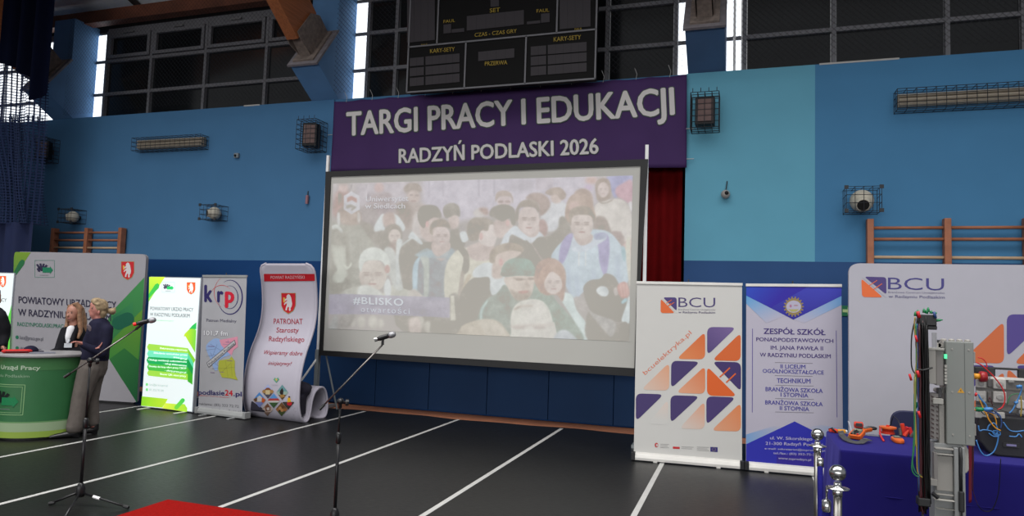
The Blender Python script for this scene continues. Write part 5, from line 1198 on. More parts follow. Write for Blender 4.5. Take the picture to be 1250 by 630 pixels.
# spherical sound projectors in flat wire cages
sph = mat('projector_white', (160, 155, 142), .6, K=.66); hole = mat('mouth_black', (10, 10, 11), .8)
def horn(label, x, z, r, dirx, dz, cw):
    t = thing('ball_loudspeaker', label, 'loudspeaker', (x, YW, z), 'white ball loudspeakers in wire cages')
    c = Vector((x, YW-.15, z)); d = Vector((dirx, -1, dz)).normalized()
    mb = MB(); mb.ball(c, r, 24); mb.build('shell', sph, t, smooth=True)
    a = d.cross(Vector((0, 0, 1))).normalized(); b = a.cross(d).normalized()
    mb = MB(); mb.lathe(c+d*r*.72, [(r*.66, 0), (r*.58, r*.34), (r*.50, r*.36)], 20, axis=(a, b, d)); mb.build('mouth_ring', sph, t, smooth=False)
    mb = MB(); mb.lathe(c+d*r*.78, [(r*.50, 0), (r*.50, r*.31)], 20, axis=(a, b, d)); mb.build('mouth', hole, t)
    mb = MB(); mb.tube([(x, YW-.1, z), (x, YW, z)], .04, 10); mb.build('wall_mount', steel, t)
    mb = MB(); cage(mb, x-cw, x+cw, z-cw*.75, z+cw*.8, YW-.33, YW, 4, 3, 2, .004)
    for sx_ in (-1, 1):
        for sz in (-.72, .77): mb.box((x+sx_*cw-.025, YW-.336, z+cw*sz-.025), (x+sx_*cw+.025, YW-.325, z+cw*sz+.025))
    mb.build('wire_cage', wire, t)
horn('white ball loudspeaker in a wire cage on the wall below the left-hand heater', -9.13, 3.24, .115, -.7, -.1, .17)
horn('white ball loudspeaker in a wire cage above the right-hand wall bars', 1.51, 3.28, .15, -.02, -.55, .21)
horn('white ball loudspeaker in a wire cage above the left-hand wall bars', -12.55, 3.21, .11, -.9, -.25, .17)
# small devices
t = thing('security_camera', 'small round security camera on the teal wall', 'camera', (-.24, YW, 3.43))
mb = MB(); mb.ball((-.24, YW-.07, 3.42), .065, 14); mb.build('housing', mat('camera_grey', (120, 118, 116), .4), t, smooth=True)
mb = MB(); mb.ball((-.225, YW-.12, 3.43), .03, 12); mb.build('lens', hole, t, smooth=True)
mb = MB(); mb.tube([(-.24, YW-.06, 3.45), (-.22, YW-.01, 3.62)], .008, 6); mb.tube([(-.24, YW-.07, 3.42), (-.24, YW, 3.42)], .02, 8); mb.build('cable', wire, t)
t = thing('wall_sensor', 'tiny grey sensor on the blue wall right of the left heater', 'sensor', (-8.87, YW, 4.40)); p = on_y(290, 190, YW)
mb = MB(); mb.box((p.x-.05, YW-.05, p.z-.05), (p.x+.05, YW, p.z+.04)); mb.build('housing', mat('sensor_grey', (96, 104, 110), .5), t, bevel=.01)
mb = MB(); mb.ball((p.x-.01, YW-.05, p.z-.01), .025, 10); mb.build('lens', hole, t)
p = on_y(376, 243, YW); t = thing('wall_socket', 'tiny red and white fitting on the wall left of the projection screen', 'socket', (p.x, YW, p.z))
mb = MB(); mb.tube([(p.x, YW-.03, p.z-.09), (p.x+.01, YW-.04, p.z+.06)], .028, 8); mb.build('body', mat('fitting_red', (120, 84, 92), .5), t)
mb = MB(); mb.tube([(p.x, YW-.02, p.z+.06), (p.x, YW-.01, p.z+.14)], .008, 6); mb.build('lead', wire, t)
p = on_y(1032.5, 379.5, YW)
t = thing('exit_sign', 'small green escape-route sign glimpsed between two display banners', 'sign', (p.x, YW, p.z))
mb = MB(); mb.box((p.x-.2, YW-.012, p.z-.07), (p.x+.12, YW, p.z+.07)); mb.build('plate', mat('sign_green', (26, 92, 62), .5), t)
mb = MB(); mb.prism([(p.x-.04, YW-.014, p.z-.02), (p.x+.02, YW-.014, p.z-.02), (p.x+.02, YW-.014, p.z-.05), (p.x+.08, YW-.014, p.z), (p.x+.02, YW-.014, p.z+.05), (p.x+.02, YW-.014, p.z+.02), (p.x-.04, YW-.014, p.z+.02)], (0, .002, 0)); mb.build('arrow', mat('sign_pale', (150, 170, 120), .5), t)
# wall bars
wood = mat('bars_wood', (132, 84, 62), .5, noise=.15, nscale=8, spec=.3); woodp = mat('bars_wood_pale', (158, 136, 112), .5, noise=.1, spec=.3)
def wall_bars(label, posts, ztop, rungs):
    t = thing('wall_bars', label, 'wall bars', (posts[1], YW, 0), 'wooden wall bars')
    for x in posts: mb = MB(); mb.box((x-.04, YW-.15, .02), (x+.04, YW-.03, ztop)); mb.build('post', wood, t, bevel=.006)
    for i, z in enumerate(rungs):
        for a, b in zip(posts, posts[1:]):
            mb = MB(); mb.tube([(a+.03, YW-.11, z), (b-.03, YW-.11, z)], .021, 8, flat=.8); mb.build('rung', woodp if i == 2 else wood, t, smooth=True)
    for x in posts: mb = MB(); mb.box((x-.03, YW-.04, ztop-.4), (x+.03, YW, ztop-.3)); mb.build('wall_bracket', steel, t)
wall_bars('wooden wall bars above the long right-hand display wall', [1.615, 2.515, 3.40, 4.3], 3.04, [2.92, 2.77, 2.53]+[2.3-.16*k for k in range(13)])
wall_bars('wooden wall bars above the green and white display wall', [-13.07, -12.19, -11.33], 2.99, [2.90, 2.75, 2.6]+[2.44-.16*k for k in range(13)])

# ================================================================== LONG DISPLAY WALL AT THE RIGHT
YB = 8.0; plq = Plane((0, YB, 0), (1, 0, 0)); KQ = .82
fab2 = mat('fabric_wall_lilac', (164, 163, 172), .7, K=KQ, noise=.015, spec=.1)
t = thing('display_wall', 'long white fabric display wall with orange and purple triangles behind the table', 'display wall', (2.6, YB, 0))
x0 = plq.uv(1036.3, 420)[0]; zt = plq.uv(1150, 322.5)[1]
mb = MB(); pts = rounded([(x0, zt), (x0+3.1, zt), (x0+3.1, .02), (x0, .02)], [.11, .11, .05, .05], 8); mb.prism([(a, YB+.06, b) for a, b in pts], (0, -.06, 0)); mb.build('fabric_cover', fab2, t)
mb = MB(); mb.box((x0+.05, YB+.005, 0), (x0+3.05, YB+.055, .03)); mb.build('foot_frame', blk_pl, t)
art = Art(plq, t, K=KQ); R7 = V(1030, 310, 3.936)
bcu_logo(art, R7, [(98, 109), (204, 112), (205, 196)], [(84, 118), (188, 209), (88, 207)], 3.8)
for a, b in (((122, 152), (160, 127)), ((140, 172), (184, 143))): art.line('logo_mark', R7(a)[0], R7(b)[0], 1.0, (200, 98, 62), layer=4)
art.line('logo_mark', R7((90, 112))[0], R7((202, 207))[0], 1.0, (164, 163, 172), layer=3)
art.text('logo_lettering', 'BCU', R7((212, 170))[0], R7((482, 176))[0], 14.4, (66, 62, 118), -.004, layer=1)
art.text('logo_lettering', 'Branżowe Centrum Umiejętności', R7((213, 188))[0], R7((483, 192))[0], 2.2, (100, 98, 124), 0, layer=1)
art.text('logo_lettering', 'w Radzyniu Podlaskim', R7((215, 210))[0], R7((485, 215))[0], 3.2, (88, 86, 120), .01, layer=1)
OQ, PQ = (186, 98, 60), (70, 60, 118)
for p_, c in (([(769, 322), (770, 527), (560, 520)], OQ), ([(783, 290), (1000, 292), (783, 496)], (78, 66, 128)), ([(1010, 330), (1010, 532), (815, 528)], OQ), ([(600, 533), (735, 537), (600, 660)], PQ), ([(770, 560), (770, 740), (600, 735)], OQ), ([(785, 545), (785, 745), (980, 740)], OQ), ([(820, 535), (1010, 538), (1010, 720)], PQ), ([(785, 760), (980, 764), (785, 940)], PQ), ([(600, 760), (735, 764), (600, 900)], PQ)):
    art.poly('triangle_pattern', rounded(R7(*p_), 9, 6), c, layer=1)
art.done()

# ================================================================== COUNTER AND VISITORS (LEFT)
view = Vector((-.79, .613, 0)).normalized(); side = Vector((view.y, -view.x, 0))   # side points right as seen
Fp = on_z(46, 537.5); cc = Fp+view*.36
H_C = .98
t = thing('promotion_counter', 'round green promotion counter with white top at the left edge', 'counter', (cc.x, cc.y, 0))
def ell(q, a=.445, b=.36): return cc+side*a*math.cos(q)+(-view)*b*math.sin(q)
N_ = 72; body = [ell(2*math.pi*k/N_-1.0) for k in range(N_+1)]
KC = .8; green = mat('counter_green', (40, 94, 54), .5, K=KC, noise=.04)
mb = MB(); vs = []; 
zs_ = [.03, .94]
for z in zs_: vs += [Vector((p.x, p.y, z)) for p in body[:-1]]
mb.add(vs, [(k, (k+1) % N_, (k+1) % N_+N_, k+N_) for k in range(N_)]); mb.build('printed_wrap', green, t, smooth=True)
mb = MB(); mb.lathe((cc.x, cc.y, 0), [(.40, .0), (.40, .035)], 40, axis=(side, -view, Vector((0, 0, 1))), sy=.8); mb.build('base', blk_pl, t)
mb = MB(); mb.lathe((cc.x, cc.y, 0), [(.46, .94), (.485, .95), (.485, .972), (.475, .98)], 56, axis=(side, -view, Vector((0, 0, 1))), sy=.82); mb.build('counter_top', mat('counter_white', (160, 158, 160), .4, K=1.2), t, bevel=.003)
rev = body[::-1]
ex = Ext([Vector((p.x, p.y, 0)) for p in body if True][::-1], (0, 0, 1), False)
for i, nn in enumerate(ex.n):
    q = ex.p[i]-cc; 
    if nn.dot(q) < 0: ex.n[i] = -nn
art = Art(ex, t, K=KC, base=.0015); G4 = V(0, 440, 5.727)
def band(z0, z1, c, L):
    uL, uR = ex.a[2], ex.a[-3]; pts = [(uL, z0), (uR, z0), (uR, z1), (uL, z1)]
    bm = bmesh.new(); vv = [bm.verts.new((a, b, 0)) for a, b in pts]; bm.faces.new(vv); art._cut(bm); c0 = art.color(c); art._emit('printed_band', bm, art.base+L*art.step, lambda p: c0)
band(.03, .10, (126, 150, 62), 1); band(.10, .20, (134, 154, 122), 1); band(.20, .215, (90, 130, 84), 1); band(.80, .94, (58, 104, 62), 1)
uA = ex.uv(8, 455)[0]; u_end = ex.uv(49, 455)[0]; sc = (u_end-uA)
def utext(nm, s_, z, u0, u1, cap, c, b_):
    vs2, fs2 = glyphs(s_, b_); xa_ = min(a for a, b in vs2); xb_ = max(a for a, b in vs2); c0 = art.color(c); bm = bmesh.new()
    vv = [bm.verts.new((u0+(u1-u0)*(a-xa_)/(xb_-xa_), z+b/CAP*cap, 0)) for a, b in vs2]
    for f in fs2:
        try: bm.faces.new([vv[i] for i in f])
        except ValueError: pass
    art._cut(bm); art._emit(nm, bm, art.base+3*art.step, lambda p: c0)
sg = 1 if u_end > uA else -1
utext('office_lettering', 'Powiatowy Urząd Pracy', ex.uv(40, 451.5)[1], u_end-sg*.86, u_end, .045, (160, 176, 156), .02)
utext('office_lettering', 'w Radzyniu Podlaskim', ex.uv(30, 461)[1], ex.uv(36, 460)[0]-sg*.6, ex.uv(36, 460)[0], .032, (130, 156, 130), 0)
class Unroll:
    curved = True; swap = False
    def uv(s_, x, y): return (ex.uv(30, 470)[0]+sg*(x-30)*.0124, ex.uv(30, 470)[1]-(y-470)*.01175)
    def P(s_, u, v, off=0): return ex.P(u, v, off)
art.S = Unroll()
books_arrow(art, V(0, 0, 1), -2, 472, 28.5, 497, green=(22, 110, 66), dark=(14, 22, 20), frame=(124, 160, 112), L=2)
for a_, b_ in (((-4, 470), (30.5, 470)), ((30.5, 470), (30.5, 499)), ((30.5, 499), (-4, 499)), ((-4, 499), (-4, 470))): art.line('logo_frame', a_, b_, .6, (124, 160, 112), layer=2)
art.done()

skin = mat('skin', (164, 108, 98), .5, K=.8, noise=.05); skin2 = mat('skin_warm', (152, 106, 90), .5, K=.8, noise=.05)
hair_l = mat('hair_light_brown', (112, 82, 60), .55, K=.7, noise=.35, nscale=30); hair_b = mat('hair_blonde', (132, 114, 88), .55, K=.7, noise=.3, nscale=30)
blk_cloth = mat('black_cloth', (18, 18, 22), .85, noise=.2, spec=.15); navy = mat('navy_blazer', (22, 22, 38), .85, noise=.2, spec=.15); wht = mat('white_blouse', (196, 196, 200), .7, K=.8)
trous = mat('grey_trousers', (92, 86, 82), .85, noise=.12, nscale=12, K=.8, spec=.1); shoe_m = mat('black_leather', (18, 18, 20), .3); lipm = mat('lips', (150, 80, 80), .5, K=.8); eye_m = mat('eye_dark', (40, 34, 34), .4)
class Fig:
    def __init__(s, P0):
        s.P0 = Vector((P0.x, P0.y, 0)); s.d = Vector((P0.x, P0.y, 0)).normalized(); s.r = Vector((s.d.y, -s.d.x, 0))
    def p(s, x, y, d=0):
        v = ray(x, y); k = (s.P0-CAM).dot(s.d)/v.dot(s.d); return CAM+v*k+s.d*d*1.0+(CAM+v*k-CAM).normalized()*0
    def chain(s, mb, pts, n=12, flat=1.0):    # pts: (x, y, d, r)
        P = [s.p(a, b, c) for a, b, c, r in pts]; R_ = [q[3] for q in pts]
        for i in range(len(P)-1):
            L = (P[i+1]-P[i]).length; k = max(2, int(L/.02)); mb.tube([P[i].lerp(P[i+1], j/k) for j in range(k+1)], [R_[i]*(1-j/k)+R_[i+1]*j/k for j in range(k+1)], n, flat=flat)
        for q, r in zip(P, R_): mb.ball(q, r, n)
    def ell(s, mb, x, y, d, rx, rd, rz, n=18, tilt=0):
        M3 = Matrix((s.r, s.d, Vector((0, 0, 1)))).transposed() @ Matrix.Rotation(tilt, 3, 'Y'); mb.ball(s.p(x, y, d), (rx, rd, rz), n, R=M3)
    def mesh(s, mb, name, m, root, vox=.011, it=4): return remesh(mb, vox, it).build(name, m, root, smooth=True)
def hand(f, mb, x, y, d, ux, uz, px_m=100, curl=.3, s_=1):      # a palm with four fingers and a thumb, pointing along (ux, uz)
    c = f.p(x, y, d); U_ = (f.r*ux+Vector((0, 0, 1))*uz).normalized(); W_ = f.d; N2 = U_.cross(W_)
    for k in range(4): mb.tube([c+W_*(k-1.5)*.019, c+U_*.05+W_*(k-1.5)*.02], .0125, 8)
    mb.ball(c+U_*.03, (.026, .04, .02), 10)
    for k in range(4):
        L = (.062, .07, .066, .052)[k]; b0 = c+U_*.052+W_*(k-1.5)*.0215; b1 = b0+U_*L*.55+N2*L*curl*.4*s_; b2 = b1+U_*L*.35+N2*L*curl*s_
        mb.tube([b0, b1, b2], [.0098, .009, .0078], 8); mb.ball(b1, .009, 8); mb.ball(b2, .0078, 8)
    b0 = c+U_*.015-W_*.036; b1 = b0+U_*.035-W_*.022; b2 = b1+U_*.03-W_*.004; mb.tube([b0, b1, b2], [.012, .0105, .009], 8); mb.ball(b2, .009, 8); mb.ball(b1, .0105, 8)

# ---- woman with crossed arms, seen from the side
f = Fig(on_z(97, 533)); PB = f.P0
w2 = thing('person', 'woman with blonde bun, navy blazer and grey wide trousers standing with crossed arms', 'person', PB)
mb = MB()
f.ell(mb, 119.3, 377, 0, .085, .072, .103, tilt=-.1); f.ell(mb, 114.9, 382.5, 0, .05, .048, .066)                      # skull, face
f.chain(mb, [(114.2, 388.6, 0, .022), (118, 387.8, 0, .034)]); f.chain(mb, [(111.6, 375.6, 0, .013), (109.2, 379.9, 0, .0135), (111.5, 380.6, 0, .016)]); f.ell(mb, 110.9, 385, 0, .015, .024, .016); f.ell(mb, 112.2, 371.8, 0, .02, .04, .03)
f.chain(mb, [(120, 387, .0, .052), (121.5, 399, .01, .062)])
f.chain(mb, [(122, 402, .0, .10), (119, 420, 0, .115), (116, 440, 0, .13)]); f.chain(mb, [(130, 401, -.11, .05), (115, 401, .13, .05)])
f.chain(mb, [(130.5, 402, -.13, .048), (124.5, 430, -.17, .04), (101.5, 419.5, -.2, .028)]); hand(f, mb, 101.2, 419, -.2, -1, .55, curl=.5)
f.chain(mb, [(114.5, 402, .15, .048), (104, 427, .12, .04), (113, 424.5, -.16, .028)]); hand(f, mb, 112, 424.5, -.19, .6, .1, curl=.6)
f.chain(mb, [(111, 448, -.05, .10), (100, 482, -.05, .065), (92.5, 524, -.05, .04)]); f.chain(mb, [(116, 448, .09, .10), (112.5, 482, .09, .062), (114, 521, .12, .04)])
f.mesh(mb, 'body', skin, w2, .0095, 3)
mb = MB()
f.ell(mb, 122.6, 374.4, 0, .088, .086, .098, tilt=.15); f.ell(mb, 118.2, 367.8, 0, .065, .074, .044); f.ell(mb, 125.5, 381.5, 0, .05, .074, .07); f.chain(mb, [(128, 378, 0, .04), (133, 380, 0, .026)])
f.ell(mb, 136.6, 380.2, 0, .046, .048, .042); f.ell(mb, 139.8, 377.6, 0, .016, .018, .026); f.ell(mb, 125, 386, 0, .032, .056, .035)
for k in range(9): f.chain(mb, [(113.5+k*.7, 370-.6*k, -.045-.004*k, .012), (119+k*.8, 371.5-.2*k, -.078, .013), (126+k*.5, 377.5-.3*k, -.07, .012), (131, 380, -.02, .012)], 6)
f.mesh(mb, 'hair', hair_b, w2, .0075, 1)
mb = MB(); f.ell(mb, 120.6, 381.3, -.078, .013, .012, .026); mb.build('ear', skin, w2, smooth=True)
mb = MB(); f.ell(mb, 112.6, 376.6, -.052, .009, .008, .006, 8); mb.build('eye', eye_m, w2)
mb = MB(); f.chain(mb, [(111.8, 374.6, -.052, .004), (114.5, 374.4, -.058, .004)], 6); mb.build('eyebrow', hair_l, w2)
mb = MB(); f.ell(mb, 110.8, 384.6, -.012, .008, .02, .006, 8); mb.build('lips', lipm, w2)
mb = MB()
f.chain(mb, [(121.5, 400, 0, .13), (120, 412, 0, .15), (117.5, 428, 0, .145), (116, 437, 0, .155)]); f.chain(mb, [(131, 401.5, -.10, .068), (122, 396.5, 0, .075), (114.5, 401, .13, .066)])
f.chain(mb, [(130.8, 402, -.13, .064), (130, 415, -.16, .062), (125.3, 430, -.18, .056), (113, 425, -.21, .048), (101.8, 420, -.2, .040)])
f.chain(mb, [(114.5, 402, .15, .06), (108, 414, .17, .055), (103.5, 427, .10, .052), (108, 427.5, -.06, .044)]); f.chain(mb, [(112, 396, -.03, .03), (108, 408, -.07, .035), (106, 418, -.06, .04)])
f.mesh(mb, 'navy_blazer', navy, w2, .013, 3)
mb = MB(); f.ell(mb, 109.3, 400.5, -.085, .022, .02, .055, tilt=-.5); mb.build('patterned_scarf', mat('scarf', (88, 78, 84), .8, noise=.5, nscale=40), w2, smooth=True)
mb = MB()
f.chain(mb, [(115.5, 440, 0, .15), (114, 450, 0, .155)]); f.chain(mb, [(110.5, 449, -.05, .135), (104, 468, -.05, .115), (98.5, 486, -.05, .098), (95, 505, -.05, .093), (91.5, 520, -.05, .094)])
f.chain(mb, [(117, 449, .09, .12), (114.5, 470, .09, .09), (113.2, 490, .10, .068), (113.8, 517, .13, .07)])
for q in ((91, 524.5, -.05, .088), (114, 520.5, .13, .066)): f.ell(mb, q[0], q[1]-2, q[2], q[3], q[3], .03)
tr = remesh(mb, .013, 3); tr.v = [Vector((v.x, v.y, max(.062, v.z))) for v in tr.v]
tr.build('grey_trousers', trous, w2, smooth=True)
fz = lambda x, y, d: f.p(x, y, d)
for d_, x0_, x1_ in ((-.05, 96, 80), (.13, 118, 105)):
    mb = MB(); a = f.p(x0_, 500, d_); b = f.p(x1_, 500, d_); a.z = b.z = 0; u_ = (b-a).normalized(); Ls = .25
    for k in range(15): mb.ball(a+u_*Ls*k/14+Vector((0, 0, .052-.028*k/14)), (.04, .038, .045-.02*k/14), 14)
    mb.obox(a+Vector((0, 0, .022)), u_*.028, f.d*.028, Vector((0, 0, .022))); mb.tube([a+Vector((0, 0, .05)), a+Vector((0, 0, .13))], .045, 10)
    sh = remesh(mb, .009, 2)
    sh.v = [Vector((v.x, v.y, max(.003, v.z))) for v in sh.v]; sh.build('heeled_shoe', shoe_m, w2, smooth=True)

# ---- woman leaning on the counter
dirv = ray(86, 470); dirv.z = 0; dirv.normalize(); f = Fig(dirv*10.72)
w1 = thing('person', 'woman with long light brown hair, black blazer and name badge leaning on the green counter', 'person', f.P0)
mb = MB()
f.ell(mb, 89.3, 381.5, 0, .078, .085, .105); f.ell(mb, 87, 386.5, -.035, .056, .058, .068); f.chain(mb, [(83.6, 382.5, -.075, .011), (82.7, 385.6, -.09, .014)]); f.ell(mb, 84.8, 389.6, -.065, .024, .02, .014)
f.chain(mb, [(90, 391, 0, .05), (90.5, 402, 0, .06)]); f.chain(mb, [(91, 406, 0, .10), (92, 425, 0, .11), (93, 450, .02, .12), (93, 462, .02, .13)]); f.chain(mb, [(79.5, 405, 0, .05), (103, 406, .05, .05)])
f.chain(mb, [(79.5, 405, 0, .046), (72, 427, -.1, .038), (60.5, 430, -.18, .026)]); hand(f, mb, 60.8, 429.6, -.19, -1, .03, curl=.15)
f.chain(mb, [(103, 406, .05, .046), (98, 428, -.1, .038), (84, 430, -.22, .026)]); hand(f, mb, 84, 430, -.23, -1, .02, curl=.15)
f.chain(mb, [(89, 464, -.02, .1), (88, 496, -.02, .06), (88, 523, -.02, .04)]); f.chain(mb, [(98, 464, .06, .1), (98, 496, .06, .06), (98, 521, .06, .04)])
f.mesh(mb, 'body', skin2, w1, .0095, 3)
mb = MB()
f.ell(mb, 92.3, 378.6, .03, .086, .092, .098); f.chain(mb, [(98.2, 378, .02, .048), (100.2, 392, .02, .06), (101.5, 404, .0, .048), (99, 410, -.04, .024)]); f.chain(mb, [(85.2, 374, .0, .026), (82.2, 384, .02, .02), (82, 394, .02, .024), (80.2, 402, -.03, .022)]); f.chain(mb, [(93, 385, .07, .075), (95, 403, .08, .07)]); f.chain(mb, [(96.6, 376, -.04, .032), (97.6, 390, -.055, .034), (98.2, 404, -.08, .028), (95.5, 412, -.12, .016)])
for k in range(10): f.chain(mb, [(88.5+k*.7, 371-.2*k, -.05, .010), (93+k*.8, 374+k*.2, -.055, .011), (96+k*.7, 386, -.055+.006*k, .011), (97+k*.75, 403+.4*k, -.07+.01*k, .009)], 6)
f.mesh(mb, 'hair', hair_l, w1, .0075, 1)
for x in (83.6, 87.4): mb = MB(); f.ell(mb, x, 381.6, -.088 if x > 85 else -.078, .009, .006, .0055, 8); mb.build('eye', eye_m, w1)
for x in (83.4, 87.6): mb = MB(); f.chain(mb, [(x-1, 379.8, -.084, .0035), (x+1.1, 379.4, -.09, .0035)], 6); mb.build('eyebrow', hair_l, w1)
mb = MB(); f.ell(mb, 84.9, 388.4, -.09, .019, .008, .006, 8); mb.build('lips', lipm, w1)
mb = MB(); f.chain(mb, [(87, 402, -.06, .055), (83.5, 412, -.085, .055), (81.5, 420, -.09, .04)]); f.mesh(mb, 'white_blouse', wht, w1, .012, 3)
mb = MB()
f.chain(mb, [(93, 406, .02, .125), (92.5, 422, .03, .135), (93, 438, .03, .145), (93.5, 452, .03, .155)]); f.chain(mb, [(79.5, 404.5, .01, .06), (91, 400.5, .05, .07), (103, 405, .06, .06)])
f.chain(mb, [(79.3, 405, 0, .058), (75, 417, -.06, .056), (71.5, 427.5, -.11, .05), (62, 430, -.18, .04)]); f.chain(mb, [(103, 406, .05, .058), (101, 418, -.02, .056), (97.5, 428, -.1, .052), (84.5, 430, -.21, .042)])
f.chain(mb, [(80.5, 401, -.05, .028), (76.8, 415, -.12, .03), (80, 428, -.13, .034)]); f.chain(mb, [(93, 400, -.07, .03), (88, 416, -.14, .034), (85, 428, -.13, .034)])
f.mesh(mb, 'black_blazer', blk_cloth, w1, .013, 3)
mb = MB(); c = f.p(83.2, 420.5, -.195); mb.obox(c, f.r*.042, Vector((0, 0, .028)), f.d*.003); mb.build('name_badge', mat('badge_white', (186, 190, 196), .5, K=.8), w1)
mb = MB(); mb.tube([c+Vector((0, -.004, .03)), c+Vector((0.005, .01, .075))], .012, 8); mb.build('badge_clip', mat('badge_white', (0, 0, 0)), w1)
mb = MB(); f.chain(mb, [(93.5, 456, .03, .15), (93.5, 464, .03, .155)]); f.chain(mb, [(89, 466, -.02, .125), (88, 496, -.02, .085), (88, 521, -.02, .075)]); f.chain(mb, [(98, 466, .06, .125), (98, 496, .06, .085), (98, 519, .06, .075)])
f.mesh(mb, 'dark_trousers', blk_cloth, w1, .015, 3)
for d_, x_ in ((-.02, 88), (.06, 98)):
    mb = MB(); a = f.p(x_, 500, d_); a.z = 0; u_ = (-f.d*.8-f.r*.4).normalized()
    for k in range(6): mb.ball(a+u_*.2*k/5+Vector((0, 0, .05-.02*k/5)), (.038, .038, .04-.014*k/5), 12)
    sh = remesh(mb, .01, 2); sh.v = [Vector((v.x, v.y, max(.003, v.z))) for v in sh.v]; sh.build('shoe', shoe_m, w1, smooth=True)

# ---- visitor cut off by the left edge
dirv = ray(-9, 470); dirv.z = 0; dirv.normalize(); f = Fig(dirv*11.1)
w0 = thing('person', 'person in a black jacket whose shoulder shows at the left picture edge', 'person', f.P0)
mb = MB(); f.ell(mb, -8, 362, 0, .08, .095, .11); f.ell(mb, -4.5, 367, 0, .055, .05, .06); f.chain(mb, [(-9, 372, 0, .052), (-9, 382, 0, .06)]); f.chain(mb, [(-9, 388, 0, .11), (-9, 430, 0, .12), (-9, 448, 0, .13)]); f.chain(mb, [(-18, 386, .16, .05), (0, 386, -.16, .05)])
f.chain(mb, [(1, 387, -.17, .048), (5.5, 408, -.17, .04), (3.5, 421, -.25, .028)]); hand(f, mb, 3.2, 421, -.25, .3, -.6, curl=.3); f.chain(mb, [(-19, 387, .17, .048), (-22, 412, .15, .04), (-14, 424, -.05, .028)]); hand(f, mb, -14, 424, -.05, 1, -.1)
f.chain(mb, [(-13, 450, .07, .1), (-13, 485, .07, .065), (-13, 520, .07, .04)]); f.chain(mb, [(-5, 450, -.07, .1), (-5, 485, -.07, .065), (-5, 521, -.07, .04)])
f.mesh(mb, 'body', skin2, w0, .011, 3)
mb = MB(); f.ell(mb, -9.5, 357, 0, .09, .102, .085); f.ell(mb, -13, 364, 0, .06, .09, .08); f.mesh(mb, 'hair', mat('hair_dark', (34, 28, 26), .6, noise=.2), w0, .013, 2)
mb = MB(); f.chain(mb, [(-8, 388, 0, .15), (-8, 410, 0, .165), (-9, 430, 0, .155), (-9, 446, 0, .165)]); f.chain(mb, [(-18, 386, .15, .07), (-8, 381, 0, .085), (0, 385.5, -.14, .075)]); f.chain(mb, [(2, 387, -.16, .068), (6, 399, -.17, .066), (6, 409, -.17, .058), (4, 419, -.24, .046)]); f.chain(mb, [(-19, 387, .17, .066), (-22, 412, .15, .058), (-15, 423, -.04, .046)])
f.mesh(mb, 'black_jacket', blk_cloth, w0, .014, 3)
mb = MB(); f.chain(mb, [(-9, 448, 0, .16), (-9, 454, 0, .16)]); f.chain(mb, [(-13, 455, .07, .125), (-13, 490, .07, .085), (-13, 519, .07, .07)]); f.chain(mb, [(-5, 455, -.07, .125), (-5, 490, -.07, .085), (-5, 520, -.07, .07)]); f.mesh(mb, 'dark_trousers', blk_cloth, w0, .015, 3)
for d_, x_ in ((.07, -13), (-.07, -5)):
    mb = MB(); a = f.p(x_, 500, d_); a.z = 0
    for k in range(6): mb.ball(a+f.r*.2*k/5+Vector((0, 0, .05-.02*k/5)), (.038, .038, .04-.014*k/5), 12)
    sh = remesh(mb, .01, 2); sh.v = [Vector((v.x, v.y, max(.003, v.z))) for v in sh.v]; sh.build('shoe', shoe_m, w0, smooth=True)

# ---- things on and beside the counter
redm = mat('bag_red', (176, 24, 22), .7, K=.9, noise=.08)
P = cc+view*.10-side*.775
t = thing('plinth', 'dark teal plinth standing left of the green counter', 'plinth', (P.x, P.y, 0))
mb = MB(); mb.obox(Vector((P.x, P.y, .36)), side*.26, view*.2, Vector((0, 0, .36))); mb.build('cabinet', mat('teal_plinth', (14, 64, 66), .6, K=.8), t, bevel=.01)
mb = MB(); mb.obox(Vector((P.x, P.y, .73)), side*.27, view*.21, Vector((0, 0, .01))); mb.build('top_board', mat('teal_plinth', (14, 64, 66)), t)
t = thing('sports_bag', 'red bag with a black zip lying beside the counter top', 'bag', (P.x, P.y, .74))
mb = MB(); 
for k in range(9): mb.ball(Vector((P.x, P.y, .885))+side*(-.2+.4*k/8), (.11, .13, .135), 14)
b_ = remesh(mb, .014, 3); b_.v = [Vector((v.x, v.y, max(.7405, v.z))) for v in b_.v]; b_.build('bag_body', redm, t, smooth=True)
mb = MB(); mb.obox(Vector((P.x, P.y, 1.0))-view*.07, side*.2, view*.008, Vector((0, 0, .012))); mb.build('zip', blk_pl, t)
mb = MB(); mb.tube([Vector((P.x, P.y, .98))+side*-.1-view*.09, Vector((P.x, P.y, 1.05))-view*.05, Vector((P.x, P.y, .98))+side*.1-view*.09], .01, 6); mb.build('handle', blk_pl, t)
c = on_z(13, 431, .98); 
t = thing('cosmetic_pouch', 'small red pouch with a black zip on the left of the counter top', 'pouch', (c.x, c.y, .98)); c = cc-side*.30-view*.05
t.location = (c.x, c.y, .98); WL[t.name] = Vector(t.location)
mb = MB(); 
for k in range(6): mb.ball(c+Vector((0, 0, .022))+side*(-.07+.2*k/5), (.045, .06, .024), 12)
b_ = remesh(mb, .008, 2); b_.v = [Vector((v.x, v.y, max(.9805, v.z+ .98 if v.z < .5 else v.z))) for v in b_.v]; b_.build('pouch_body', redm, t, smooth=True)
mb = MB(); mb.obox(c+Vector((0, 0, .998))+side*.03-view*.052, side*.11, view*.003, Vector((0, 0, .004))); mb.build('zip', blk_pl, t)
c = on_z(29.5, 431.5, .98); c = cc+side*-.14+view*.08; 
t = thing('desk_cap', 'dark navy cap lying on the counter top', 'cap', (c.x, c.y, .98))
mb = MB(); mb.ball(Vector((c.x, c.y, .985)), (.08, .085, .075), 20); b_ = mb; b_.v = [Vector((v.x, v.y, max(.981, v.z))) for v in b_.v]; b_.build('crown', navy, t, smooth=True)
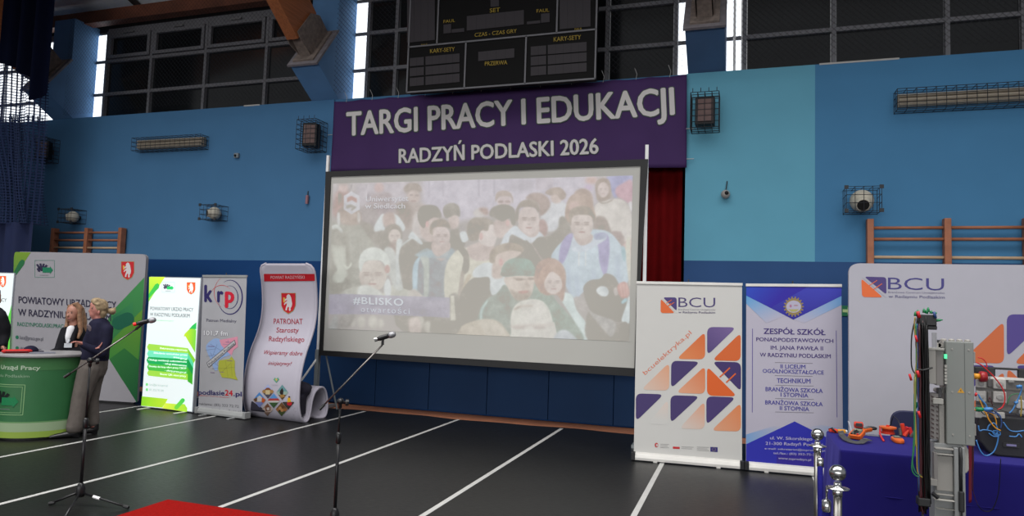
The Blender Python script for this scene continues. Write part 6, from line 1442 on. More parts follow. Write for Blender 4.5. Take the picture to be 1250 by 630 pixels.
mb = MB(); mb.obox(Vector((c.x, c.y, .988))+side*.085, side*.05, view*.06, Vector((0, 0, .004))); mb.build('peak', navy, t, bevel=.003)
c = cc+side*-.02-view*.1
mb = MB(); mb.obox(Vector((c.x, c.y, .985)), side*.13, view*.09, Vector((0, 0, .0045))); mb.top('leaflet_stack', mat('paper_grey', (120, 122, 134), .6, K=1.1), 'flat pile of leaflets on the counter top before the woman', 'leaflets', base=(c.x, c.y, .981))

# ================================================================== RED CARPET
P = on_z(205, 611.3); mb = MB()
mb.box((P.x, P.y-3.2, .002), (P.x+1.45, P.y, .012)); mb.top('red_carpet', mat('carpet_red', (140, 12, 8), .95, K=1.05, noise=.12, nscale=60, bump=.6, spec=.1), 'bright red carpet corner at the bottom left of the picture', 'carpet', base=(P.x+.7, P.y-1.6, .002), bevel=.003)

# ================================================================== MICROPHONE STANDS
chrome = mat('chrome', (200, 200, 200), .18, 1.0, raw=False, K=1.0, noise=.02); stand_b = mat('stand_black', (20, 20, 22), .35, .2); tube_s = mat('boom_tube', (96, 92, 90), .25, .8, K=.7)
grille_m = mat('mic_grille', (130, 130, 134), .45, .6, K=.7, noise=.3, nscale=300)
def mic_stand(label, base, pole, pivot, b0, b1, joint, legs, mic0, mic1, ring, tape=None):
    f = Fig(base); t = thing('microphone_stand', label, 'microphone stand', f.P0)
    top = f.p(*pivot); top.x, top.y = f.P0.x, f.P0.y; jz = f.p(*joint).z
    mb = MB(); mb.tube([f.P0+Vector((0, 0, .12)), f.P0+Vector((0, 0, jz))], .0125, 12); mb.build('lower_tube', stand_b, t, smooth=True)
    mb = MB(); mb.tube([f.P0+Vector((0, 0, jz)), top], .008, 12); mb.build('upper_tube', stand_b, t, smooth=True)
    mb = MB(); mb.lathe(f.P0+Vector((0, 0, jz-.04)), [(.014, 0), (.02, .01), (.02, .07), (.012, .085)], 16); mb.build('height_clutch', stand_b, t, smooth=True)
    mb = MB(); mb.lathe(f.P0, [(.03, .07), (.034, .09), (.034, .14), (.022, .17), (.014, .18)], 16); mb.build('leg_hub', stand_b, t, smooth=True)
    for i, (lx, ly) in enumerate(legs):
        e = on_z(lx, ly, .0); d = (e-f.P0); d.z = 0; L = min(.42, d.length); e = f.P0+d.normalized()*L
        mb = MB(); mb.tube([f.P0+d.normalized()*.02+Vector((0, 0, .10)), e+Vector((0, 0, .018))], .0095, 8); lg = mb.build('leg', stand_b, t, smooth=True)
        mb = MB(); mb.tube([e-d.normalized()*.03+Vector((0, 0, .022)), e+d.normalized()*.015+Vector((0, 0, .014))], .0135, 8); mb.build('rubber_foot', blk_pl, lg)
        if tape == i: mb = MB(); a = f.P0+d.normalized()*L*.28; mb.tube([a+Vector((0, 0, .077)), a+d.normalized()*.06+Vector((0, 0, .065))], .0125, 8); mb.build('white_tape', polem, lg)
    B0, B1 = f.p(*b0), f.p(*b1); M_ = top
    mb = MB(); mb.tube([B0, B1], .0068, 10); mb.build('boom', tube_s, t, smooth=True)
    mb = MB(); mb.tube([B0-(B1-B0).normalized()*.0, B0+(B1-B0).normalized()*.05], .011, 10); mb.build('counter_end', stand_b, t)
    mb = MB(); mb.ball(M_, .026, 12); mb.tube([M_-f.d*.03, M_+f.d*.03], .022, 12); mb.tube([M_+f.r*.0-Vector((0, 0, .05)), M_], .014, 10); mb.build('swivel', stand_b, t, smooth=True)
    mb = MB(); k = M_+f.r*.05-f.d*.02+Vector((0, 0, -.005)); mb.tube([M_, k], .008, 8); mb.lathe(k, [(.024, -.012), (.027, 0), (.024, .012)], 10, axis=(Vector((0, 0, 1)), f.d, f.r)); mb.build('locking_knob', stand_b, t)
    A, B = f.p(*mic0), f.p(*mic1); u_ = (B-A).normalized(); L = (B-A).length
    mb = MB(); C_ = A.lerp(B, .42); mb.tube([B1, C_-Vector((0, 0, .012))], .011, 8); mb.tube([C_-u_*.03, C_+u_*.035], .019, 12); mb.build('microphone_clip', stand_b, t)
    mi = thing('microphone', label.replace('stand', 'microphone held by the stand') if False else ring[1], 'microphone', (A+B)/2)
    mb = MB(); mb.tube([A, A.lerp(B, .72)], [.0135, .018], 14); mb.build('handle', blk_pl, mi, smooth=True)
    mb = MB(); g0 = A.lerp(B, .70); mb.lathe(g0, [(.017, 0), (.0235, .012), (.025, .024), (.0235, .04), (.016, .055), (.006, .06)], 16, axis=(u_.cross(f.d), f.d, u_)); mb.build('grille', grille_m, mi, smooth=True)
    mb = MB(); mb.lathe(A, [(.0145, -.004), (.0155, 0), (.0155, .016), (.014, .02)], 14, axis=(u_.cross(f.d), f.d, u_)); mb.build('end_ring', ring[0], mi)
    return t
mic_stand('black microphone boom stand in front of the green counter', on_z(97, 617), None, (107, 440), (78, 461), (166, 402), (102, 517), [(62, 617), (158, 622), (76, 638)], (163, 396.2), (189, 390.3), (mat('ring_red', (190, 30, 30), .4), 'black microphone with a red ring pointing at the glowing light box'), tape=1)
mic_stand('black microphone boom stand in front of the projection screen', on_z(407.5, 650), None, (411, 490), (390, 500), (467, 421), (410, 535), [(372, 652), (446, 650), (400, 675)], (457.5, 415), (481, 408), (chrome, 'black microphone with a silver ring in front of the projection screen'))

# ================================================================== ROPE BARRIER
def post(label, px_, top_y, z_top, r):
    v = ray(px_, top_y); k = (z_top-CAM.z)/v.z; P = CAM+v*k; t = thing('barrier_post', label, 'barrier post', (P.x, P.y, 0), 'chrome rope barrier posts')
    o = Vector((P.x, P.y, 0))
    mb = MB(); mb.lathe(o, [(.15, 0), (.155, .01), (.14, .02), (.05, .04), (.025, .06)], 32); mb.build('base_plate', chrome, t, smooth=True)
    mb = MB(); mb.tube([o+Vector((0, 0, .04)), o+Vector((0, 0, z_top-.125))], r, 20); mb.build('tube', mat('brushed_steel', (140, 138, 134), .32, 1.0, K=1.0, noise=.02), t, smooth=True)
    mb = MB(); mb.lathe(o+Vector((0, 0, z_top-.15)), [(r, 0), (r*1.2, .005), (r*1.2, .03), (.02, .034)], 20); mb.build('collar', chrome, t, smooth=True)
    mb = MB(); mb.lathe(o+Vector((0, 0, z_top-.112)), [(.02, -.004), (.052, 0), (.053, .004), (.02, .008), (.018, .014), (.016, .03)], 28); mb.build('hook_ring', chrome, t, smooth=True)
    mb = MB(); mb.ball(o+Vector((0, 0, z_top-.038)), .0385, 24); mb.build('ball_finial', chrome, t, smooth=True)
    return o
pa = post('chrome barrier post farther from the camera beside the school banner', 998, 523, 1.0, .021)
pb_ = post('chrome barrier post nearest the camera with a ball top', 1022.5, 567.5, 1.0, .019)
ropem = mat('velvet_blue', (26, 24, 96), .9, K=.9, noise=.15, nscale=80, spec=.1)
d = (pb_-pa); d.z = 0; dn_ = d.normalized()
t = thing('barrier_rope', 'dark blue velvet rope hanging between the two chrome posts', 'rope', (pa+pb_)/2+Vector((0, 0, .5)))
sdn = Vector((dn_.y, -dn_.x, 0))
A, B = pa+dn_*.045+Vector((.012, 0, .80)), pb_-dn_*.02+Vector((-.047, 0, .80))
mb = MB(); n = 30; pts = []
for k in range(n+1):
    u_ = k/n; pts.append(A.lerp(B, u_)+Vector((0, 0, -.62*(1-(2*u_-1)**2)**.55)))
mb.tube(pts, .017, 12); mb.build('rope_body', ropem, t, smooth=True)
for q, dd in ((A, -dn_), (B, dn_)):
    mb = MB(); mb.lathe(q+Vector((0, 0, -.03)), [(.019, 0), (.021, .005), (.021, .05), (.008, .06)], 14); mb.tube([q+Vector((0, 0, .03)), q+Vector((0, 0, .075)), q+dd*.025+Vector((0, 0, .095)), q+dd*.04+Vector((0, 0, .07))], .005, 8); mb.build('chrome_clasp', chrome, t, smooth=True)

# ================================================================== TABLE WITH BLUE CLOTH
TX0, TX1, TY0, TY1, TZ = .69, 3.1, 5.62, 6.5, .75
t = thing('exhibition_table', 'long table under a royal blue cloth at the right edge', 'table', ((TX0+TX1)/2, (TY0+TY1)/2, 0))
mb = MB(); mb.box((TX0+.02, TY0+.02, TZ-.035), (TX1-.02, TY1-.02, TZ-.008)); mb.build('table_top', mat('table_board', (120, 110, 100), .5), t, bevel=.003)
for x in (TX0+.08, TX1-.08):
    for y in (TY0+.08, TY1-.08): mb = MB(); mb.tube([(x, y, 0), (x, y, TZ-.04)], .018, 10); mb.build('leg', steel, t)
clothm = mat('cloth_blue', (25, 21, 86), .9, K=1.0, noise=.05, nscale=4, spec=.05)
bs_ = clothm.node_tree.nodes['Principled BSDF']; bs_.inputs['Sheen Weight'].default_value = .35; bs_.inputs['Sheen Roughness'].default_value = .5; bs_.inputs['Sheen Tint'].default_value = (.25, .23, 1, 1)
mb = MB(); n = 160; ring = []
def rp(s_):      # walk round the table edge
    L = [(TX0, TY0), (TX1, TY0), (TX1, TY1), (TX0, TY1)]; per = [TX1-TX0, TY1-TY0, TX1-TX0, TY1-TY0]; tot = sum(per); s_ = s_*tot
    for k in range(4):
        if s_ <= per[k]: a, b = L[k], L[(k+1) % 4]; q = s_/per[k]; return Vector((a[0]+(b[0]-a[0])*q, a[1]+(b[1]-a[1])*q, 0)), Vector(((b[1]-a[1]), -(b[0]-a[0]), 0)).normalized()
        s_ -= per[k]
    return Vector((*L[0], 0)), Vector((0, -1, 0))
rows = [(-.0, TZ+.004), (.006, TZ), (.010, TZ-.012), (.014, TZ-.10), (.020, TZ-.26), (.026, TZ-.45), (.03, TZ-.62), (.032, .06)]
vs = []
for j, (o_, z) in enumerate(rows):
    for k in range(n):
        p, nn = rp(k/n); wv = .012*math.sin(k*.55+.7*math.sin(k*.21))+.007*math.sin(k*1.3); f_ = max(0, (TZ-z)/TZ)
        vs.append(p+nn*(o_+(wv+.014)*f_*1.2)+Vector((0, 0, z)))
fs = [(j*n+k, (j+1)*n+k, (j+1)*n+(k+1) % n, j*n+(k+1) % n) for j in range(len(rows)-1) for k in range(n)]+[tuple(range(n))]
mb.add(vs, fs); mb.cur = 0
o = mb.top('tablecloth', clothm, 'royal blue cloth hanging to the floor over the long table', 'tablecloth', base=((TX0+TX1)/2, TY0, TZ), smooth=False)
for p_ in o.data.polygons: p_.use_smooth = len(p_.vertices) == 4 and abs(p_.normal.z) < .5
mb = MB()          # pressed fold line in the cloth
mb.tube([(TX0-.0, TY0-.020, .46), (1.3, TY0-.024, .455), (2.0, TY0-.020, .46), (TX1, TY0-.02, .455)], .0035, 6); mb.build('pressed_fold', clothm, o, smooth=True)

# chair behind the table
A = on_y(1087, 530, 7.0); B = on_y(1134, 503.5, 7.0)
t = thing('chair', 'dark blue plastic chair standing behind the table', 'chair', (A.x+.22, 7.1, 0)); cb = mat('chair_blue', (24, 28, 62), .5, K=.8)
mb = MB(); pts = rounded([(A.x, .62), (A.x+.46, .62), (A.x+.46, B.z), (A.x, B.z)], [.05, .05, .11, .11], 6); mb.prism([(a, 7.0, b) for a, b in pts], (0, .03, 0)); mb.build('backrest', cb, t, bevel=.01)
mb = MB(); pts = rounded([(A.x, 7.0), (A.x+.46, 7.0), (A.x+.46, 7.42), (A.x, 7.42)], [.04]*4); mb.prism([(a, b, .44) for a, b in pts], (0, 0, .03)); mb.build('seat', cb, t, bevel=.01)
for x in (A.x+.04, A.x+.42):
    mb = MB(); mb.tube([(x, 7.02, 0), (x, 7.02, .70)], .012, 8); mb.build('leg', steel, t); mb = MB(); mb.tube([(x, 7.40, 0), (x, 7.40, .44)], .012, 8); mb.build('leg', steel, t)

# ================================================================== TOOLS ON THE TABLE
org = mat('tool_orange', (206, 92, 26), .45, K=.95, noise=.06); org2 = mat('tool_red_orange', (206, 54, 30), .5, K=.95); tg = mat('tool_grey', (88, 86, 82), .5, K=.95); tb_ = mat('tool_black', (22, 22, 24), .5); yel = mat('tool_yellow', (206, 140, 30), .45, K=.95)
redp = mat('lead_red', (186, 28, 34), .5, K=.9)
VT = V(1020, 490, 9.9)
def tp(x, y, z=TZ+.005): q = VT((x, y))[0]; return on_z(q[0], q[1], z)
Zt = TZ+.005
def slab(name, outline, z0, h, m, root, bev=.006, lean=0):     # outline in view coordinates of the table top
    P = [tp(x, y, z0) for x, y in outline]; mb = MB(); mb.prism([Vector((p.x, p.y, z0)) for p in P], (0, 0, h)); return mb.build(name, m, root, bevel=bev)
# multimeter (big, orange, leaning)
c = tp(260, 455)
t = thing('multimeter', 'orange multimeter with a grey face in the middle of the tools', 'multimeter', (c.x, c.y, Zt))
def gauge(t, c, yaw, w_, h_, d_, tilt, mbody, mface, jaws=False, screen=True):
    R = Matrix.Rotation(yaw, 3, 'Z') @ Matrix.Rotation(tilt, 3, 'X'); X, Y, Zz = R @ Vector((1, 0, 0)), R @ Vector((0, 1, 0)), R @ Vector((0, 0, 1))
    low = min((a*X*w_/2+b*Y*h_/2-Zz*d_/2).z for a in (-1, 1) for b in (-1, 1)); o_ = Vector((c.x, c.y, Zt-low+.002))
    out = rounded([(-w_/2, -h_/2), (w_/2, -h_/2), (w_*.5, h_*.2), (w_*.46, h_/2), (-w_*.46, h_/2), (-w_/2, h_*.2)], [.02, .02, .01, .02, .02, .01])
    mb = MB(); mb.prism([o_+X*a+Y*b-Zz*d_/2 for a, b in out], Zz*d_); mb.build('body', mbody, t, bevel=.006)
    mb = MB(); mb.prism([o_+X*a*.74+Y*(b*.80)+Zz*(d_/2-.001) for a, b in out], Zz*.005); fc = mb.build('face_plate', mface, t, bevel=.002)
    if screen:
        mb = MB(); mb.obox(o_+Y*h_*.24+Zz*(d_/2+.005), X*w_*.28, Y*h_*.11, Zz*.0015); mb.build('display', mat('lcd', (120, 128, 110), .3, K=.95), fc)
        mb = MB(); mb.lathe(o_-Y*h_*.08+Zz*(d_/2+.003), [(w_*.2, 0), (w_*.2, .006), (w_*.17, .01)], 16, axis=(X, Y, Zz)); mb.obox(o_-Y*h_*.08+Zz*(d_/2+.015), X*.004, Y*w_*.16, Zz*.004); mb.build('rotary_switch', tb_, fc)
        for k in range(3): mb = MB(); mb.lathe(o_-Y*h_*.36+X*(k-1)*w_*.24+Zz*(d_/2+.003), [(.008, 0), (.008, .005)], 10, axis=(X, Y, Zz)); mb.build('socket', redp if k == 2 else tb_, fc)
    return o_, X, Y, Zz
gauge(t, c, -.5, .095, .125, .035, .32, org, tg)
mb = MB(); mb.tube([tp(190, 430)+Vector((0, 0, .03)), tp(160, 455)+Vector((0, 0, .012))], .012, 8); mb.build('probe_plug', mat('brass', (150, 120, 80), .4, .5), t)
# clamp meter lying behind it
c = tp(395, 362); t = thing('clamp_meter', 'orange and grey clamp meter lying behind the multimeter', 'clamp meter', (c.x, c.y, Zt))
a, b = tp(330, 395), tp(480, 360); u_ = (b-a).normalized(); v_ = Vector((-u_.y, u_.x, 0))
mb = MB(); out = rounded([(-.11, -.025), (.02, -.03), (.035, 0), (.02, .03), (-.11, .025)], [.012]*5); mb.prism([c+Vector((0, 0, 0))+u_*p+v_*q for p, q in out], (0, 0, .03)); mb.build('body', org, t, bevel=.007)
mb = MB(); mb.prism([c+Vector((0, 0, .03))+u_*p*.8+v_*q*.6 for p, q in out], (0, 0, .005)); mb.build('face_plate', tg, t, bevel=.002)
mb = MB(); mb.tube([c+Vector((0, 0, .02))+u_*(.066+.038*math.cos(q))+v_*.034*math.sin(q) for q in np.linspace(.3, 2*math.pi+.3-.12, 22)], .011, 8, flat=.9); mb.build('jaw', tb_, t, smooth=True)
# cable reel
c = tp(632, 392); t = thing('cable_reel', 'orange-red cable reel on the blue table', 'cable reel', (c.x, c.y, Zt))
for z, r_, nm in ((.008, .052, 'lower_flange'), (.052, .066, 'upper_flange')):
    mb = MB(); mb.lathe((c.x, c.y, Zt+z), [(r_*.3, -.008), (r_, -.006), (r_, .006), (r_*.3, .008)], 32); mb.build(nm, org2 if z < .05 else org, t, smooth=False)
mb = MB(); mb.lathe((c.x, c.y, Zt), [(.045+.002*(k % 2), .012+.003*k) for k in range(13)], 28); mb.build('wound_lead', redp if False else org2, t)
mb = MB(); mb.tube([tp(540, 395)+Vector((0, 0, .05)), tp(535, 420)+Vector((0, 0, .02)), tp(560, 460)+Vector((0, 0, .008)), tp(582, 488)+Vector((0, 0, .006))], .008, 8); mb.build('loose_end', redp, t, smooth=True)
mb = MB(); mb.tube([Vector((c.x, c.y, Zt+.055)), Vector((c.x, c.y, Zt+.072))], .013, 14); mb.build('hub_knob', org2, t)
# small tester, front right
c = tp(755, 495); t = thing('handheld_tester', 'orange handheld tester with rounded end lying in front of the cable reel', 'tester', (c.x, c.y, Zt))
a, b = tp(700, 440), tp(805, 525); u_ = (b-a).normalized(); v_ = Vector((-u_.y, u_.x, 0))
mb = MB(); mb.prism([c+u_*p*.7+v_*q*.7 for p, q in smooth_closed([(-.13, -.045), (0, -.055), (.09, -.045), (.125, 0), (.09, .045), (0, .055), (-.13, .045)], 4)], (0, 0, .032)); mb.build('body', org, t, bevel=.01)
mb = MB(); mb.prism([c+Vector((0, 0, .032))+u_*p*.7+v_*q*.7 for p, q in rounded([(-.12, -.036), (.0, -.04), (.0, .04), (-.12, .036)], [.01]*4)], (0, 0, .006)); fcp = mb.build('face_plate', tg, t, bevel=.002)
mb = MB(); mb.prism([c+Vector((0, 0, .038))+u_*p*.7+v_*q*.7 for p, q in rounded([(-.10, -.024), (-.04, -.024), (-.04, .024), (-.10, .024)], [.004]*4)], (0, 0, .002)); mb.build('display', mat('lcd', (0, 0, 0)), fcp)
# yellow-orange meter at the left
c = tp(52, 385); t = thing('voltage_detector', 'yellow and orange detector at the left end of the table', 'detector', (c.x, c.y, Zt))
mb = MB(); mb.prism([c+Vector(q) for q in ((-.02, -.02, 0), (.045, -.022, 0), (.048, .02, 0), (-.018, .022, 0))], (0, 0, .032)); mb.build('body', yel, t, bevel=.01)
mb = MB(); mb.prism([c+Vector(q) for q in ((-.055, -.017, 0), (-.018, -.018, 0), (-.016, .018, 0), (-.05, .018, 0))], (0, 0, .026)); mb.build('grip', org2, t, bevel=.008)
mb = MB(); mb.ball(c+Vector((.047, -.0, .018)), (.012, .019, .014), 10); mb.build('lens', mat('badge_white', (0, 0, 0)), t, smooth=True)
# black strap
t = thing('carrying_strap', 'black and grey strap curling in front of the orange multimeter', 'strap', tuple(tp(230, 510)))
pts = [tp(x, y)+Vector((0, 0, h)) for x, y, h in ((60, 415, .03), (75, 450, .02), (120, 485, .012), (180, 508, .008), (250, 520, .006), (310, 520, .008), (360, 508, .02), (415, 495, .012))]
mb = MB(); vs = []
for i, p in enumerate(pts):
    d_ = (pts[min(i+1, len(pts)-1)]-pts[max(0, i-1)]).normalized(); n_ = Vector((-d_.y, d_.x, 0)).normalized(); vs += [p-n_*.02, p+n_*.02+Vector((0, 0, .012)), p+n_*.02+Vector((0, 0, .015)), p-n_*.02+Vector((0, 0, .003))]
fs = [(4*i+k, 4*i+(k+1) % 4, 4*i+4+(k+1) % 4, 4*i+4+k) for i in range(len(pts)-1) for k in range(4)]+[(3, 2, 1, 0)]
mb.add(vs, fs); mb.build('webbing', mat('webbing_dark', (50, 50, 52), .7), t, smooth=False)
for i in (1, 6): mb = MB(); mb.obox(pts[i]+Vector((0, 0, .01)), (.016, 0, 0), (0, .014, 0), (0, 0, .006)); mb.build('buckle', mat('tool_grey', (0, 0, 0)), t)
# red-black meter on a stand at the back
c = tp(200, 318); c.y = min(c.y, TY1-.06); t = thing('bench_meter', 'small red and black meter propped on its stand at the back of the table', 'meter', (c.x, c.y, Zt))
mb = MB(); mb.obox(Vector((c.x, c.y, Zt+.075)), (.034, 0, 0), (0, .02, .008), (0, -.008, .02)); mb.build('body', org2, t, bevel=.008)
mb = MB(); mb.obox(Vector((c.x, c.y-.022, Zt+.08)), (.024, 0, 0), (0, .004, .002), (0, -.005, .013)); mb.build('display', tg, t)
mb = MB(); mb.obox(Vector((c.x+.005, c.y, Zt+.028)), (.022, 0, 0), (0, .015, 0), (0, 0, .028)); mb.build('stand', tb_, t, bevel=.004)
mb = MB(); mb.obox(Vector((c.x-.062, c.y, Zt+.052)), (.006, 0, -.003), (0, .015, 0), (-.012, 0, .046)); mb.build('leaning_card', mat('badge_white', (0, 0, 0)), t)
mb = MB(); mb.obox((c.x+.02, c.y-.03, Zt+.004), (.13, 0, 0), (0, .02, 0), (0, 0, .003)); mb.top('leaflet', mat('paper_grey', (0, 0, 0)), 'pale leaflet lying under the small red and black meter', 'leaflet', base=(c.x, c.y-.03, Zt))
# plier cluster behind the lead bundle
c = tp(865, 430); t = thing('adapter_set', 'red and grey test adapter bundle at the back beside the hanging leads', 'adapter', (c.x, c.y, Zt))
for k in range(6):
    mb = MB(); a = c+Vector((random.uniform(-.06, .06), random.uniform(-.05, .05), .006)); mb.tube([a, a+Vector((random.uniform(-.03, .03), random.uniform(-.02, .02), random.uniform(.05, .11)))], random.uniform(.010, .016), 8); mb.build('clip', [org2, redp, tg][k % 3], t)
mb = MB(); mb.tube([tp(650, 330)+Vector((0, 0, .01)), tp(700, 345)+Vector((0, 0, .12)), tp(760, 360)+Vector((0, 0, .09)), tp(800, 385)+Vector((0, 0, .02))], .004, 6); mb.build('lead', tb_, t, smooth=True)
mb = MB(); mb.tube([tp(795, 382)+Vector((0, 0, .02)), tp(840, 392)+Vector((0, 0, .02))], .009, 8); mb.build('probe_handle', tb_, t)
# small pieces at the far left: red thing behind the first post
c = on_z(1003, 527, Zt); c = Vector((TX0+.035, min(c.y, TY1-.08), Zt))
t = thing('pocket_tester', 'small orange and black tester behind the chrome post on the table corner', 'tester', tuple(c))
mb = MB(); mb.obox(c+Vector((0, 0, .018)), (.032, .006, 0), (-.004, .02, 0), (0, 0, .013)); mb.build('body', org2, t, bevel=.006)
mb = MB(); mb.tube([c+Vector((-.03, 0, .024)), c+Vector((-.01, -.025, .04)), c+Vector((.02, -.035, .008))], .007, 6); mb.build('lead', tb_, t, smooth=True)

# ================================================================== WIRING DEMONSTRATION COLUMN
EY = 5.12; gb = mat('enclosure_grey', (126, 129, 126), .5, K=.98, noise=.02); gl = mat('module_grey', (150, 147, 142), .5, K=.98, noise=.03); gd = mat('trunking_grey', (128, 124, 122), .6, K=.98, noise=.04); lg2 = mat('column_grey', (136, 138, 138), .5, K=.98, noise=.03)
def q(x, y, Y=EY): return on_y(x, y, Y)
def fbox(name, x0, y0, x1, y1, Y, depth, m, root, bev=.004):      # front face between two reference points at distance Y
    a, b = on_y(x0, y0, Y), on_y(x1, y1, Y); mb = MB(); mb.box((a.x, Y, b.z), (b.x, Y+depth, a.z)); return mb.build(name, m, root, bevel=bev)
base = q(1163, 630); t = thing('distribution_stand', 'tall grey wiring demonstration column with a distribution box in front of the table', 'demonstration stand', (base.x, EY+.1, 0))
f_ = V(1100, 370, 7); g_ = V(1100, 450, 7); h_ = V(1100, 530, 6.3)
a, b = q(1154.3, 416.5), q(1190.6, 545)
mb = MB(); mb.box((a.x, EY, b.z), (b.x, EY+.055, a.z)); mb.build('box_cover', gb, t, bevel=.006)
mb = MB(); mb.box((a.x-.004, EY+.055, b.z+.012), (b.x+.004, EY+.15, a.z-.004)); bx = mb.build('box_body', gl, t, bevel=.008)
mb = MB(); s1 = q(1178, 480).x; mb.box((s1-.0015, EY-.0012, b.z+.01), (s1+.0015, EY+.001, a.z-.01)); mb.build('cover_seam', mat('seam_dark', (84, 88, 86), .6, K=.98), t)
for x, y in ((435, 395-0), (578, 402)):
    p = q(1100+x/7, 370+y/7); mb = MB(); mb.lathe(p, [(.006, 0), (.005, .003)], 12, axis=(Vector((1, 0, 0)), Vector((0, 0, 1)), Vector((0, -1, 0)))); mb.build('cover_screw', gl, t)
for x, y in ((437, 200), (583, 208), (443, 565), (588, 578)):
    p = q(1100+x/7, 450+y/7); mb = MB(); mb.lathe(p, [(.006, 0), (.005, .003)], 12, axis=(Vector((1, 0, 0)), Vector((0, 0, 1)), Vector((0, -1, 0)))); mb.build('cover_screw', gl, t)
c = q(1100+510/7, 450+188/7); mb = MB(); mb.prism([c+Vector((-.02, -.0012, -.014)), c+Vector((.02, -.0012, -.014)), c+Vector((0, -.0012, .018))], (0, .001, 0)); wl_ = mb.build('warning_label', mat('warn_yellow', (206, 150, 30), .5, K=.98), t)
mb = MB(); mb.prism([c+Vector((-.003, -.002, -.008)), c+Vector((.004, -.002, .0)), c+Vector((.0, -.002, .001)), c+Vector((.003, -.002, .010)), c+Vector((-.005, -.002, .0)), c+Vector((-.001, -.002, -.001))], (0, .0005, 0)); mb.build('flash_symbol', tb_, wl_)
for k in range(9):      # notched cable entries down the left edge
    z = a.z-.03-(a.z-b.z-.06)*k/8; mb = MB(); mb.tube([(a.x-.026, EY+.06, z), (a.x-.026, EY+.14, z)], .016, 10); mb.obox((a.x-.012, EY+.1, z), (.014, 0, 0), (0, .04, 0), (0, 0, .012)); mb.build('cable_entry', gl, bx)
for k in range(4): mb = MB(); mb.lathe((a.x+.01+.045*k, EY+.09, a.z-.004), [(.018, 0), (.018, .012), (.012, .018)], 14); mb.build('top_entry', gl, bx)
p = q(1195, 436); mb = MB(); mb.box((b.x+.003, EY+.05, p.z-.04), (b.x+.022, EY+.1, p.z+.03)); mb.build('side_latch', gl, bx, bevel=.004); p = q(1193, 525); mb = MB(); mb.box((b.x+.003, EY+.05, p.z-.045), (b.x+.02, EY+.1, p.z+.03)); mb.build('side_latch', gl, bx, bevel=.004)
# slim black device behind, module boxes to the left
fbox('rear_terminal_rail', 1145, 415, 1155, 426, EY+.16, .06, mat('terminal_dark', (56, 56, 58), .6), t)
m1 = fbox('module_box', 1131, 426, 1143, 469, EY-.03, .10, gl, t, .003); m2 = fbox('module_box', 1142.6, 427.5, 1152, 471, EY-.012, .09, gd, t, .003)
fbox('module_cap', 1131, 424.5, 1153, 428, EY-.034, .12, mat('module_pale', (168, 166, 160), .5, K=.98), t, .002)
led = q(1153.2, 435); mb = MB(); mb.box((led.x-.008, EY-.024, led.z-.014), (led.x+.008, EY-.013, led.z+.014)); mb.build('green_light', mat('led_green', (70, 214, 140), .4, emit=.8), m2)
for k in range(6): p = q(1153.6, 447+4*k); mb = MB(); mb.box((p.x-.007, EY-.02, p.z-.008), (p.x+.007, EY, p.z+.008)); mb.build('terminal', mat('module_pale', (0, 0, 0)), m2)
# pale brackets and slotted trunking under the modules
fbox('rail_holder', 1145, 474, 1150, 486, EY+.02, .05, mat('terminal_dark', (0, 0, 0)), t); fbox('bracket', 1139, 486, 1152, 494, EY+.0, .09, mat('module_pale', (0, 0, 0)), t)
tr_ = fbox('slotted_trunking', 1136, 480, 1146, 537, EY+.02, .07, gd, t, .002)
for k in range(10):
    p = q(1137.5, 483+5.4*k); p2 = q(1144, 485+5.4*k)
    mb = MB(); mb.prism([Vector((p.x, EY+.016, p.z)), Vector((p.x+.016, EY+.016, p.z-.008)), Vector((p.x+.016, EY+.016, p.z-.018)), Vector((p.x, EY+.016, p.z-.010))], (0, .006, 0)); mb.build('slot', mat('slot_dark', (60, 50, 50), .8), tr_)
    mb = MB(); mb.prism([Vector((p2.x, EY+.016, p2.z)), Vector((p2.x+.01, EY+.016, p2.z-.006)), Vector((p2.x+.01, EY+.016, p2.z-.015)), Vector((p2.x, EY+.016, p2.z-.009))], (0, .006, 0)); mb.build('slot', mat('slot_dark', (0, 0, 0)), tr_)
fbox('support_plate', 1146, 494, 1153.5, 542, EY+.03, .05, gl, t)
# lower column down to the floor
a, b = q(1141, 541), q(1177, 546); zb = .05
mb = MB(); mb.box((a.x, EY+.02, zb), (b.x, EY+.16, a.z)); col = mb.build('column', lg2, t, bevel=.006)
def ledge(x0, y0, x1, y1, m, dep=.03): A_, B_ = q(x0, y0), q(x1, y1); mb = MB(); mb.box((A_.x, EY-.0+.02-dep, B_.z), (B_.x, EY+.03, A_.z)); return mb.build('mounting_ledge', m, col, bevel=.003)
ledge(1141, 546, 1164, 550, gl); ledge(1142, 553, 1163, 556, gl, .045); ledge(1141, 602, 1164, 606, gl); ledge(1139.5, 608, 1164, 612, mat('module_pale', (0, 0, 0)), .05); ledge(1143, 620, 1165, 622.5, mat('module_pale', (0, 0, 0)), .04)
A_, B_ = q(1143, 556), q(1164, 601); mb = MB(); mb.box((A_.x, EY+.005, B_.z), (B_.x, EY+.03, A_.z)); mb.build('blank_panel', gl, col, bevel=.004)
A_, B_ = q(1163.5, 546), q(1169, 546); mb = MB(); mb.box((A_.x, EY-.02, zb), (B_.x, EY+.03, A_.z)); mb.build('cable_channel', lg2, col, bevel=.004)
A_, B_ = q(1173, 546), q(1177, 546); mb = MB(); mb.box((A_.x, EY-.02, zb), (B_.x, EY+.03, A_.z)); mb.build('cable_channel', lg2, col, bevel=.004)
P = [q(1171, 546), q(1172, 560), q(1171.5, 575), q(1172, 598)]; mb = MB(); mb.tube([p+Vector((0, -.02, 0)) for p in P], .0095, 10); mb.build('black_hose', tb_, col, smooth=True)
A_, B_ = q(1168.5, 598), q(1175.5, 624); mb = MB(); mb.box((A_.x, EY-.045, B_.z), (B_.x, EY+.01, A_.z)); mb.build('black_sleeve', tb_, col, bevel=.008)
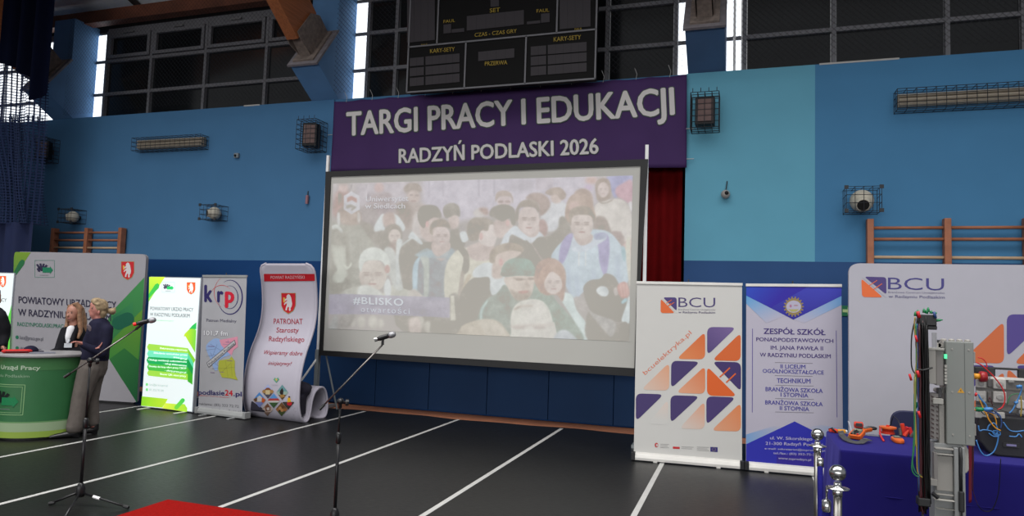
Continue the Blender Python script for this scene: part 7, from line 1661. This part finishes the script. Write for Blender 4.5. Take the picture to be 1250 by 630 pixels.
mb = MB(); C_ = q(1179.5, 562); pts = rounded([(b.x, q(0, 577).z), (b.x+.022, q(0, 577).z), (b.x+.035, q(0, 570).z), (b.x+.035, q(0, 549).z), (b.x+.02, q(0, 543).z), (b.x, q(0, 543).z)], [0, .006, .008, .008, .006, 0]) if False else [(b.x, C_.z-.09), (b.x+.02, C_.z-.085), (b.x+.033, C_.z-.065), (b.x+.033, C_.z+.06), (b.x+.02, C_.z+.088), (b.x, C_.z+.09)]
mb.prism([(x_, EY+.03, z_) for x_, z_ in pts], (0, .09, 0)); mb.build('side_socket_box', mat('module_pale', (0, 0, 0)), col, bevel=.006)
mb = MB(); mb.box((a.x-.01, EY-.12, 0), (b.x+.16, EY+.3, .05)); mb.build('floor_base', steel, t, bevel=.01)
A_, B_ = q(1133, 584), q(1143, 592); mb = MB(); mb.box((A_.x, EY-.03, B_.z), (B_.x, EY+.03, A_.z)); mb.build('terminal_bracket', gl, col); mb = MB(); mb.tube([q(1136, 600)+Vector((0, -.04, 0)), q(1143, 606)+Vector((0, -.04, 0))], .013, 8); mb.build('black_plug', tb_, col)
A_, B_ = q(1139, 552), q(1144, 592); mb = MB(); mb.box((A_.x, EY-.02, B_.z), (B_.x, EY+.03, A_.z)); mb.build('terminal_strip', gd, col)

# ---- hanging test leads
t = thing('test_lead_rack', 'thick bunch of black and dark red test leads hanging left of the grey box', 'test leads', (q(1127, 500).x, EY-.06, 0))
LYY = EY-.10
hook = mat('rack_black', (20, 20, 22), .5)
A_, B_ = q(1119, 383, LYY), q(1143, 392, LYY)
mb = MB(); mb.box((q(1121, 385, LYY).x, LYY-.03, q(1121, 397, LYY).z), (q(1142, 385, LYY).x, LYY+.05, q(1121, 384, LYY).z)); mb.build('rack_holder', hook, t, bevel=.004)
mb = MB(); mb.box((q(1119, 385, LYY).x, LYY-.02, q(1121, 402, LYY).z), (q(1143, 385, LYY).x, LYY+.06, q(1121, 397, LYY).z)); mb.build('rack_clamp', hook, t, bevel=.006)
mb = MB(); xx = q(1128, 500, LYY).x; mb.box((xx-.008, LYY+.05, 0.0), (xx+.004, LYY+.06, q(1140, 388, LYY).z)); mb.build('rack_pole', hook, t)
mb = MB(); mb.box((xx-.2, LYY-.1, 0.0), (xx+.02, LYY+.17, .03)); mb.build('floor_base', steel, t, bevel=.006)
lead_c = [mat('lead_black', (7, 7, 8), .45, K=1, spec=.3), mat('lead_dark_red', (60, 12, 22), .5, K=.98), mat('lead_red', (0, 0, 0)), mat('lead_blue', (36, 66, 120), .5, K=.98), mat('lead_green', (30, 110, 66), .5, K=.98), mat('lead_yellow', (150, 128, 50), .5, K=.98), mat('lead_grey', (70, 72, 80), .5, K=.98)]
rnd = random.Random(5)
for k in range(40):
    x_ = 1120.2+12.0*rnd.random(); dy = rnd.uniform(-.035, .035); top_ = rnd.uniform(386, 400); bot = rnd.uniform(600, 626); m_ = lead_c[0] if rnd.random() < .74 else lead_c[1 if rnd.random() < .85 else 6]
    n_ = 9; pts = [q(1121+(x_-1121)*1.0+(3.2*u_)+rnd.uniform(-.9, .9), top_+(bot-top_)*u_, LYY)+Vector((0, dy+rnd.uniform(-.004, .004), 0)) for u_ in [i/n_ for i in range(n_+1)]]
    sp_ = []
    for i in range(len(pts)-1): sp_ += [pts[i], pts[i].lerp(pts[i+1], .5)]
    mb = MB(); mb.tube(sp_+[pts[-1]], rnd.uniform(.0045, .006), 6); mb.build('test_lead', m_, t, smooth=True)
for pts_, c_ in (([(1117, 387), (1116, 400), (1119, 425), (1118, 450), (1116, 470), (1117.5, 520), (1117, 545)], 5), ([(1118, 395), (1118.5, 440), (1117.5, 500), (1115, 545), (1114, 565), (1118, 577), (1124, 580)], 4), ([(1115.8, 395), (1113, 410), (1112.3, 430), (1113, 448), (1117, 456), (1119, 452)], 0), ([(1119.5, 395), (1120, 420), (1120.5, 470), (1121, 540), (1122, 600)], 3), ([(1117.5, 460), (1117, 500), (1119, 545), (1120, 575), (1126, 583)], 5), ([(1120, 400), (1118, 420), (1121, 445), (1119, 470), (1122, 500)], 1), ([(1116.5, 460), (1116, 500), (1116.5, 540), (1113, 570), (1117, 580), (1123, 582)], 4), ([(1122, 395), (1123, 450), (1124, 520), (1123, 600), (1127, 628)], 1)):
    mb = MB(); P = [q(a_, b_, LYY-.035) for a_, b_ in pts_]; sp_ = []
    for i in range(len(P)-1): 
        p0, p1, p2, p3 = P[max(0, i-1)], P[i], P[i+1], P[min(len(P)-1, i+2)]
        for j in range(4): u_ = j/4; sp_.append(.5*((2*p1)+(-p0+p2)*u_+(2*p0-5*p1+4*p2-p3)*u_*u_+(-p0+3*p1-3*p2+p3)*u_**3))
    mb.tube(sp_+[P[-1]], .004, 6); mb.build('test_lead', lead_c[c_], t, smooth=True)
for x_, y_, dx, dy in ((1117.5, 385, 0, -5), (1120.5, 383, 0, -5), (1128, 381, 0, -4.5), (1133, 380, 0, -5), (1136.5, 382, .5, -3), (1131, 382, 1.5, -5), (1141, 390.3, 10, .3), (1140.5, 382.5, 3, -1), (1118.3, 490, .2, 9)):
    a_, b_ = q(x_, y_+1, LYY-.02), q(x_+dx, y_+dy, LYY-.02); m_ = a_.lerp(b_, .6); mb = MB(); mb.tube([a_, m_, b_], [.0095, .008, .002], 8); mb.build('green_plug', mat('plug_green', (16, 120, 70), .45, K=.98), t, smooth=True)
for x_, y_, w_, c_ in ((1121.5, 384, .010, 2), (1141.3, 384.5, .008, 3), (1118.7, 413.5, .007, 2), (1121, 456.5, .009, 2), (1111.5, 460.5, .007, 2), (1122.5, 506, .008, 2)):
    a_ = q(x_, y_, LYY-.04); mb = MB(); mb.tube([a_+Vector((-.006, 0, .02)), a_+Vector((.004, 0, -.02))], w_, 8); mb.build('lead_plug', lead_c[c_], t, smooth=True)
mb = MB(); a_ = q(1127, 452, LYY-.055); mb.tube([q(1118, 451, LYY-.03), a_, q(1138, 449, LYY-.03)], .006, 6); mb.build('cable_tie', hook, t)
mb = MB(); mb.box((q(1119, 606, LYY).x, LYY-.045, q(1121, 616, LYY).z), (q(1134, 606, LYY).x, LYY+.03, q(1121, 606, LYY).z)); mb.build('lower_clamp', hook, t, bevel=.006)
mb = MB(); a_, b_ = q(1138, 406, EY), q(1142.5, 426, EY); mb.box((a_.x, EY, b_.z), (a_.x+.006, EY+.01, a_.z)); mb.box((b_.x, EY, b_.z), (b_.x+.006, EY+.01, a_.z)); mb.box((a_.x, EY+.003, b_.z), (b_.x, EY+.006, a_.z)); mb.each('clear_tube', mat('tube_pale', (150, 150, 156), .3, K=.98), t)

# ---- open trainer case with wiring modules on the table
CYY = 5.95
t = thing('trainer_case', 'open black case with a wiring panel of white modules and blue leads on the table', 'case', (q(1225, 520, CYY).x, CYY, Zt))
x0_ = q(1191, 500, CYY).x; x1_ = x0_+.62; z0_ = Zt+.003; z1_ = q(1200, 506, CYY).z
mb = MB(); prof = [(x0_+.02, z1_), (x0_, z1_-.03), (x0_+.01, z0_+.09), (x0_+.07, z0_+.015), (x0_+.12, z0_), (x1_, z0_), (x1_, z1_)]; mb.prism([(a_, CYY-.05, b_) for a_, b_ in prof], (0, .36, 0)); mb.build('case_shell', mat('case_black', (24, 24, 27), .7, noise=.15), t, bevel=.012)
mb = MB(); mb.box((x0_+.15, CYY-.056, z0_+.07), (x0_+.25, CYY-.045, z0_+.10)); mb.build('case_latch', tb_, t)
mb = MB(); mb.box((x0_+.17, CYY-.06, z0_+.078), (x0_+.23, CYY-.05, z0_+.092)); mb.build('case_label', mat('label_lilac', (100, 96, 130), .5), t)
PY_ = CYY-.02; pA, pB = q(1191, 461, PY_), q(1250, 505, PY_)
mb = MB(); mb.box((pA.x, PY_, pB.z), (x1_, PY_+.012, pA.z)); pan = mb.build('panel', mat('panel_grey', (104, 102, 100), .5, K=.95, noise=.12, nscale=14), t, bevel=.003)
mb = MB(); mb.box((pA.x+.09, PY_-.01, pA.z-.004), (x1_, PY_+.03, pA.z+.012)); mb.build('panel_rail', alu_l, pan)
z2 = q(1220, 449, PY_).z
mb = MB(); mb.box((pA.x, PY_+.02, pA.z+.012), (x0_+.13, PY_+.06, z2)); mb.box((x0_+.03, PY_+.02, z2-.015), (x1_, PY_+.06, z2)); mb.box((x0_+.27, PY_+.02, pA.z+.01), (x0_+.40, PY_+.06, z2)); mb.each('carrying_handle', tb_, t, bevel=.01)
E5 = V(1170, 430, 7.875)
def mod(x0, y0, x1, y1, c=(168, 166, 162), knob=None, d=.03):
    a_, b_ = [on_y(*E5(p_)[0], PY_-d) for p_ in ((x0, y0), (x1, y1))]; mb = MB(); mb.box((a_.x, PY_-d, b_.z), (b_.x, PY_, a_.z)); o_ = mb.build('wiring_module', mat('module_%d' % c[0], c, .5, K=.95), pan, bevel=.005)
    if knob:
        m_ = Vector(((a_.x+b_.x)/2, PY_-d, (a_.z+b_.z)/2)); r_ = (b_.x-a_.x)*knob; mb = MB(); mb.lathe(m_, [(r_, 0), (r_*.95, .006), (r_*.6, .008)], 18, axis=(Vector((1, 0, 0)), Vector((0, 0, 1)), Vector((0, -1, 0)))); mb.build('socket_insert', mat('module_150', (150, 149, 146), .5, K=.95), o_)
mod(175, 260, 265, 345, knob=.34); mod(335, 255, 460, 358, knob=.3); mod(175, 370, 268, 480, knob=.3); mod(335, 375, 465, 492, knob=.28); mod(165, 565, 290, 640); mod(340, 575, 450, 650); mod(560, 460, 640, 545, (176, 176, 178)); mod(480, 270, 540, 300, (120, 118, 116), d=.015); mod(585, 560, 640, 600, (150, 150, 150)); mod(280, 255, 330, 340, (84, 82, 82), d=.01); mod(280, 380, 325, 480, (96, 92, 90), d=.01)
mb = MB()
for y_ in (366, 515): a_, b_ = [on_y(*E5(p_)[0], PY_-.004) for p_ in ((170, y_), (640, y_+18))]; mb = MB(); mb.box((a_.x, PY_-.006, b_.z+.008), (x1_, PY_, b_.z+.016)); mb.build('din_rail', tg, pan)
c_ = on_y(*E5((222, 235))[0], PY_-.06)
mb = MB(); mb.tube([Vector((c_.x-.045, PY_-.06, c_.z)), Vector((c_.x-.01, PY_-.06, c_.z))], .021, 14); mb.build('yellow_collar', yel, t, smooth=True)
mb = MB(); mb.tube([Vector((c_.x-.012, PY_-.06, c_.z)), Vector((c_.x+.0, PY_-.06, c_.z)), Vector((c_.x+.03, PY_-.06, c_.z))], [.036, .04, .036], 16); mb.build('emergency_button', mat('button_red', (150, 34, 38), .4, K=.95), t, smooth=True)
def lead(pts, c, r=.0035, v_=E5, Y=None, nm='patch_lead', root=None):
    P = [on_y(*v_(p_)[0], (Y or PY_-.07)) for p_ in pts]; sp_ = []
    for i in range(len(P)-1):
        p0, p1, p2, p3 = P[max(0, i-1)], P[i], P[i+1], P[min(len(P)-1, i+2)]
        for j in range(5): u_ = j/5; sp_.append(.5*((2*p1)+(-p0+p2)*u_+(2*p0-5*p1+4*p2-p3)*u_*u_+(-p0+3*p1-3*p2+p3)*u_**3))
    mb = MB(); mb.tube(sp_+[P[-1]], r, 6); mb.build(nm, c, root or t, smooth=True)
bl_ = mat('lead_sky', (60, 120, 180), .45, K=.95)
lead([(168, 98), (230, 130), (330, 225), (400, 310), (440, 390), (445, 470), (420, 530), (375, 552)], redp, .0045); lead([(185, 50), (230, 62), (265, 100), (275, 150)], redp, .004)
lead([(190, 405), (215, 450), (260, 500), (275, 540)], bl_, .0055); lead([(610, 330), (600, 380), (560, 480), (520, 555), (488, 585)], bl_, .005)
lead([(205, 460), (235, 530), (260, 590), (290, 640)], yel, .004); lead([(262, 570), (330, 600), (360, 650), (365, 700)], yel, .004)
lead([(470, 500), (500, 420), (560, 400), (600, 410)], lead_c[4], .003); lead([(598, 420), (605, 500), (600, 620)], lead_c[5], .0045); lead([(175, 490), (260, 500), (330, 520), (420, 560), (560, 600)], tb_, .003)
lead([(190, 520), (250, 600), (330, 560), (400, 640)], tb_, .003); lead([(290, 480), (300, 430), (330, 520)], lead_c[1], .003); lead([(340, 560), (400, 610), (410, 660)], lead_c[3], .004)
for a_, b_, m_, r_ in (((165, 548), (248, 552), mat('plug_green', (0, 0, 0)), .016), ((244, 552), (330, 545), bl_, .014), ((560, 335), (612, 325), bl_, .012), ((540, 490), (575, 480), bl_, .010), ((160, 405), (178, 410), redp, .014)):
    A_, B_ = on_y(*E5(a_)[0], PY_-.075), on_y(*E5(b_)[0], PY_-.075); mb = MB(); mb.tube([A_, A_.lerp(B_, .7), B_], [r_, r_, r_*.5], 8); mb.build('lead_plug', m_, t, smooth=True)
E6 = V(1170, 500, 4.846)
for P_ in ([(118, 95), (125, 125), (150, 120), (200, 130), (235, 155)], [(105, 180), (125, 235), (150, 268), (180, 270), (215, 240), (235, 170), (225, 120)], [(200, 130), (215, 150), (245, 150), (240, 130), (205, 125)], [(300, 158), (340, 160), (358, 145), (375, 165)], [(265, 75), (300, 120), (340, 130), (388, 125)], [(170, 125), (180, 95), (210, 80), (230, 110), (225, 150)], [(180, 140), (205, 158), (240, 160)]):
    lead(P_, bl_, .0045, E6, CYY-.09)
lead([(60, 0), (150, 10), (180, 60), (215, 105), (250, 125)], yel, .0045, E6, CYY-.10); lead([(160, 10), (235, 30), (255, 70), (250, 110)], lead_c[3], .004, E6, CYY-.10)
t2 = thing('hanging_lead', 'bunch of dark red leads hanging below the grey box before the blue cloth', 'leads', tuple(q(1184, 560, 5.4)))
for x0__, x1__, yb in ((62, 64, 552), (68, 70, 550), (74, 75, 545), (80, 72, 500), (86, 84, 480)):
    lead([(x0__, 205), (x0__+2, 300), (x1__, 420), (x1__, yb)], mat('lead_crimson', (116, 18, 40), .5, K=.98) if x0__ < 75 else lead_c[1], .0036, E6, 5.38, 'lead', t2)
lead([(84, 470), (100, 530), (112, 555)], lead_c[1], .002, E6, 5.38, 'lead', t2)
lead([(250, 290), (245, 380), (235, 500), (200, 590), (150, 600), (110, 560)], lead_c[0], .0028, E6, 5.53, 'trailing_lead', t)
